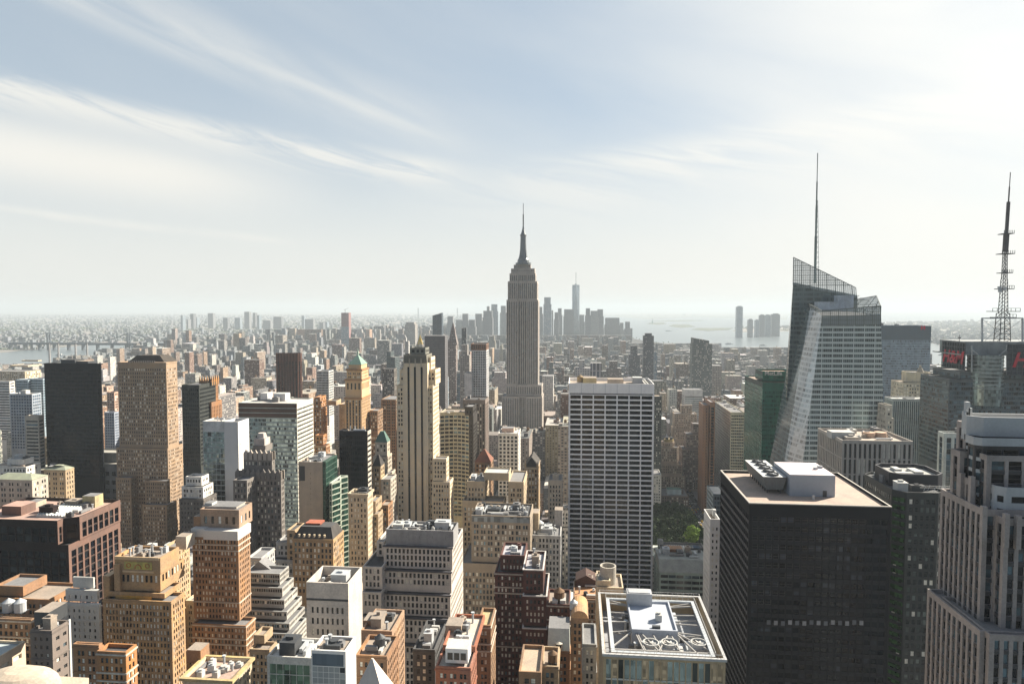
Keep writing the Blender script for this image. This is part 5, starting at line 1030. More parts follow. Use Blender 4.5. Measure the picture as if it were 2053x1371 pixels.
st = ST(M((.52, .48, .36), rough=.6), [(GD, .6), (GBLU, .4)], 2.2, 3.8, .8, .5, .2, top=3); st['sidest'] = ST(M((.40, .40, .37)), [(GBLU, .6), (GD, .4)], 2.2, 3.8, .7, .66, .15, top=1.5)
S('office_tower', 'cream gridded tower with a grey glazed left side, left of the green glass tower', 'office tower', 885, 1000, st, [(1465, 1493, 826, dict(xb=1433, roof=ROOF_GREY, clut=6))], 'cream gridded tower')
GG2 = GL((.045, .15, .115), .08, metal=.35, var=.7, bump=.15, bay=1.6, fh=3.8)
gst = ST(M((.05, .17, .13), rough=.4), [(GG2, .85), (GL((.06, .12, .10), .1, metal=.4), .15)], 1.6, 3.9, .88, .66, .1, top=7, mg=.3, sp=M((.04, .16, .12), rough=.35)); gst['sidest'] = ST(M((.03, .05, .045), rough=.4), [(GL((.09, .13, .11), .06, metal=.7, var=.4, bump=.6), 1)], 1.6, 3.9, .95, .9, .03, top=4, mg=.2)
b = S('office_tower', 'deep green glass corner tower with a two-level flat top, left of the crystalline tower', 'office tower', 640, 960, gst, [(1529, 1590, 744, dict(dy=14, dep=26, roof=M((.27, .19, .15)), par=1.5)), (1529, 1590, 767, dict(xb=1494, roof=M((.3, .24, .2), streak=0), clut=3))], 'green glass tower')
def sign(txt, x, y, z, size, rotz, mat, name, ext=.15, shear=0.0, parent=None, s=None, sx=1.0, face=None):
    cu = bpy.data.curves.new(name, 'FONT'); cu.body = txt; cu.size = size; cu.extrude = ext; cu.shear = shear; cu.offset = size * .02
    o0 = bpy.data.objects.new(name, cu); dg = bpy.context.evaluated_depsgraph_get(); sc.collection.objects.link(o0); dg.update()
    me = bpy.data.meshes.new_from_object(o0.evaluated_get(dg)); bpy.data.objects.remove(o0); me.materials.clear(); me.materials.append(mat)
    o = bpy.data.objects.new(name, me); sc.collection.objects.link(o); o.parent = s.root; o.location = (x - s.o[0], y - s.o[1], z); o.rotation_euler = (R(90), 0, rotz); o.scale = (sx, 1, 1); return o
X, Z = P(1533, 752, 653.5); sign('MetLife', X, 653.5, Z, 5.2, 0, WHITEPT, 'sign_lettering', s=b)

# crystalline tower
b = B('skyscraper', 'crystalline glass tower with slanted facets, see-through roof screens and a tall white spire', 'skyscraper', 560, 960, short='crystalline glass tower'); b.tiers = [dict(f=rect(P(1590, 600, 560)[0], P(1768, 600, 560)[0], 560, 620), z=240)]; b.start()
def crys(base, spd, name, fh=4.1, bay=1.6):
    m, nt, bb = newmat(name); t = NT(nt); g = t.n('ShaderNodeNewGeometry'); sp = t.n('ShaderNodeSeparateXYZ', {0: g.outputs['Position']})
    u = t.m('ADD', sp.outputs[0], t.m('MULTIPLY', sp.outputs[1], .7)); vs = t.m('DIVIDE', sp.outputs[2], fh); us = t.m('DIVIDE', u, bay); ub = t.m('DIVIDE', u, bay * 5)
    win = t.m('MULTIPLY', t.m('LESS_THAN', t.m('FRACT', vs), .60), t.m('GREATER_THAN', t.m('FRACT', us), .10)); win = t.m('MULTIPLY', win, t.m('GREATER_THAN', t.m('FRACT', ub), .09))
    w = t.n('ShaderNodeTexWhiteNoise', {'Vector': t.n('ShaderNodeCombineXYZ', {0: t.m('FLOOR', us), 1: t.m('FLOOR', vs), 2: 0.0}).outputs[0]})
    w2 = t.n('ShaderNodeTexWhiteNoise', {'Vector': t.n('ShaderNodeCombineXYZ', {0: t.m('FLOOR', t.m('DIVIDE', u, 8.0)), 1: t.m('FLOOR', vs), 2: 3.0}).outputs[0]})
    gcol = t.n('ShaderNodeHueSaturation', {'Color': tuple(base) + (1,), 'Value': t.m('ADD', t.m('MULTIPLY', w.outputs[0], .9), t.m('ADD', t.m('MULTIPLY', w2.outputs[0], .7), .3))})
    t.lk(t.mix(win, tuple(spd), gcol.outputs[0]), bb.inputs['Base Color']); bb.inputs['Roughness'].default_value = .12; t.lk(t.m('ADD', t.m('MULTIPLY', win, .25), .1), bb.inputs['Metallic'])
    return m
mF = crys((.08, .11, .115), (.52, .58, .57), 'floor_banded_glass'); mS = crys((.08, .11, .12), (.13, .165, .17), 'dark_screen_glass'); mC = crys((.30, .35, .38), (.46, .51, .54), 'pale_facet_glass'); mE = crys((.36, .33, .29), (.45, .42, .37), 'warm_edge_glass')
def V3(px, py, Y): X, Z = P(px, py, Y); return (X, Y, Z)
A, Bq, Cq, D = V3(1648, 634, 560), V3(1766, 630, 560), V3(1776, 1000, 560), V3(1600, 1000, 560)
E_, Ft = V3(1560, 1000, 585), V3(1624, 616, 590)
m = MB(); m.quad(D, Cq, Bq, A); b.part('front_curtain_wall', m, mF)
m = MB(); m.quad(E_, D, A, Ft); b.part('slanted_facet', m, mC)
K = lambda p, dy: (p[0], p[1] + dy, p[2])
m = MB(); G1, G2 = K(E_, 40), K(Ft, 30); m.quad(G1, E_, Ft, G2); b.part('side_curtain_wall', m, mS)
m = MB(); br_, brt = K(Cq, 55), K(Bq, 50); m.quad(Cq, br_, brt, Bq); b.part('side_curtain_wall', m, mF)
m = MB(); m.quad(br_, G1, G2, brt); b.part('rear_curtain_wall', m, mS); m = MB(); m.poly([(p[0], p[1], p[2] - .5) for p in (A, Bq, brt, G2, Ft)]); b.part('roof', m, ROOF_GREY)
# tall rear prism
L0, L1, L2, L3 = V3(1589.5, 560, 606), V3(1718, 582, 606), V3(1722, 1000, 606), V3(1566, 1000, 606)
L0 = (L0[0], 606, P(1590, 566, 606)[1]); 
m = MB(); m.quad(L3, L2, V3(1719, 592, 606), V3(1590, 566, 606)); b.part('tall_curtain_wall', m, mS)
m = MB(); p = V3(1590, 566, 606); m.quad(V3(1556, 1000, 640), L3, p, V3(1590, 570, 640)); b.part('tall_side_wall', m, mE)
m = MB(); q0, q1 = V3(1590, 570, 640), V3(1712, 596, 640); m.quad(V3(1719, 592, 606), V3(1722, 1000, 606), V3(1716, 1000, 640), q1); m.quad(V3(1716, 1000, 640), V3(1556, 1000, 640), q0, q1); m.quad(p, V3(1719, 592, 606), q1, q0); b.part('rear_curtain_wall', m, mS)
lat = M((.16, .18, .17), rough=.5, var=.15); pane = bpy.data.materials.new('screen_glass'); pane.use_nodes = True; pb_ = pane.node_tree.nodes['Principled BSDF']; pb_.inputs['Base Color'].default_value = (.5, .57, .58, 1); pb_.inputs['Alpha'].default_value = .5; pb_.inputs['Roughness'].default_value = .08
def screen(p0, p1, t0, t1, nx, fhh, nm='roof_screen', w=.32):
    """open glazed screen between two base points and two top points"""
    p0, p1, t0, t1 = map(Vector, (p0, p1, t0, t1)); m = MB()
    for k in range(nx + 1): a, c = p0.lerp(p1, k / nx), t0.lerp(t1, k / nx); m.beam(a, c, w * (1.7 if k % 4 == 0 else .8))
    zt = max(t0.z, t1.z); zz = max(p0.z, p1.z)
    k = 0
    while zz < zt:
        s0 = 0 if t0.z > zz else (zz - t0.z) / (t1.z - t0.z + 1e-9); s1 = 1 if t1.z > zz else (zz - t0.z) / (t1.z - t0.z + 1e-9)
        if s1 - s0 > .03:
            a, c = p0.lerp(p1, s0), p0.lerp(p1, s1); m.beam((a.x, a.y, zz), (c.x, c.y, zz), w * (1.6 if k % 2 == 0 else .8))
        zz += fhh / 2; k += 1
    m.beam(t0, t1, w * 1.6); o = b.part(nm, m, lat); g = MB(); g.quad(p0, p1, t1, t0); b.part('screen_panes', g, pane, parent=o)
screen(V3(1590, 572, 605.5), V3(1718, 597, 605.5), V3(1591, 516, 605.5), V3(1716, 577, 605.5), 30, 4.2)
screen((A[0], 559.5, A[2] - 8), (Bq[0], 559.5, Bq[2] - 8), V3(1648, 623, 559.5), V3(1765, 613, 559.5), 28, 3.4)
screen((brt[0] - 22, 600, brt[2] - 3), (brt[0] - 1, 600, brt[2] - 3), V3(1718, 600, 600), V3(1757, 593, 600), 10, 3.6)
screen((Bq[0] - .3, 560, Bq[2] - 5), (brt[0] - .3, 600, brt[2] - 3), V3(1766, 614, 560), V3(1757, 593, 600), 8, 3.6)
screen(Ft, A, V3(1622, 609, 590), V3(1648, 623, 560), 8, 3.4)
for a, c, t_, Y, h in ((1641, 1681, 605, 582, 10), (1681, 1712, 592, 588, 14)): pbox(b, 'mechanical_box', a, c, t_, Y, h, 10, M((.42, .46, .50), rough=.5), ROOF_WHITE)
# spire: solid lower shaft, thinning lattice
X, Zt = P(1640.5, 307, 622); X0, Zb = P(1640.5, 545, 622); m = MB(); Hs = Zt - Zb
for (h0, h1, w0) in ((0, .30, 1.7), (.30, .55, 1.3), (.55, .76, .95), (.76, 1, .55)): m.beam((X - .5, 622, Zb + Hs * h0 - (10 if h0 == 0 else 0)), (X - .5, 622, Zb + Hs * h1), w0)
sp1 = b.part('spire', m, M((.22, .26, .24), rough=.6)); m = MB()
for k in range(14):
    h0 = Zb + Hs * .6 * k / 14; h1 = Zb + Hs * .6 * (k + 1) / 14; w0, w1 = 2.6 * (1 - k / 17), 2.6 * (1 - (k + 1) / 17)
    m.beam((X + w0, 622, h0), (X + w1, 622, h1), .28); m.beam((X - 1, 622, h0), (X + w1, 622, h1), .2); m.beam((X - 1.4, 622, h1), (X + w1 + .2, 622, h1), .3)
b.part('spire_lattice', m, M((.3, .33, .3)), parent=sp1)
HERO.append(dict(x0=1560, x1=1776, y0=515, y1=1000, Y=560, s='crystalline glass tower', tops=True)); x0 = P(1556, 900, 600)[0]; FOOT.append((x0 - 5, P(1790, 900, 600)[0], 555, 645))

# blue slab behind
b = S('skyscraper', 'broad blue grey slab with a dark top band and red emblem, behind the crystalline tower', 'skyscraper', 1100, 800, ST(M((.22, .28, .33), rough=.4), [(GL((.20, .27, .33), .12, metal=.4), .85), (GD, .15)], 1.8, 3.8, .7, .6, .1, top=22), [(1755, 1867, 653, dict(dep=40, roof=ROOF_DARK, clut=3))], 'broad blue grey slab')
x0, x1, y0, y1 = FOOT[-1]; z = b.tiers[0]['z']; m = MB(); m.box(x0 - .1, x1 + .1, y0 - .2, y0 + .1, z - 22, z - .3, bottom=True); b.part('top_band', m, M((.10, .14, .17), rough=.4, var=.15))
m = MB(); X, Z = P(1851, 657, 1099); w = 3.0
for (a, c, d, e) in ((-1, -.4, -1, 1), (.4, 1, -1, 1), (-.4, .4, -.25, .25)): m.box(X + a * w, X + c * w, 1099.2, 1099.7, Z + d * w, Z + e * w, bottom=True)
b.part('emblem', m, M((.55, .07, .10)))
b = S('office_tower', 'cream art deco tower with a carved crown, between the blue slab and the pinstriped tower', 'office tower', 800, 900, ST(M((.55, .49, .38)), gm(.5, .3, .2), 2.8, 3.8, .5, .55, .3, top=1.5), [(1821, 1869, 746, dict(dy=3, dep=20, cham=4, st=ST(M((.55, .48, .36)), [(GD, 1)], 4, 10, .35, .6, .4, top=2))), (1811, 1881, 767, dict(dep=30, roof=ROOF_TAN))], 'cream art deco tower')
X, Z = P(1845, 738, 812); m = MB(); m.cyl(X, 812, 4, b.tiers[0]['z'] - 1, Z, 12, r1=2); m.cyl(X, 812, 1.2, Z, Z + 3, 8); b.part('roof_lantern', m, M((.35, .32, .26)))
st = ST(M((.50, .50, .48), rough=.6), [(GBLU, .7), (GD, .3)], 1.9, 3.8, .5, .92, .3, top=2.5, mg=.5, sp=M((.12, .14, .15)))
S('office_tower', 'white pinstriped tower with thin vertical fins, right of the crystalline tower', 'office tower', 700, 960, st, [(1790, 1883, 799, dict(xb=1774, roof=ROOF_WHITE, clut=4))], 'white pinstriped tower')
S('office_building', 'narrow cream gridded building hugging the right edge of the crystalline tower', 'office building', 545, 900, pun(M((.5, .47, .4)), 2.6, 3.6, .5, .5), [(1776, 1789, 812, dict(dep=14)), (1776, 1792, 838, dict(dep=16, dy=-1))], 'narrow cream gridded building')
# grey finned block
st = ST(M((.40, .37, .33), var=.2), [(GD, .85), (BLIND, .15)], 2.95, 9.6, .5, .93, .7, top=1.8, mg=.5, base=0)
b = S('office_block', 'grey stone block with tall narrow window slots and white tanks on its roof', 'office block', 430, 1000, st, [(1689, 1831, 882, dict(xb=1641, roof=M((.38, .33, .28), streak=0), par=1.6, clut=8))], 'grey slotted block', 60)
z = b.tiers[0]['z'] - 1.6; pbox(b, 'cooling_house', 1668, 1714, 866, 442, 4, 9, ROOF_WHITE, ROOF_WHITE, zb=z)
for px in (1742, 1765): X, Y = G(px, 876, z); m = MB(); m.cyl(X, Y, 3.6, z, z + 3.2, 20); b.part('roof_drum', m, M((.5, .36, .27)))
# billboard mast tower
b = B('skyscraper', 'dark glass tower with red billboard letters and a tall lattice antenna mast', 'skyscraper', 600, 900, short='red-lettered mast tower')
dg_ = ST(M((.09, .105, .115), rough=.4), [(GBLU, .7), (GD, .3)], 1.8, 3.9, .86, .6, .1, top=2, sp=M((.10, .13, .15), rough=.3))
b.t(1925, 2053 + 60, 745, dg_, dy=6, dep=44, roof=ROOF_GREY); b.t(1903, 2053 + 80, 760, dg_, dy=4, dep=48, roof=ROOF_GREY); b.go()
X, Zt = P(1983, 712, 604); X1, Zb = P(1983, 812, 604); m = MB(); r = (P(2016, 712, 604)[0] - P(1950, 712, 604)[0]) / 2; m.cyl(X, 604 + r * .4, r, Zb, Zt, 36); b.part('glass_drum', m, GL((.16, .20, .20), .12, metal=.5, fh=2.6, bay=2))
m = MB()
for k in range(9): m.cyl(X, 604 + r * .4, r + .25, Zt - 2 - k * 3.2, Zt - 1.2 - k * 3.2, 36)
b.part('drum_rings', m, M((.3, .33, .33)))
dk = P(1983, 690, 604)[1]; m = MB(); xa, xb2 = P(1912, 690, 604)[0], P(2130, 690, 604)[0]; m.box(xa + 6, xb2, 604, 650, Zt - .2, Zt + .8, bottom=True); m.box(xa + 10, xb2, 608, 646, Zt + .8, dk + 2); b.part('crown_deck', m, M((.24, .26, .26), rough=.5))
fr = M((.10, .11, .12), rough=.5); redp = M((.46, .04, .06), rough=.5, var=.1)
def grid(p, q, z0, z1, nu, nv, nm):
    m = MB(); p, q = Vector(p), Vector(q)
    for k in range(nu + 1): a = p.lerp(q, k / nu); m.beam((a.x, a.y, z0), (a.x, a.y, z1), .45)
    for k in range(nv + 1): zz = z0 + (z1 - z0) * k / nv; m.beam((p.x, p.y, zz), (q.x, q.y, zz), .45)
    return b.part(nm, m, fr)
Y0 = 600; xl, zt = P(1938, 690, Y0); _, zb = P(1938, 742, Y0); zt2 = zt + 1
grid((xl - 1, Y0, 0), (xl - 1, Y0 + 36, 0), zb, zt2, 9, 6, 'sign_frame')
m = MB(); m.quad((xl - .5, Y0 + 36, zb), (xl - .5, Y0, zb), (xl - .5, Y0, zt2), (xl - .5, Y0 + 36, zt2)); b.part('sign_board', m, M((.03, .035, .045)))
sign('H&M', xl - 1.6, Y0 + 34, zb + 5, 15, R(-90), redp, 'sign_lettering', shear=.25, s=b)
xr_, zt = P(2020, 690, Y0 - 4); _, zb = P(2020, 752, Y0 - 4)
grid((xr_, Y0 - 4, 0), (xr_ + 36, Y0 - 4, 0), zb, zt, 9, 7, 'sign_frame'); m = MB(); m.quad((xr_, Y0 - 3.4, zb), (xr_ + 36, Y0 - 3.4, zb), (xr_ + 36, Y0 - 3.4, zt), (xr_, Y0 - 3.4, zt)); b.part('sign_board', m, M((.045, .055, .07)))
sign('H&M', xr_ + 3, Y0 - 5, zb + 7, 17, 0, redp, 'sign_lettering', shear=.3, s=b)
# sign bracing
m = MB(); 
for a, c in ((1948, 1975), (2019, 1992)): m.beam(V3(a, 700, 602), V3(c, 722, 602), .8)
for a in (1948, 2019): m.beam(V3(a, 692, 602), V3(a, 745, 602), .9)
b.part('sign_brace', m, M((.42, .44, .44)))
mm = MB(); mw = M((.075, .08, .085), rough=.5); mx_, mz = P(2009, 685, 622)
def latt(m, x, y, z0, z1, w0, w1, n, th=.35):
    for k in range(n):
        a, c = z0 + (z1 - z0) * k / n, z0 + (z1 - z0) * (k + 1) / n; wa, wc = w0 + (w1 - w0) * k / n, w0 + (w1 - w0) * (k + 1) / n
        for sx, sy in ((-1, -1), (1, -1), (1, 1), (-1, 1)):
            m.beam((x + sx * wa, y + sy * wa, a), (x + sx * wc, y + sy * wc, c), th)
        for (s0, s1) in (((-1, -1), (1, -1)), ((1, -1), (1, 1)), ((-1, 1), (-1, -1))):
            m.beam((x + s0[0] * wa, y + s0[1] * wa, a), (x + s1[0] * wc, y + s1[1] * wc, c), th * .6); m.beam((x + s0[0] * wc, y + s0[1] * wc, c), (x + s1[0] * wc, y + s1[1] * wc, c), th * .7)
zz = lambda py: P(2009, py, 622)[1]
latt(mm, mx_, 622, zz(690), zz(628), 4.4, 3.4, 6, .6); latt(mm, mx_, 622, zz(628), zz(560), 2.5, 1.7, 9, .5); latt(mm, mx_, 622, zz(560), zz(505), 1.5, 1.1, 7, .5)
mast = b.part('antenna_mast', mm, mw); m = MB(); 
for y0_, y1_, w in ((505, 470, 1.6), (470, 405, 1.0), (405, 375, .5), (375, 346, .3)): m.beam((mx_ + (505 - y0_) * .012, 622, zz(y0_)), (mx_ + (505 - y1_) * .012, 622, zz(y1_)), w * 2 if w > .6 else w * 1.6)
b.part('antenna_pole', m, M((.085, .08, .08)), parent=mast)
for py, w in ((625, 11), (637, 8), (580, 5.5), (548, 4), (510, 5), (470, 4)):
    m = MB(); m.box(mx_ - w, mx_ + w, 617.5, 626.5, zz(py), zz(py) + .6, bottom=True)
    for k in range(7): m.beam((mx_ - w + k * w / 3, 617.5, zz(py)), (mx_ - w + k * w / 3, 617.5, zz(py) + 3), .3)
    if w > 5: m.beam((mx_ - w, 617.5, zz(py) + 3), (mx_ + w, 617.5, zz(py) + 3), .3)
    b.part('mast_platform', m, mw, parent=mast)
m = MB(); 
for a in (1969, 2050): m.beam(V3(a, 690, 612), V3(a, 638, 612), 1.2)
m.beam(V3(1968, 638, 612), V3(2051, 638, 612), 1.0)
for a, c in ((1970, 2004), (2049, 2014)): m.beam(V3(a, 640, 612), V3(c, 668, 620), .25); m.beam(V3(a, 688, 612), V3(c, 655, 620), .25)
b.part('gantry', m, M((.45, .46, .46)))
for px, py in ((2004, 577), (2014, 579), (2005, 583)): X, Z = P(px, py, 617); m = MB(); m.cyl(X, 617, 1.5, Z - 1.2, Z + 1.2, 14); b.part('dish_antenna', m, METAL, parent=mast)
m = MB(); X, Z = P(1923, 690, 606); m.beam((X, 606, Z - 2), (X, 606, Z + 8), .3); m.box(X - 1, X + 1, 605.5, 606.5, Z + 5, Z + 6, bottom=True); b.part('small_antenna', m, mw)
HERO.append(dict(x0=1903, x1=2053, y0=350, y1=900, Y=600, s='red-lettered mast tower', tops=False))
st = ST(M((.5, .54, .5), rough=.6), [(GBLU, .7), (GD, .3)], 4.6, 3.8, .6, .9, .3, top=3, sp=M((.2, .24, .24)))
S('office_tower', 'pale green grey building with vertical white piers, left of the pink granite tower', 'office tower', 480, 1010, st, [(1893, 1960, 868, dict(xb=1881, roof=ROOF_WHITE, clut=3))], 'pale green piered building')
# white narrow tower beside the black slab
st = ST(M((.66, .65, .62), rough=.7, var=.12), [(GD, .75), (BLIND, .25)], 3.0, 3.7, .42, .5, .5, top=4, mg=.5)
b = S('office_tower', 'slim white tower with two columns of windows, tight against the black slab', 'office tower', 400, 1371, st, [(1424, 1443.5, 1040, dict(dep=20, roof=ROOF_TAN, par=3))], 'slim white tower', 40)
pbox(b, 'roof_hut', 1430, 1436, 1022, 412, 4, 3, WHITEPT, ROOF_WHITE, zb=b.tiers[0]['z'] - 2)
b = S('office_tower', 'dark glass block with a pale roof edge above the slim white tower', 'office tower', 545, 1040, ST(M((.14, .17, .19)), [(GD, .7), (GBLU, .3)], 2, 3.7, .75, .6, .2), [(1430, 1455, 990, dict(xb=1417, roof=ROOF_WHITE))], 'dark block above the slim white tower')
# low museum-like building with ribbed roof
b = S('library', 'low long grey building with a ribbed metal roof edge, beneath the park trees', 'library', 470, 1260, rib(M((.30, .36, .32)), 5.5, 3.9, .93, .55, top=1), [(1322, 1421, 1146, dict(dep=34, roof=ROOF_TAN))], 'ribbed-roof low building')
x0, x1, y0, y1 = FOOT[-1]; z = b.tiers[0]['z']; m = MB()
m.quad((x0, y0 - .3, z), (x1, y0 - .3, z), (x1, y0 + 6, z + 7), (x0, y0 + 6, z + 7)); m.quad((x1, y0 - .3, z), (x1, y1 - 8, z), (x1, y1 - 8, z + 7), (x1, y0 + 6, z + 7)); m.quad((x0, y1 - 8, z), (x0, y0 - .3, z), (x0, y0 + 6, z + 7), (x0, y1 - 8, z + 7)); m.poly([(x0, y0 + 6, z + 7), (x1, y0 + 6, z + 7), (x1, y1 - 8, z + 7), (x0, y1 - 8, z + 7)])
for k in range(45): X = x0 + (x1 - x0) * k / 45 + .2; m.quad((X, y0 - .45, z + .05), (X + .18, y0 - .45, z + .05), (X + .18, y0 + 5.9, z + 7.1), (X, y0 + 5.9, z + 7.1))
b.part('ribbed_roof', m, M((.33, .34, .31))); z += 7
pbox(b, 'penthouse', 1333, 1369, 1100, 490, 5, 8, M((.26, .13, .07)), M((.4, .24, .15)), zb=z); pbox(b, 'penthouse', 1385, 1418, 1110, 492, 4, 8, METAL_DARK, ROOF_DARK, zb=z)
clutter(b, rect(x0, x1, y0 + 8, y1 - 10), z, 12, [ROOF_TAN, METAL, METAL_DARK])
b = S('building', 'white roofed low wing with skylight ribs, between the park trees and the ribbed-roof building', 'building', 540, 1120, pun('grey', 4, 4), [(1326, 1418, 1106, dict(dep=24, roof=METAL_DARK))], 'skylit low wing')
x0, x1, y0, y1 = FOOT[-1]; z = b.tiers[0]['z'] - 1
for k in range(10): m = MB(); m.box(x0 + 6 + k * 1.8, x0 + 7 + k * 1.8, y0 + 4, y0 + 15, z, z + 1.6); b.part('skylight', m, WHITEPT)
m = MB(); m.box(x0 + 26, x1 - 4, y0 + 2, y0 + 14, z, z + 2.5, 0, 1); b.part('rooftop_unit', m, [METAL, M((.06, .09, .13))]); pbox(b, 'vent', 1319, 1330, 1083, 560, 4, 5, ROOF_WHITE)
b = S('apartment_building', 'old brown brick building with a glazed roof pavilion at the top of the park', 'apartment building', 880, 1040, pun(M((.22, .17, .14)), 3, 3.6, .5, .6), [(1326, 1381, 993, dict(dep=40, roof=ROOF_GREY, clut=4))], 'glazed-pavilion brown building')
pbox(b, 'roof_pavilion', 1338, 1366, 981, 890, 5, 12, M((.5, .58, .6), rough=.4), GREEN_ROOF, zb=b.tiers[0]['z'] - 1)
S('building', 'small white gridded building at the right foot of the white gridded slab', 'building', 860, 1050, pun('white', 3.2, 3.6, .5, .5), [(1300, 1326, 951, dict(dep=30))], 'small white gridded building')
# left cluster
lt = pun('stone', 3, 3.8, .45, .5, g=gm(.8, .15, .05))
b = S('office_building', 'blue grey flat-topped stone hall between the black and the massive brown tower', 'office building', 655, 1000, ST(M((.19, .20, .20)), [(GBLK, 1)], 8, 9, .6, .5, .8, top=6), [(161, 236, 906, dict(dy=10, dep=18, roof=M((.35, .34, .3), streak=0))), (152, 236, 928, dict(dep=30, roof=M((.42, .4, .34), streak=0)))], 'blue grey flat hall')
b = S('office_building', 'tan palazzo block with a shallow green roof at the left edge', 'office building', 470, 1050, pun('stone', 3.2, 4.2, .4, .55, g=gm(.8, .2, 0)), [(-20, 64, 960, dict(xb=99))], 'green-roofed palazzo at the left edge', 30)
def lowroof(b, mat, h=3): 
    t = b.tiers[0]; z = t['z']; f = inset_poly(t['f'], -.3); g2 = inset_poly(t['f'], 7); m = MB(); m.prism(f, z + .02, z + h, pts1=g2); b.part('hip_roof', m, mat)
GR2 = M((.30, .32, .24), var=.3); lowroof(b, GR2)
b = S('office_building', 'smaller tan palazzo with a shallow green roof, left of the blue grey hall', 'office building', 520, 1040, pun('tan', 3.0, 4.0, .4, .55, g=gm(.8, .2, 0)), [(88, 131, 941, dict(xb=150))], 'smaller green-roofed palazzo', 30); lowroof(b, GR2)
S('office_building', 'white roofed block with terraces above the green-roofed palazzo', 'office building', 570, 960, pun('white', 3, 4), [(14, 48, 920, dict(xb=70, roof=ROOF_WHITE, clut=6)), (-20, 52, 934, dict(dy=-6, xb=84, roof=ROOF_TAN, clut=4))], 'white roofed terraces')
S('office_tower', 'tan banded slab directly left of the black glass tower', 'office tower', 640, 930, rib('stone', 30, 3.6, .97, .45, top=4), [(50, 77, 833, dict(xb=89, roof=ROOF_TAN))], 'tan banded slab')
S('office_tower', 'navy blue gridded tower at the left edge', 'office tower', 750, 870, ST(M((.34, .38, .42)), [(GL((.05, .08, .13), .15), 1)], 3.4, 3.6, .7, .6, .3), [(19, 64, 789, dict(xb=84, roof=ROOF_TAN, clut=3))], 'navy gridded tower')
S('office_tower', 'white slab with fine window rows at the very left edge', 'office tower', 850, 860, rib('white', 30, 3.6, .98, .4), [(-30, 19, 764, dict(xb=30, roof=ROOF_WHITE))], 'white slab at the left edge')
S('office_tower', 'pale blue glass block behind the navy gridded tower', 'office tower', 950, 830, ST(M((.3, .37, .42)), [(GBLU, 1)], 3, 3.8, .9, .6, .1), [(31, 56, 761, dict(dep=24)), (56, 86, 759, dict(dy=5, dep=20))], 'pale blue glass block')
S('office_building', 'long low beige building near the river, upper left', 'office building', 1250, 780, pun('cream', 4, 4), [(43, 76, 722, dict(dy=200, xb=84)), (20, 56, 732, dict(dy=100, xb=86)), (-30, 50, 744, dict(xb=84))], 'long beige riverside building')
S('office_building', 'dark blue gridded slab right of the black glass tower', 'office building', 850, 900, ST(M((.32, .35, .40)), [(GL((.06, .09, .14), .15), 1)], 3, 3.6, .7, .6, .2), [(209, 229, 826, dict(xb=239))], 'dark blue slab by the black tower')
S('apartment_tower', 'pinkish brick tower cluster right of the black glass tower', 'apartment tower', 900, 840, pun(M((.45, .32, .25)), 3, 3.6), [(207, 214, 775, dict(dep=14)), (214, 229, 786, dict(dy=-4, xb=238))], 'pinkish brick cluster')
b = S('apartment_building', 'dark building with a white colonnaded setback top, right of the massive brown tower', 'apartment building', 470, 1080, pun('bgrey', 2.4, 3.5, .42, .5, g=gm(.8, .2, 0)), [(372, 404, 955, dict(dy=6, dep=10, st=pun('white', 2.4, 3.4))), (364, 407, 975, dict(dy=3, dep=14, st=pun('white', 2.4, 3.4))), (359, 408, 1000, dict(dy=0, dep=18))], 'white-topped dark building', 30)
# ------------------------------------------------------------------ the tall spired skyscraper
es = M((.37, .335, .30), var=.2); esd = M((.10, .10, .105), rough=.45, var=.2); esl = M((.30, .27, .235), var=.2)
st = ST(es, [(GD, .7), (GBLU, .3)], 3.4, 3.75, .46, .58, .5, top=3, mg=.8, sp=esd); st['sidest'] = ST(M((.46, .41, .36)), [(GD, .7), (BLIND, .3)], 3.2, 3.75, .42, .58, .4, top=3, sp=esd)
def usha(r, w0, w1):
    def f(x0, x1, y0, y1):
        a, c = x0 + (x1 - x0) * w0, x0 + (x1 - x0) * w1
        return [(x0, y0), (a, y0), (a, y0 + r), (c, y0 + r), (c, y0), (x1, y0), (x1, y1), (x0, y1)]
    return f
b = B('skyscraper', 'tallest grey stone skyscraper with symmetrical setbacks and a silvery mast, centre of the view', 'skyscraper', 1290, 860, 60, short='tall spired skyscraper')
b.t(1030, 1064, 531, ch(st, top=1), dy=14, dep=14); b.t(1024.5, 1072, 538.5, ch(st, top=2), dy=9, dep=26); b.t(1021.5, 1073.5, 548, st, dy=6, dep=32, foot=usha(2, .32, .68))
b.t(1018, 1077, 564, st, dy=3, dep=38, foot=usha(3, .33, .67)); b.t(1015.4, 1079, 601, st, dy=0, dep=44, foot=usha(5, .36, .64)); b.t(1015, 1086, 771, st, dy=-1, dep=50); b.t(1006, 1087, 794, st, dy=-9, dep=60, foot=usha(6, .42, .60)); b.go()
silver = M((.20, .215, .22), rough=.35, metal=.5, var=.2); cxs = (b.tiers[4]['f'][0][0] + b.tiers[4]['f'][5][0]) / 2; cys = 1312
zz = lambda py: P(1047, py, 1312)[1]; m = MB()
prof = [(531, 15), (527, 15), (526.5, 11.5), (521, 11), (518, 9), (510, 7.2), (500, 6.2), (488, 5.8), (480, 5.6), (474, 5.4), (473, 6.2), (471, 6.2), (469, 4.6), (465, 3.4), (460, 2.0), (455, 1.5)]
for (y0_, r0), (y1_, r1) in zip(prof[:-1], prof[1:]): m.cyl(cxs, cys, r0, zz(y0_), zz(y1_) + (.01 if y0_ == y1_ else 0), 16, r1=r1, cap=False)
ms = b.part('mooring_mast', m, silver)
m = MB()
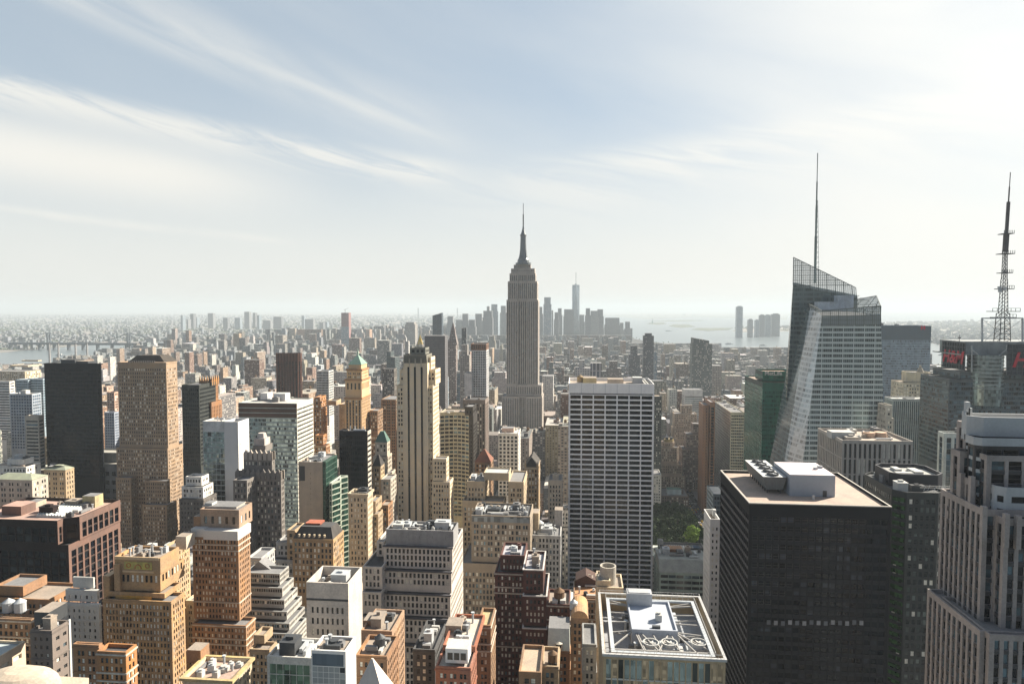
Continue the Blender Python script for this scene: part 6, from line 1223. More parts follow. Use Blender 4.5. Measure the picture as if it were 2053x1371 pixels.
for k in range(4):
    a = k * math.pi / 2 + math.pi / 4; m.prism([(cxs + 10 * math.cos(a) - 1, cys + 10 * math.sin(a) - 1), (cxs + 10 * math.cos(a) + 1, cys + 10 * math.sin(a) - 1), (cxs + 10 * math.cos(a) + 1, cys + 10 * math.sin(a) + 1), (cxs + 10 * math.cos(a) - 1, cys + 10 * math.sin(a) + 1)], zz(527), zz(495), pts1=[(cxs + 5 * math.cos(a) - .5, cys + 5 * math.sin(a) - .5), (cxs + 5 * math.cos(a) + .5, cys + 5 * math.sin(a) - .5), (cxs + 5 * math.cos(a) + .5, cys + 5 * math.sin(a) + .5), (cxs + 5 * math.cos(a) - .5, cys + 5 * math.sin(a) + .5)])
b.part('buttress', m, silver, parent=ms)
m = MB(); m.beam((cxs, cys, zz(456)), (cxs, cys, zz(430)), 1.9); m.beam((cxs, cys, zz(430)), (cxs, cys, zz(408)), 1.0)
for k in range(9): m.beam((cxs - 1.7, cys, zz(455 - k * 3)), (cxs + 1.7, cys, zz(455 - k * 3)), .5)
b.part('antenna', m, METAL_DARK, parent=ms)
# ------------------------------------------------------------------ far buildings, one mesh each
def FB(name, label, cat, Y, mat, boxes, group=None, yb=None, extra=None):
    m = MB(); X0, _ = P((boxes[0][0] + boxes[0][1]) / 2, boxes[0][2], Y); o0 = (X0, Y, 0)
    for bx in boxes:
        xl, xr, yt = bx[:3]; dy = bx[3] if len(bx) > 3 else 0; dep = bx[4] if len(bx) > 4 else 30; sl = bx[5] if len(bx) > 5 else 0
        x0, z = P(xl, yt, Y + dy); x1, _ = P(xr, yt, Y + dy); y0, y1 = Y + dy, Y + dy + dep
        if not sl: m.box(x0, x1, y0, y1, 0, z, 0, 1)
        else:
            z2 = z + (P(xr, yt + sl, Y + dy)[1] - z)
            m.quad((x0, y0, 0), (x1, y0, 0), (x1, y0, z2), (x0, y0, z)); m.quad((x1, y0, 0), (x1, y1, 0), (x1, y1, z2), (x1, y0, z2)); m.quad((x1, y1, 0), (x0, y1, 0), (x0, y1, z), (x1, y1, z2)); m.quad((x0, y1, 0), (x0, y0, 0), (x0, y0, z), (x0, y1, z)); m.quad((x0, y0, z), (x1, y0, z2), (x1, y1, z2), (x0, y1, z), 1)
        HERO.append(dict(x0=xl, x1=xr, y0=yt, y1=yb or yt + 20, Y=Y, s=label.split(',')[0], tops=False)); FOOT.append((x0, x1, y0, y1))
    if extra: extra(m, Y)
    return tag(m.build(name, [mat, ROOF_GREY], None, o0), label, cat, group)
FG = lambda w, g, **k: FAC(w, g, **k)
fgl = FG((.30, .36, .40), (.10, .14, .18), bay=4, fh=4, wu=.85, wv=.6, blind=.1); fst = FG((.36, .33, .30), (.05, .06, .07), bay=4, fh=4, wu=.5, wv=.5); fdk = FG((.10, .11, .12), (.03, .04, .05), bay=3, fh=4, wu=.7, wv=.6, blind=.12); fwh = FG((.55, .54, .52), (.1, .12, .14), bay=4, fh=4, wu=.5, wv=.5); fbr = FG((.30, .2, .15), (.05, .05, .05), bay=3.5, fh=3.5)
FB('skyscraper', 'large plain dark grey slab behind the cream three-strip tower', 'skyscraper', 1350, FG((.14, .135, .14), (.05, .055, .065), bay=2.5, fh=3.8, wu=.6, wv=.4, blind=0), [(851.5, 892, 673, 0, 30)], yb=800)
FB('skyscraper', 'dark blue glass slab with a notched slanting top, above the dark grey slab', 'skyscraper', 2300, FG((.07, .095, .12), (.03, .05, .07), bay=3, fh=4, wu=.9, wv=.7, blind=0), [(867, 875, 633, 0, 26, -3), (874, 885.5, 631, 2, 26, -4)], yb=680)
def tw(m, Y):
    x, z = P(907, 690, Y); r = 6.5
    for (ya, ra), (yb_, rb) in zip([(690, 11.5), (672, 7), (666, 5.5), (663, 5.5), (655, 3), (646, .3)][:-1], [(672, 7), (666, 5.5), (663, 5.5), (655, 3), (646, .3)]): m.prism([(x - ra, Y + 11 - ra), (x + ra, Y + 11 - ra), (x + ra, Y + 11 + ra), (x - ra, Y + 11 + ra)], P(907, ya, Y)[1], P(907, yb_, Y)[1], 0, pts1=[(x - rb, Y + 11 - rb), (x + rb, Y + 11 - rb), (x + rb, Y + 11 + rb), (x - rb, Y + 11 + rb)])
FB('clock_tower', 'slim dark tower with a pointed stone spire, right of the large dark grey slab', 'tower', 1650, FG((.27, .22, .2), (.04, .04, .05), bay=4, fh=4), [(895.5, 914, 684, 0, 24)], yb=810, extra=tw)
FB('skyscraper', 'very thin black glass tower right of the pointed stone spire', 'skyscraper', 2000, fdk, [(925.5, 935, 657, 0, 14)], yb=700)
FB('apartment_tower', 'thin beige tower with a greenish crown, between the stone spire and bronze-capped tower', 'tower', 1300, fst, [(926, 937, 691, 0, 14), (922, 941, 712, -2, 20)], yb=790)
FB('office_tower', 'grey blue glass tower half hidden behind the pointed spire', 'office tower', 1400, fgl, [(915, 925, 745, 0, 20), (884, 896, 757, 40, 20)], yb=790)
b_ = MB(); X, Z0 = P(841, 706, 1900)
b_.prism(rect(X - 9, X + 9, 1900, 1918), 0, P(841, 690, 1900)[1], 1); b_.prism(rect(X - 7, X + 7, 1902, 1916), P(841, 690, 1900)[1], P(841, 671, 1900)[1], 0, pts1=rect(X - .3, X + .3, 1908.7, 1909.3))
tag(b_.build('gilded_roof_tower', [M((.55, .36, .06), rough=.3, metal=.6), fst], None, (X, 1909, 0)), 'tower with a small golden pyramid roof, just above the cream three-strip tower', 'tower'); HERO.append(dict(x0=833, x1=849, y0=671, y1=706, Y=1900, s='gold pyramid roof', tops=False)); FOOT.append((X - 9, X + 9, 1900, 1918))
FB('apartment_tower', 'thin white curved tower left of the golden pyramid roof', 'tower', 1800, fwh, [(811, 814, 672, 0, 10, 6), (813, 819, 684, 1, 12)], yb=712)
FB('office_tower', 'grey blocky tower with stepped top, above the three-strip tower to the left', 'office tower', 4200, fst, [(814, 830, 646, 0, 60), (812, 832, 650, -3, 70)], yb=672)
FB('skyscraper', 'tower under construction wrapped in red netting, far left of centre', 'tower', 4300, FG((.34, .17, .16), (.2, .15, .15), bay=5, fh=5, wu=.6, wv=.4, blind=0), [(684, 699, 627, 0, 44)], yb=690)
tagx = FB('skyscraper', 'blue glass lower half clad below the red netting of the unfinished tower', 'tower', 4297, fgl, [(683.6, 699.4, 655, 0, 2.5)], yb=690)
m = MB(); X, Z = P(692, 628, 4310); m.beam((X, 4310, Z - 3), (X, 4310, Z + 26), 2); m.beam((X - 8, 4310, Z + 20), (X + 22, 4310, Z + 34), 1.4); tag(m.build('tower_crane', METAL_DARK, None, (X, 4310, Z)), 'thin crane on top of the red netted unfinished tower', 'crane')
FB('skyscraper', 'slender dark grey tower with a stepped rounded top, right of centre', 'skyscraper', 1900, FG((.13, .14, .155), (.05, .06, .07), bay=2.6, fh=3.8, wu=.7, wv=.5, blind=.1), [(1294, 1307, 668, 3, 20), (1290.5, 1311, 673, 0, 26)], yb=760)
FB('skyscraper', 'dark grey tower with clipped shoulders, left of the slender dark grey tower', 'skyscraper', 2000, FG((.17, .175, .185), (.06, .07, .08), bay=2.6, fh=3.8, wu=.7, wv=.5, blind=.1), [(1265, 1278, 693, 2, 22), (1261, 1283, 711, 0, 28)], yb=755)
FB('office_tower', 'thin blue grey tower touching the slender dark tower on its right', 'office tower', 2050, fgl, [(1312, 1318, 705, 0, 20)], yb=760)
FB('skyscraper', 'grey green gridded tower with a sloped top, left of the green glass tower', 'skyscraper', 1500, FG((.20, .225, .22), (.05, .07, .07), bay=2.8, fh=3.8, wu=.6, wv=.55, blind=.25), [(1389, 1422, 677, 2, 26, 6), (1388, 1428, 689, 0, 30)], yb=790)
FB('office_tower', 'grey block right of the sloped-top gridded tower', 'office tower', 1700, fst, [(1428, 1447, 733, 0, 30)], yb=790)
FB('office_tower', 'grey brown building with a small pyramid top, above the white gridded slab', 'office tower', 1800, FG((.22, .2, .19), (.05, .05, .06), bay=3, fh=3.8), [(1222, 1238, 724, 3, 20), (1216, 1246, 738, 0, 30)], yb=757)
FB('office_building', 'white building with a dark square water tower house on top, above the white gridded slab', 'office building', 1150, fwh, [(1161, 1172, 722, 6, 14), (1153, 1184, 738, 0, 30)], yb=757)
FB('office_building', 'navy building with white vertical stripes, above the white gridded slab', 'office building', 1100, FG((.5, .5, .52), (.03, .045, .08), bay=6, fh=40, wu=.72, wv=.98, blind=0), [(1184, 1206, 728, 0, 24)], yb=757)
FB('office_building', 'low white block right of the spired skyscraper', 'office building', 1500, fwh, [(1087, 1109, 754, 0, 40)], yb=775)
# downtown skyline
def wtc(m, Y):
    x, _ = P(1154.5, 600, Y); zt = P(1154, 571, Y)[1]; r = 31; c = (x, Y + 31); lo = [(c[0] + r * a, c[1] + r * d) for a, d in ((-1, -1), (1, -1), (1, 1), (-1, 1))]; hi = [(c[0] + r * a, c[1] + r * d) for a, d in ((0, -1), (1, 0), (0, 1), (-1, 0))]
    for k in range(4):
        a, d, e, f = lo[k], lo[(k + 1) % 4], hi[k], hi[(k + 1) % 4]; m.poly([(a[0], a[1], 50), (d[0], d[1], 50), (e[0], e[1], zt)]); m.poly([(d[0], d[1], 50), (f[0], f[1], zt), (e[0], e[1], zt)])
    m.poly([(p[0], p[1], zt) for p in hi]); m.cyl(c[0], c[1], 9, zt, zt + 10, 12); m.beam((c[0], c[1], zt + 10), (c[0], c[1], P(1154, 546, Y)[1]), 3.4); m.box(c[0] - r, c[0] + r, c[1] - r, c[1] + r, 0, 50)
FB('skyscraper', 'tallest tapering glass tower of the hazy downtown skyline, with a needle spire', 'skyscraper', 5850, FG((.34, .38, .41), (.22, .27, .31), bay=6, fh=4.2, wu=.9, wv=.8, blind=0, grough=.1, metal=.6), [(1148.5, 1160.5, 640, 5, 50)], yb=660, extra=wtc)
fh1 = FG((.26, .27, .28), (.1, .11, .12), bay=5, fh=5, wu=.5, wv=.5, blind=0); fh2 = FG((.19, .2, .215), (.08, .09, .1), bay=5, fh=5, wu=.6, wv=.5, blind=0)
dt = [(1091, 1104, 596, 'tall rounded-top hazy downtown tower right of the spired skyscraper', fgl), (1103, 1109, 622, 'thin hazy downtown slab beside the rounded-top tower', fh1), (1112, 1119, 626, 'short hazy slab left of the twin-stepped hazy pair', fh2), (1118.5, 1126, 618, 'narrow hazy tower left of the needle-spired glass tower', fh1),
      (1131, 1149, 620, 'broad hazy slab directly left of the needle-spired glass tower', fh2), (1161, 1171, 631, 'rounded hazy tower directly right of the needle-spired glass tower', fh1), (1174.5, 1183, 618, 'hazy tower with a crane mast, left of the broad pair', fh2), (1184, 1199, 623, 'left half of the broad hazy pair right of the needle-spired tower', fh1), (1198, 1209, 620, 'taller flat right half of the broad hazy pair', fh2),
      (1213.5, 1242, 637, 'wide low hazy block with a stepped right side near the bay', fh2), (1243, 1250, 647, 'small hazy step right of the wide low block', fh1), (1254, 1263, 645, 'hazy tower nearest the water at the tip of downtown', fh1), (1263, 1268, 658, 'tiny hazy building at the very water edge of downtown', fh2),
      (1080, 1087, 615, 'hazy blue slab just right of the spired skyscraper', fh1), (1004, 1014, 613, 'hazy tower just left of the spired skyscraper', fh1), (985, 997, 610, 'tallest hazy downtown tower left of the spired skyscraper', fgl), (969, 986, 623, 'broad hazy block with a small pointed top, left of the spired skyscraper', fh2), (976, 981, 614, 'small pointed hazy tower between two hazy blocks', fh1),
      (953, 966, 629, 'hazy grey block at the left end of downtown', fh1), (927, 938, 629, 'hazy squat tower with a chamfered top, left end of downtown', fh2), (914, 926, 641, 'low hazy block left of the squat chamfered tower', fh1), (897, 908, 634, 'hazy slab behind the pointed stone spire', fh1), (940, 952, 641, 'low hazy block between two hazy towers at the left of downtown', fh2)]
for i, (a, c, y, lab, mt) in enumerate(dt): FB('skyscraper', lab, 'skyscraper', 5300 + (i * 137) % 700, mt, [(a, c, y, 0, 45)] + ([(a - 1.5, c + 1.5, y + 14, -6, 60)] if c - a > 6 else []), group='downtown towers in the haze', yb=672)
bk = [(362, 366, 632), (374, 377, 640), (381, 387.5, 629), (391, 395, 637), (416.5, 427, 628), (447, 456, 637), (470, 481, 637), (489.5, 499.5, 625), (506.5, 511.5, 627), (515, 519.5, 632), (527, 542, 642), (548, 564, 635), (604.5, 609.5, 633), (611, 628, 640), (640, 648, 646), (650, 656, 645), (715, 722, 655), (735, 741, 657)]
bl_ = ['thin leftmost hazy tower of the far left row', 'short stub right of the thin leftmost hazy tower', 'second tall hazy tower of the far left row', 'low hazy tower in the gap before the broad blue one', 'broad blue hazy tower, third tall one from the left', 'pointed low hazy tower in the middle of the far row', 'grey hazy block left of the tallest far tower', 'tallest blue hazy tower of the far left row', 'slim hazy tower just right of the tallest far one', 'smaller slim hazy tower, second right of the tallest far one', 'wide low hazy block right of the slim pair', 'wide hazy tower with a flat stepped top above the dark bronze slab', 'thin dark hazy tower right of the dark bronze slab', 'wide hazy blue block left of the red netted tower', 'left of two low beige blocks before the red netted tower', 'right of two low beige blocks before the red netted tower', 'small hazy tower right of the red netted tower', 'second small hazy tower right of the red netted tower']
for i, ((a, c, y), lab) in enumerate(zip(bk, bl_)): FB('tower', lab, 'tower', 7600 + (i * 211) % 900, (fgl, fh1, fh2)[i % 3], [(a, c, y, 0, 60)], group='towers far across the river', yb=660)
jc = [(1477.5, 1489.5, 615, 'tallest blue tower standing alone across the water'), (1501, 1510, 641, 'short first block of the cluster across the water'), (1515, 1522, 642, 'short second block of the cluster across the water'), (1524, 1533.5, 632, 'left one of the equal pair across the water'), (1535, 1545, 632, 'right one of the equal pair across the water'), (1548, 1564, 630, 'broad domed tower at the right of the cluster across the water')]
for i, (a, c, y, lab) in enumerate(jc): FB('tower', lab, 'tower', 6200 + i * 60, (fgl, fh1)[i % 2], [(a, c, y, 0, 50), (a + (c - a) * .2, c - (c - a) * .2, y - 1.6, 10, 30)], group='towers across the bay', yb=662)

# ------------------------------------------------------------------ bridges, stacks, statue
def far_root(name, label, cat, x, y, group=None): return empty(name, (x, y, 0), label, cat, group)
stl = M((.09, .11, .13), var=.1); Yb = 3990; r_ = far_root('suspension_bridge', 'long low steel suspension bridge across the river, upper left', 'bridge', P(180, 690, Yb)[0], Yb); o_ = tuple(r_.location)
xa, xb2 = P(98, 690, Yb)[0], P(258, 690, Yb)[0]; zd = P(180, 687, Yb)[1]; zt = P(180, 667, Yb)[1]
m = MB()
for k in range(12):
    X = P(22 + k * 29, 690, Yb)[0]; m.box(X - 4, X + 4, Yb - 12, Yb + 12, 0, zd - 14)
m.box(P(20, 690, Yb)[0], P(345, 690, Yb)[0], Yb - 14, Yb + 14, zd - 14, zd, bottom=True); m.build('deck', stl, r_, o_)
for X in (xa, xb2):
    m = MB()
    for s_ in (-10, 10): m.box(X - 4, X + 4, Yb + s_ - 4, Yb + s_ + 4, 0, zt)
    m.box(X - 4, X + 4, Yb - 6, Yb + 6, zt - 10, zt - 3, bottom=True); m.box(X - 4, X + 4, Yb - 6, Yb + 6, zd + 8, zd + 14, bottom=True); m.build('bridge_tower', stl, r_, o_)
m = MB()
for s_ in (-9, 9):
    pts = [(xa + (xb2 - xa) * t, zt - (zt - zd - 3) * 4 * t * (1 - t)) for t in np.linspace(0, 1, 17)]
    for p, q in zip(pts[:-1], pts[1:]): m.beam((p[0], Yb + s_, p[1]), (q[0], Yb + s_, q[1]), 2)
    m.beam((xa, Yb + s_, zt), (xa - 300, Yb + s_, zd), 2); m.beam((xb2, Yb + s_, zt), (xb2 + 280, Yb + s_, zd), 2)
m.build('cable', stl, r_, o_)
for i, px in enumerate((98.5, 116.5, 151, 174)):
    X, Z = P(px, 687, 2900); m = MB(); m.cyl(X, 2900, 4.6, 0, Z - 6, 12, r1=3.6, mi=0); m.cyl(X, 2900, 4.0, Z - 6, Z, 12, mi=1)
    tag(m.build('chimney_stack', [M((.34, .33, .32)), M((.10, .10, .11))], None, (X, 2900, 0)), ['first (leftmost) grey power station chimney by the river', 'second grey power station chimney by the river, beside the leftmost', 'third grey power station chimney by the river, after the gap', 'last (rightmost) grey power station chimney by the river'][i], 'chimney', 'power station chimneys by the river')
for i, px in enumerate((838.5, 917)):
    X, Z = P(px, 617, 16000); m = MB()
    for s_ in (-22, 22): m.box(X - 8, X + 8, 16000 + s_ - 8, 16000 + s_ + 8, 0, 268)
    m.box(X - 8, X + 8, 15980, 16020, 240, 262, bottom=True); m.box(X - 8, X + 8, 15980, 16020, 90, 100, bottom=True)
    tag(m.build('bridge_tower', stl, None, (X, 16000, 0)), ['left faint bridge tower on the far horizon', 'right faint bridge tower on the far horizon'][i], 'bridge tower', 'bridge towers on the horizon')
X, Yl = G(1308, 648, 0); m = MB(); m.prism(rect(X - 20, X + 20, Yl - 20, Yl + 20), 0, 20, pts1=rect(X - 15, X + 15, Yl - 15, Yl + 15)); m.prism(rect(X - 9, X + 9, Yl - 9, Yl + 9), 20, 47, pts1=rect(X - 6, X + 6, Yl - 6, Yl + 6)); m.cyl(X, Yl, 6, 47, 78, 10, r1=2.6); m.cyl(X, Yl, 2.2, 78, 84, 8); m.beam((X + 2, Yl, 74), (X + 6, Yl, 93), 2)
tag(m.build('statue', M((.25, .38, .33)), None, (X, Yl, 0)), 'tiny distant statue with raised arm on a small harbour island', 'statue')
# ------------------------------------------------------------------ water and land
wm, wnt, wb_ = newmat('water'); t = NT(wnt); g = t.n('ShaderNodeNewGeometry'); wb_.inputs['Base Color'].default_value = (.10, .13, .14, 1); wb_.inputs['Roughness'].default_value = .28; wb_.inputs['Specular IOR Level'].default_value = .6
mpw = t.n('ShaderNodeMapping', {0: g.outputs['Position']}); mpw.inputs[3].default_value = (.02, .006, 1); nw = t.n('ShaderNodeTexNoise', {'Vector': mpw.outputs[0], 'Scale': 1.0, 'Detail': 6.0}); bp = t.n('ShaderNodeBump', {'Strength': .5, 'Distance': 6.0, 'Height': nw.outputs[0]}); t.lk(bp.outputs[0], wb_.inputs['Normal'])
def landmat(c1, c2, sc_=.012, name='land'):
    m_, nt, bb = newmat(name); t = NT(nt); g = t.n('ShaderNodeNewGeometry'); n1 = t.n('ShaderNodeTexNoise', {'Vector': g.outputs['Position'], 'Scale': sc_, 'Detail': 8.0, 'Roughness': .7}); n2 = t.n('ShaderNodeTexNoise', {'Vector': g.outputs['Position'], 'Scale': sc_ / 12, 'Detail': 4.0})
    f = t.m('MULTIPLY', t.m('SUBTRACT', t.m('ADD', t.m('MULTIPLY', n1.outputs[0], .7), t.m('MULTIPLY', n2.outputs[0], .5)), .42), 5.0, clamp=True); t.lk(t.mix(f, c1, c2), bb.inputs['Base Color']); bb.inputs['Roughness'].default_value = .95; bb.inputs['Specular IOR Level'].default_value = .15; return m_
m = MB(); m.quad((-52000, -600, 0), (52000, -600, 0), (52000, 58000, 0), (-52000, 58000, 0)); tag(m.build('water', wm), kind='structure')
asph = M((.055, .055, .058), var=.25, streak=0); LM = landmat((.13, .15, .12), (.28, .26, .24)); LF = landmat((.11, .14, .12), (.20, .21, .20), .004)
def land(name, pts, z, mat, px=True):
    m = MB(); P2 = [G(a, c, z) for a, c in pts] if px else pts; m.poly([(p[0], p[1], z) for p in P2]); tag(m.build(name, mat), kind='structure'); return P2
MAN = land('ground', [(-3000, 1700), (-900, 800), (-300, 765), (0, 742), (90, 733), (150, 722), (190, 712), (235, 701), (290, 693), (420, 687), (640, 683), (800, 679), (900, 677), (1000, 681), (1120, 683), (1200, 680), (1265, 678), (1300, 684), (1345, 690), (1380, 691), (1450, 697), (1580, 706), (1700, 716), (1880, 735), (1960, 747), (2200, 790), (5000, 1700)], .5, asph)
BKL = land('land', [(-2600, 760), (-400, 716), (0, 707), (85, 699), (160, 693), (240, 688), (300, 686), (420, 681), (640, 677), (762, 668), (775, 661), (850, 656), (900, 655), (930, 645), (925, 634), (2600, 628.5), (2600, 625), (-2600, 625)], .8, LM)
NJ = land('land', [(1290, 640), (1400, 636.5), (1500, 639), (1578, 641), (1580, 632), (1200, 632)], 1.0, LF); 
NJ2 = land('land', [(1468, 664), (1510, 667), (1576, 664), (1640, 668), (1700, 675), (1780, 684), (1870, 688), (1905, 697), (1960, 705), (2100, 720), (2700, 745), (2700, 640), (1870, 645), (1700, 648), (1590, 655), (1540, 655), (1480, 657)], 1.2, LM)
for pts in ([(1296, 649), (1318, 651), (1337, 649), (1330, 646.5), (1305, 646.5)], [(1340, 654), (1365, 657), (1395, 655), (1380, 650.5), (1350, 650.5)], [(1384, 660.5), (1420, 663.5), (1462, 661), (1470, 657.5), (1400, 657.5)], [(1290, 643), (1350, 644.5), (1420, 643), (1380, 641.5)]): land('island', pts, 1.5, landmat((.06, .09, .06), (.12, .13, .1), .02))
def inside(P2, x, y):
    c = False; j = len(P2) - 1
    for i in range(len(P2)):
        if (P2[i][1] > y) != (P2[j][1] > y) and x < (P2[j][0] - P2[i][0]) * (y - P2[i][1]) / (P2[j][1] - P2[i][1]) + P2[i][0]: c = not c
        j = i
    return c
# ------------------------------------------------------------------ the city fabric between the named buildings
AV5, AV6 = -155.0, 152.0
avs = [AV6 + k * 275 for k in range(0, 10)] + [AV5 - k * 150 for k in range(0, 18)]; avs = sorted(avs)
PARK = (AV6 - 137, AV6 - 16, 705, 862)
CITYM = FAC((.4, .4, .4), (.045, .05, .055), use_attr=True, blind=.3, wv=.5)
wallcols = [(.42, .33, .24), (.36, .25, .17), (.30, .18, .12), (.50, .43, .33), (.55, .52, .46), (.38, .37, .35), (.25, .24, .23), (.22, .14, .10), (.46, .30, .20), (.60, .58, .54), (.18, .19, .20), (.34, .29, .24)]
colw = ['tan', 'brown', 'rust brown', 'cream', 'off-white', 'grey', 'dark grey', 'dark brown', 'orange brown', 'white', 'charcoal', 'khaki']
roofcols = [(.30, .28, .25), (.55, .53, .50), (.16, .16, .16), (.42, .36, .30), (.70, .69, .66), (.24, .22, .20)]
roofw = ['grey', 'pale', 'black', 'tan', 'white', 'dark']
HERO.append(dict(x0=1312, x1=1412, y0=975, y1=1092, Y=704, s='park', tops=False)); HERO.append(dict(x0=1376, x1=1414, y0=955, y1=1100, Y=1150, s='avenue', tops=False))
for a_, c_, t_, b_, Y_ in ((-60, 100, 704, 730, 3950), (100, 188, 695, 712, 4500), (188, 262, 688, 698, 4800), (1266, 1450, 636, 688, 9000), (1450, 1580, 636, 696, 9000), (1868, 1960, 680, 730, 5000)): HERO.append(dict(x0=a_, x1=c_, y0=t_, y1=b_, Y=Y_, s='water', tops=False))
heroes = [h for h in HERO]
hx0 = np.array([h['x0'] for h in heroes]); hx1 = np.array([h['x1'] for h in heroes]); hy0 = np.array([h['y0'] for h in heroes]); hy1 = np.array([h['y1'] for h in heroes]); hY = np.array([h['Y'] for h in heroes])
F_ = np.array(FOOT)
def fit(x0, x1, y0, y1, h, minh):
    if ((F_[:, 0] < x1 + 1) & (F_[:, 1] > x0 - 1) & (F_[:, 2] < y1 + 1) & (F_[:, 3] > y0 - 1)).any(): return 0
    pa = proj(x0, y0, h); pb = proj(x1, y0, h); pc = proj(x0, y1, h); pd = proj(x1, y1, h); a, c = min(pa[0], pc[0]), max(pb[0], pd[0])
    k = (hx0 < c - 1) & (hx1 > a + 1) & (hY > y0)
    if k.any():
        lim = hy1[k].max(); top = min(pa[1], pc[1])
        if top < lim:
            # lower it until its roof line clears the named building behind
            zl = P((a + c) / 2, lim, y1)[1]; 
            if zl < minh: return 0
            h = min(h, zl)
    return h
INF = []
def add(x0, x1, y0, y1, h, minh=7):
    h = fit(x0, x1, y0, y1, h, minh)
    if h >= minh: INF.append((x0, x1, y0, y1, h, random.randrange(12), random.randrange(6), random.random()))
k = 1
while True:
    ys, ye = 40.2 + 80.4 * k + 8, 40.2 + 80.4 * (k + 1) - 8; k += 1
    if ys > 6800: break
    for a0, a1 in zip(avs[:-1], avs[1:]):
        x, xe = a0 + 13, a1 - 13
        if xe / ys < -1.02 or x / ye > .80: continue
        if ys > PARK[2] - 30 and ye < PARK[3] + 40 and a1 == AV6: continue
        while x < xe - 9:
            w = min(random.choice([9, 14, 18, 24, 30, 42]) * (1 + max(0, ys - 2500) / 2500), xe - x); full = random.random() < (.35 if ys < 1600 else .15)
            if xe - x - w < 9: w = xe - x
            rows = [(ys, ye)] if full else [(ys, (ys + ye) / 2 - 1.5 - random.random() * 4), ((ys + ye) / 2 + 1.5 + random.random() * 4, ye)]
            for r0, r1 in rows:
                cx, cy2 = x + w / 2, (r0 + r1) / 2
                if not inside(MAN, cx, cy2): continue
                t_ = random.random(); dtn = cy2 > 4700 and -2200 < cx - (-.02 * cy2) < 700
                if cy2 < 520: h = random.uniform(60, 150)
                elif cy2 < 1100: h = random.choice([22, 30, 45, 60, 75, 95, 120]) * random.uniform(.8, 1.2)
                elif cy2 < 1700: h = random.choice([18, 24, 32, 45, 60, 80]) * random.uniform(.8, 1.2)
                elif cy2 < 4600: h = random.choice([14, 17, 20, 24, 30]) * random.uniform(.8, 1.3); h = h * random.uniform(2, 3.4) if t_ > .87 else h
                else: h = random.choice([15, 20, 26, 34]) * random.uniform(.8, 1.2)
                if dtn and random.random() < .4: h = random.uniform(40, 120)
                if cx > 500 and 1100 < cy2 < 4600: h = h * .8
                add(x + .3, x + w - .3, r0, r1, h)
            x += w
NM = len(INF)
# housing slabs near the river on the left, taller red brick
for px, py in ((505, 0),):
    for i in range(46):
        a = random.uniform(120, 760); Yq = random.uniform(2600, 4300); X = P(a, 650, Yq)[0]
        if inside(MAN, X, Yq): add(X, X + random.uniform(18, 40), Yq, Yq + random.uniform(16, 40), random.uniform(38, 70))
# across the rivers
for i in range(26000):
    yy = 627.6 + 80 * random.random() ** 2.2; xx = random.uniform(-120, 2170); X, Yq = G(xx, yy, 3)
    if Yq > 26000 or not (inside(BKL, X, Yq) or inside(NJ2, X, Yq)): continue
    s_ = Yq / 5000; w, d = random.uniform(10, 34) * s_ ** .7, random.uniform(10, 30) * s_ ** .7; h = random.choice([9, 11, 13, 16, 22]) * random.uniform(.8, 1.4)
    if random.random() < .03: h = random.uniform(35, 60)
    add(X, X + w, Yq, Yq + d, h, 5)
# which of them show largest: paint everything front to back on a coarse frame
Wd, Hd = 1027, 686; buf = np.zeros((Hd, Wd), bool); order = sorted(range(len(INF)), key=lambda i: INF[i][2]); area = np.zeros(len(INF)); hs = sorted(heroes, key=lambda h: h['Y']); hi = 0; boxp = {}
for i in order:
    q = INF[i]
    while hi < len(hs) and hs[hi]['Y'] <= q[2]:
        h = hs[hi]; buf[max(0, int(h['y0'] / 2)):max(0, int(h['y1'] / 2)), max(0, int(h['x0'] / 2)):max(0, int(h['x1'] / 2))] = True; hi += 1
    pts = [proj(q[a], q[c], q[4]) for a in (0, 1) for c in (2, 3)]; a, c = min(p[0] for p in pts) / 2, max(p[0] for p in pts) / 2; tp = min(p[1] for p in pts) / 2; bt = proj(q[0], q[2], 0)[1] / 2
    ia, ic, it, ib = max(0, int(a)), min(Wd, int(math.ceil(c))), max(0, int(tp)), min(Hd, int(bt) + 1); boxp[i] = (a, c, tp, bt)
    if ic > ia and ib > it: s_ = buf[it:ib, ia:ic]; area[i] = (~s_).sum(); s_[:] = True
area *= np.array([1.0 if i < NM else .5 for i in range(len(INF))]); NIND = 185
big = sorted(range(len(INF)), key=lambda i: -area[i])[:NIND]; bigset = set(big)
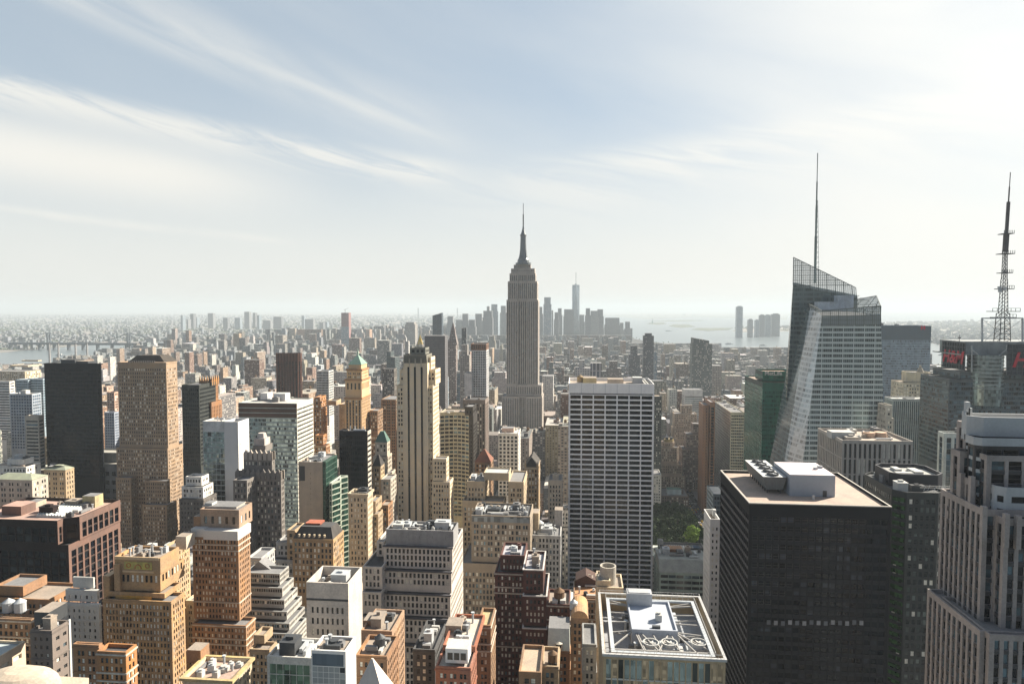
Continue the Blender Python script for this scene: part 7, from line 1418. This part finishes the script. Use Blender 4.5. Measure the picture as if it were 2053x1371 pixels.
# ---- everything beyond those: one mass
cm = MB(); Q = []; Cc = []
def boxes_np(A):
    x0, x1, y0, y1, z0, z1 = A.T; v = lambda a, c, e: np.stack([a, c, e], -1)
    return [np.stack([v(x0, y0, z0), v(x1, y0, z0), v(x1, y0, z1), v(x0, y0, z1)], 1), np.stack([v(x1, y0, z0), v(x1, y1, z0), v(x1, y1, z1), v(x1, y0, z1)], 1), np.stack([v(x1, y1, z0), v(x0, y1, z0), v(x0, y1, z1), v(x1, y1, z1)], 1), np.stack([v(x0, y1, z0), v(x0, y0, z0), v(x0, y0, z1), v(x0, y1, z1)], 1)], np.stack([v(x0, y0, z1), v(x1, y0, z1), v(x1, y1, z1), v(x0, y1, z1)], 1)
def jit(c, a): k = random.uniform(1 - a, 1 + a); return tuple(min(.85, v * k * random.uniform(.94, 1.06)) for v in c)
def addmass(mb, arr, wc, rc):
    A = np.array(arr, float); wls, rf = boxes_np(A); wc = np.array(wc, np.float32); rc = np.array(rc, np.float32)
    if len(arr) > 500: far = A[:, 2] > 1700; wc[far, :3] = (wc[far, :3] * .7 + wc[far, :3].mean(1, keepdims=True) * .3) * np.array([.52, .59, .67]); rc[far, :3] *= (np.where((rng.random(len(arr)) > .8) | (A[:, 2] > 5200), 1.0, .42)[:, None] * np.array([.93, .97, 1]))[far]  # distant walls greyed and blued, haze painted into their colour
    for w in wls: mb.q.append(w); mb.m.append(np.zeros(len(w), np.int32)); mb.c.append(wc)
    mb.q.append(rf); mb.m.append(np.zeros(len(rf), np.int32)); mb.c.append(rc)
arr, wc, rc = [], [], []; tanks = []
def details(q, arr, wc, rc):
    x0, x1, y0, y1, h, ci, ri, al = q; w, d = x1 - x0, y1 - y0; c = jit(wallcols[ci], .2) + (al,)
    st_ = al < .3 and h > 40 and w > 16
    if st_:
        h1 = h * random.uniform(.6, .85); e = w * .12; arr.append((x0, x1, y0, y1, 0, h1)); wc.append(c); rc.append(jit(roofcols[ri], .2) + (0,)); arr.append((x0 + e, x1 - e, y0 + d * .15, y1 - d * .1, h1, h)); wc.append(c); rc.append(jit(roofcols[ri], .2) + (0,)); x0, x1, y0, y1 = x0 + e, x1 - e, y0 + d * .15, y1 - d * .1
    else: arr.append((x0, x1, y0, y1, 0, h)); wc.append(c); rc.append(jit(roofcols[ri], .25) + (0,))
    if y0 < 3200 and w > 8 and d > 8:
        for _ in range(2 if y0 < 1500 else 1):
            bw, bd = random.uniform(3, 6), random.uniform(3, 6); bx, by = random.uniform(x0 + .5, x1 - bw - .5), random.uniform(y0 + .5, y1 - bd - .5); arr.append((bx, bx + bw, by, by + bd, h, h + random.uniform(2.5, 5))); k_ = jit(random.choice([wallcols[ci], (.5, .49, .46), (.2, .2, .2)]), .2); wc.append(k_ + (0.02,)); rc.append(jit(random.choice(roofcols), .2) + (0,))
for i in range(len(INF)):
    if i in bigset: continue
    q = INF[i]
    if i >= NM: 
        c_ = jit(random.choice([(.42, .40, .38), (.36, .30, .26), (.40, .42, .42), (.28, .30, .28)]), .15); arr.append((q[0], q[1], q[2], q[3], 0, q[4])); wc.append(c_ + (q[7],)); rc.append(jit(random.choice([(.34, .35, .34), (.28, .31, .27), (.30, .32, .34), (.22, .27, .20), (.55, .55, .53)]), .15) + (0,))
    else: details(q, arr, wc, rc)
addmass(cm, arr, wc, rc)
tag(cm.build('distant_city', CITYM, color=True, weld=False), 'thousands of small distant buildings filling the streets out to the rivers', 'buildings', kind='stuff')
# street trees and small parks as green clumps among the far blocks
tm = MB(); tq = []; ico = np.array([(0, 0, 1), (.9, 0, .25), (.28, .85, .2), (-.73, .53, .3), (-.73, -.53, .2), (.28, -.85, .3), (0, 0, -.4)]); fcs = [(0, 1, 2), (0, 2, 3), (0, 3, 4), (0, 4, 5), (0, 5, 1), (6, 2, 1), (6, 3, 2), (6, 4, 3), (6, 5, 4), (6, 1, 5)]
nt_ = 0; pts_ = []
while nt_ < 9000:
    yy = 640 + 110 * random.random() ** 1.3 if random.random() < .5 else 629 + 40 * random.random(); X, Yq = G(random.uniform(-100, 2150), yy, 3)
    if Yq < 1900 or Yq > 20000 or not (inside(MAN, X, Yq) or inside(BKL, X, Yq) or inside(NJ2, X, Yq)): nt_ += .2; continue
    for _ in range(random.choice([1, 2, 6, 10])): pts_.append((X + random.gauss(0, 24), Yq + random.gauss(0, 24), random.uniform(5, 9) * (Yq / 4500) ** .6)); nt_ += 1
pts_ = np.array(pts_); V_ = ico[None] * (pts_[:, 2, None, None] * rng.uniform(.7, 1.3, (len(pts_), 7, 1))); V_[:, :, 0] += pts_[:, 0, None]; V_[:, :, 1] += pts_[:, 1, None]; V_[:, :, 2] = V_[:, :, 2] * .8 + pts_[:, 2, None] * .9 + 3
for a_, c_, e_ in fcs: tm.q.append(np.stack([V_[:, a_], V_[:, c_], V_[:, e_], (V_[:, e_] + V_[:, a_]) / 2], 1)); tm.m.append(np.zeros(len(V_), np.int32)); tm.c.append(np.ones((len(V_), 4), np.float32))
tag(tm.build('distant_treetops', landmat((.035, .06, .025), (.10, .13, .06), .05, 'treetops'), weld=False), 'green treetops scattered among the far streets and parks', 'trees', kind='stuff')
# ---- the ones that show largest, each a building of its own
def heading(i):
    a, c, t_, bt = (v * 2 for v in boxp[i]); mx_, my_ = (a + c) / 2, t_; best = None
    for h in heroes:
        if not h.get('tops', False) or h['x1'] < 0 or h['x0'] > 2053: continue
        hx, hy = (h['x0'] + h['x1']) / 2, h['y0']; dx = 0 if h['x0'] < mx_ < h['x1'] else min(abs(mx_ - h['x0']), abs(mx_ - h['x1'])); dy = 0 if h['y0'] < my_ < h['y1'] else min(abs(my_ - h['y0']), abs(my_ - h['y1'])); dd = dx + dy * .8
        if best is None or dd < best[0]: best = (dd, h, 'above' if my_ < h['y0'] and h['x0'] < mx_ < h['x1'] else 'below' if my_ > h['y1'] - 8 and h['x0'] < mx_ < h['x1'] else 'left of' if mx_ < hx else 'right of')
    return best
used_l = set(); LAB = {}
for i in sorted(big, key=lambda i: -area[i]):
    q = INF[i]; d_, h, rel = heading(i); a, c, t_, bt = boxp[i]; w = c - a; al = q[7]
    size = 'tall' if q[4] > 85 else 'low' if q[4] < 28 else 'mid-rise'; wd = 'broad' if (q[1] - q[0]) > 34 else 'narrow' if (q[1] - q[0]) < 15 else ''
    near = '' if d_ < 14 else 'some way '
    opts = []; near = near if len(h['s'].split()) < 4 else ''
    for ex in ('', 'with roof hut', 'with stepped top' if al < .3 and q[4] > 40 and q[1] - q[0] > 16 else 'with flat top', ):
        for pos in ('', 'nearer', 'farther', 'farthest'):
            opts.append(' '.join(f"{pos + ', ' if pos else ''}{wd} {size} {colw[q[5]]} building with {roofw[q[6]]} roof {near}{rel} the {h['s']}".split()) if ex == '' else ' '.join(f"{pos + ', ' if pos else ''}{wd} {colw[q[5]]} {size} block {ex} {near}{rel} the {h['s']}".split()))
    for o_ in opts:
        if o_ not in used_l and len(o_.split()) <= 16: used_l.add(o_); LAB[i] = o_; break
    else: LAB[i] = ' '.join(min(opts, key=lambda s_: len(s_.split())).replace('some way ', '').split()[:16])
for i in big:
    q = INF[i]; x0, x1, y0, y1, h, ci, ri, al = q; lab = LAB[i]; ncat = 'building'
    if y0 < 700 and area[i] > 120:
        b = B('city_building', lab, ncat, y0, 1371, 0, 'buildings between the towers', 'building'); f = rect(x0, x1, y0, y1); wl_ = M(tuple(round(v, 3) for v in wallcols[ci]))
        st = ST(wl_, gm(.6, .3, .1), random.choice([2.2, 2.6, 3.0]), random.choice([3.2, 3.5, 3.8]), random.choice([.42, .5, .62]), random.choice([.5, .56, .62]), .25, top=random.choice([1, 2, 3])); rm_ = M(roofcols[ri], var=.3, streak=0)
        if al < .3 and h > 40 and x1 - x0 > 16: e = (x1 - x0) * .12; b.tiers = [dict(f=rect(x0 + e, x1 - e, y0 + 3, y1 - 3), z=h, st=st, roof=rm_, par=.9, clut=6), dict(f=f, z=h * .8, st=st, roof=rm_, par=.9, clut=0)]
        else: b.tiers = [dict(f=f, z=h, st=st, roof=rm_, par=.9, clut=8)]
        b.go(); 
        if al > .35 and x1 - x0 > 8: tank(b, random.uniform(x0 + 3, x1 - 3), random.uniform(y0 + 4, y1 - 4), h - .9, random.uniform(1.5, 2.1), 3.4, random.choice([WOOD, METAL, WOOD]), 2.4)
        continue
    a_, w_, r_c = [], [], []; details(q, a_, w_, r_c); o0 = ((x0 + x1) / 2, (y0 + y1) / 2, 0)
    if area[i] > 55:
        root = empty('city_building', o0, lab, ncat, 'buildings between the towers'); n1 = 2 if (al < .3 and h > 40 and x1 - x0 > 16) else 1
        for nm, sl in [('wall', slice(0, n1))] + [('roof_hut', slice(kk, kk + 1)) for kk in range(n1, len(a_))]:
            if a_[sl]: mb = MB(); addmass(mb, a_[sl], w_[sl], r_c[sl]); mb.build(nm, CITYM, root, o0, color=True)
        if al > .4 and x1 - x0 > 9:
            m = MB(); r = random.uniform(1.6, 2.2); X, Yq = random.uniform(x0 + 3, x1 - 3), random.uniform(y0 + 3, y1 - 3); m.cyl(X, Yq, r, h + 2.4, h + 6, 10); m.cyl(X, Yq, r * 1.05, h + 6, h + 7.4, 10, r1=.1, cap=False)
            for sx in (-1, 1): m.beam((X + sx, Yq, h), (X + sx, Yq, h + 2.5), .3)
            m.build('water_tank', WOOD, root, o0)
    else:
        mb = MB(); addmass(mb, a_, w_, r_c); tag(mb.build('city_building', CITYM, None, o0, color=True), lab, ncat, 'buildings between the towers')
# ------------------------------------------------------------------ pavements, park, avenue, trees, cars
m = MB(); k = 0
while 40.2 + 80.4 * k < 2600:
    ys, ye = 40.2 + 80.4 * k + 5, 40.2 + 80.4 * (k + 1) - 5; k += 1
    for a0, a1 in zip(avs[:-1], avs[1:]):
        if a1 < -1.05 * ye or a0 > .85 * ye: continue
        m.box(a0 + 10, a1 - 10, ys, ye, .5, .65)
tag(m.build('pavement', M((.26, .25, .24), var=.2, streak=0)), kind='structure')
m = MB(); m.quad((PARK[0] + 4, PARK[2] + 4, .66), (PARK[1] + 4, PARK[2] + 4, .66), (PARK[1] + 4, PARK[3] - 4, .66), (PARK[0] + 4, PARK[3] - 4, .66)); tag(m.build('park_ground', M((.07, .09, .04), streak=0)), kind='structure')
m = MB()
for yy in range(700, 1500, 9):
    for lx in (-6, -2, 2, 6): m.quad((AV6 + lx - .12, yy, .505), (AV6 + lx + .12, yy, .505), (AV6 + lx + .12, yy + 4, .505), (AV6 + lx - .12, yy + 4, .505))
for kk in range(8, 19):
    yc = 40.2 + 80.4 * kk
    for j in range(9): m.quad((AV6 - 9 + j * 2.1, yc - 9, .505), (AV6 - 8 + j * 2.1, yc - 9, .505), (AV6 - 8 + j * 2.1, yc - 5.5, .505), (AV6 - 9 + j * 2.1, yc - 5.5, .505))
tag(m.build('road_markings', M((.6, .6, .58), var=.1)), kind='structure')
# trees
def leafmat(c):
    m_, nt, bb = newmat('leaves'); t = NT(nt); g = t.n('ShaderNodeNewGeometry'); n1 = t.n('ShaderNodeTexNoise', {'Vector': g.outputs['Position'], 'Scale': .5, 'Detail': 3.0}); h = t.n('ShaderNodeHueSaturation', {'Color': c + (1,), 'Value': t.m('ADD', t.m('MULTIPLY', n1.outputs[0], 1.4), .3)}); t.lk(h.outputs[0], bb.inputs['Base Color']); bb.inputs['Roughness'].default_value = .7; bb.inputs['Specular IOR Level'].default_value = .2
    return m_
LV = leafmat((.045, .075, .03)); LV_SUN = leafmat((.22, .33, .06)); BARK = M((.10, .08, .06))  # sunlit tree gets brighter leaves: sun and shade painted into these colours
def crown_mesh(r, h, seed):
    rg = np.random.default_rng(seed); nb = 26; cs_ = rg.normal(size=(nb, 3)); cs_ /= np.linalg.norm(cs_, axis=1)[:, None]; cs_ *= (rg.random(nb) ** .4)[:, None] * np.array([r * .8, r * .8, h * .38]); cs_[:, 2] += h * .62
    pts = []
    for c in cs_:
        n = 60; v = rg.normal(size=(n, 3)); v /= np.linalg.norm(v, axis=1)[:, None]; pts.append(c + v * (r * .34 * rg.uniform(.7, 1.1)) * rg.uniform(.75, 1.05, (n, 1)))
    p = np.concatenate(pts); n = len(p); d1 = rg.normal(size=(n, 3)); d1 /= np.linalg.norm(d1, axis=1)[:, None]; d2 = np.cross(d1, rg.normal(size=(n, 3))); d2 /= np.linalg.norm(d2, axis=1)[:, None]; s_ = rg.uniform(.35, .7, (n, 1)); return np.stack([p - d1 * s_ - d2 * s_, p + d1 * s_ - d2 * s_, p + d1 * s_ + d2 * s_, p - d1 * s_ + d2 * s_], 1)
def trunk_mb(h, seed):
    rg = random.Random(seed); m = MB(); m.cyl(0, 0, .5, 0, h * .35, 8, r1=.34, cap=False)
    for k in range(6): a = k * 1.05 + rg.random(); m.beam((0, 0, h * .3), (math.cos(a) * h * .18, math.sin(a) * h * .18, h * rg.uniform(.5, .72)), .28)
    return m
protos = []
for s_ in range(3):
    mb = MB(); mb.quads(crown_mesh(6.2, 18, s_)); o = mb.build('crown', LV, weld=False); t_ = trunk_mb(18, s_).build('trunk', BARK); protos.append((o.data, t_.data)); bpy.data.objects.remove(o); bpy.data.objects.remove(t_)
mb = MB(); mb.quads(crown_mesh(8, 20, 9)); oB = mb.build('crown', LV_SUN, weld=False); bmesh_ = oB.data; bpy.data.objects.remove(oB)
tl = []
for i in range(5):
    for j in range(11): tl.append((PARK[1] - 3 - i * 11.5 + random.uniform(-2, 2), PARK[2] + 8 + j * 14 + random.uniform(-3, 3)))
rows = ['row along the avenue', 'second row from the avenue', 'third row from the avenue', 'fourth row from the avenue', 'row nearest the white slab']
TX = P(1389, 1070, 742)[0]
for n, (x, y) in enumerate(tl):
    i, j = n // 11, n % 11; px_, py_ = proj(x, y, 15)
    if px_ < 1300 or (abs(x - TX) < 13 and y < 752): continue
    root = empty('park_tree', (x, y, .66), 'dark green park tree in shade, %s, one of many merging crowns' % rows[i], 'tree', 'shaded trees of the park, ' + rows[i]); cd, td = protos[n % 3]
    s_ = random.uniform(.85, 1.15); root.scale = (s_, s_, s_); root.rotation_euler = (0, 0, random.random() * 6)
    for nm, dt_ in (('crown', cd), ('trunk', td)): o = bpy.data.objects.new(nm, dt_); sc.collection.objects.link(o); o.parent = root
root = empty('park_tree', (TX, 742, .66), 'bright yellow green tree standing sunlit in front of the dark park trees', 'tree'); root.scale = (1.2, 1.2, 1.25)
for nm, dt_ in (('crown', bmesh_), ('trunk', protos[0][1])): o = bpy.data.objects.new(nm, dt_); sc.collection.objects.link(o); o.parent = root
# cars on the avenue
cols = {'white': (.7, .7, .7), 'yellow': (.65, .42, .04), 'black': (.02, .02, .025), 'silver': (.4, .41, .42), 'dark blue': (.03, .05, .12), 'red': (.35, .03, .03)}
cars = {}
for cn, cc_ in cols.items():
    m = MB(); m.prism([(-.9, -2.3), (.9, -2.3), (.9, 2.3), (-.9, 2.3)], .35, .85, pts1=[(-.88, -2.25), (.88, -2.25), (.88, 2.25), (-.88, 2.25)])
    for sx in (-.86, .86):
        for sy in (-1.4, 1.4): m.box(sx - .12, sx + .12, sy - .33, sy + .33, 0, .5, 1)
    bo = m.build('body', [M(cc_, rough=.35, var=.05, spec=.6), METAL_DARK]); m = MB(); m.prism([(-.82, -1.5), (.82, -1.5), (.82, 1.1), (-.82, 1.1)], .852, 1.45, 0, 1, pts1=[(-.66, -1.0), (.66, -1.0), (.66, .7), (-.66, .7)]); ca_ = m.build('cabin', [GD, M(cc_, rough=.35, var=.05, spec=.6)]); cars[cn] = (bo.data, ca_.data); bpy.data.objects.remove(bo); bpy.data.objects.remove(ca_)
where = ['beside the park foot', 'beside the mid park', 'beside the park top', 'just past the park', 'far past the park']; laneN = ['left lane', 'second lane', 'third lane', 'right lane']
cu_ = {}
for li, lx in enumerate((-8, -4, 0, 4, 8)):
    yy = 745 + random.uniform(0, 8)
    while yy < 1180:
        if random.random() < .62:
            cn = random.choices(list(cols), [4, 3, 3, 3, 1, 1])[0]; key = (cn, min(4, int((yy - 745) / 80)), min(li, 3)); cu_.setdefault(key, []).append((AV6 + lx, yy))
        yy += random.uniform(6.5, 13)
for (cn, wi, li), ps in cu_.items():
    for (x, y) in ps:
        lab = '%s car in the %s of the avenue %s' % (cn, laneN[li], where[wi]); root = empty('parked_car' if False else 'car', (x, y, .51), lab, 'car', 'cars driving on the avenue' if len(ps) == 1 else 'cars driving on the avenue, %s, %s, %s' % (cn, laneN[li], where[wi]))
        for nm, dt_ in (('body', cars[cn][0]), ('cabin', cars[cn][1])): o = bpy.data.objects.new(nm, dt_); sc.collection.objects.link(o); o.parent = root
# boats
for i, (px, py, L, lab) in enumerate(((1462, 690, 30, 'small white ferry on the water left of the crystalline tower'), (1530, 693, 26, 'white boat nearest the shore by the crystalline tower'), (1340, 664, 40, 'white ferry crossing near the small harbour islands'), (1893, 712, 30, 'white boat on the river strip at the right edge'), (120, 713, 26, 'small boat on the river near the chimneys'))):
    X, Yq = G(px, py, 0); m = MB(); m.prism([(X - L, Yq - 5), (X + L * .8, Yq - 5), (X + L, Yq), (X + L * .8, Yq + 5), (X - L, Yq + 5)], 0, 4.5); root = empty('boat', (X, Yq, 0), lab, 'boat'); m.build('hull', WHITEPT, root, (X, Yq, 0)); m = MB(); m.box(X - L * .7, X + L * .4, Yq - 3.5, Yq + 3.5, 4.5, 10); m.build('cabin', WHITEPT, root, (X, Yq, 0))
# ------------------------------------------------------------------ air
HZ = 0.66e-4
m = MB(); m.box(-53000, 53000, -700, 59000, -1.0, 478, bottom=True); hz = m.build('haze', bpy.data.materials.new('haze_air')); hm = hz.data.materials[0]; hm.use_nodes = True; nt = hm.node_tree
for n in list(nt.nodes): nt.nodes.remove(n)
v = nt.nodes.new('ShaderNodeVolumePrincipled'); v.inputs['Color'].default_value = (.60, .675, .725, 1); v.inputs['Density'].default_value = HZ; v.inputs['Anisotropy'].default_value = .1; ou = nt.nodes.new('ShaderNodeOutputMaterial'); nt.links.new(v.outputs[0], ou.inputs['Volume'])
tag(hz, kind='stuff')
for k_ in ('category', 'label'):
    pass
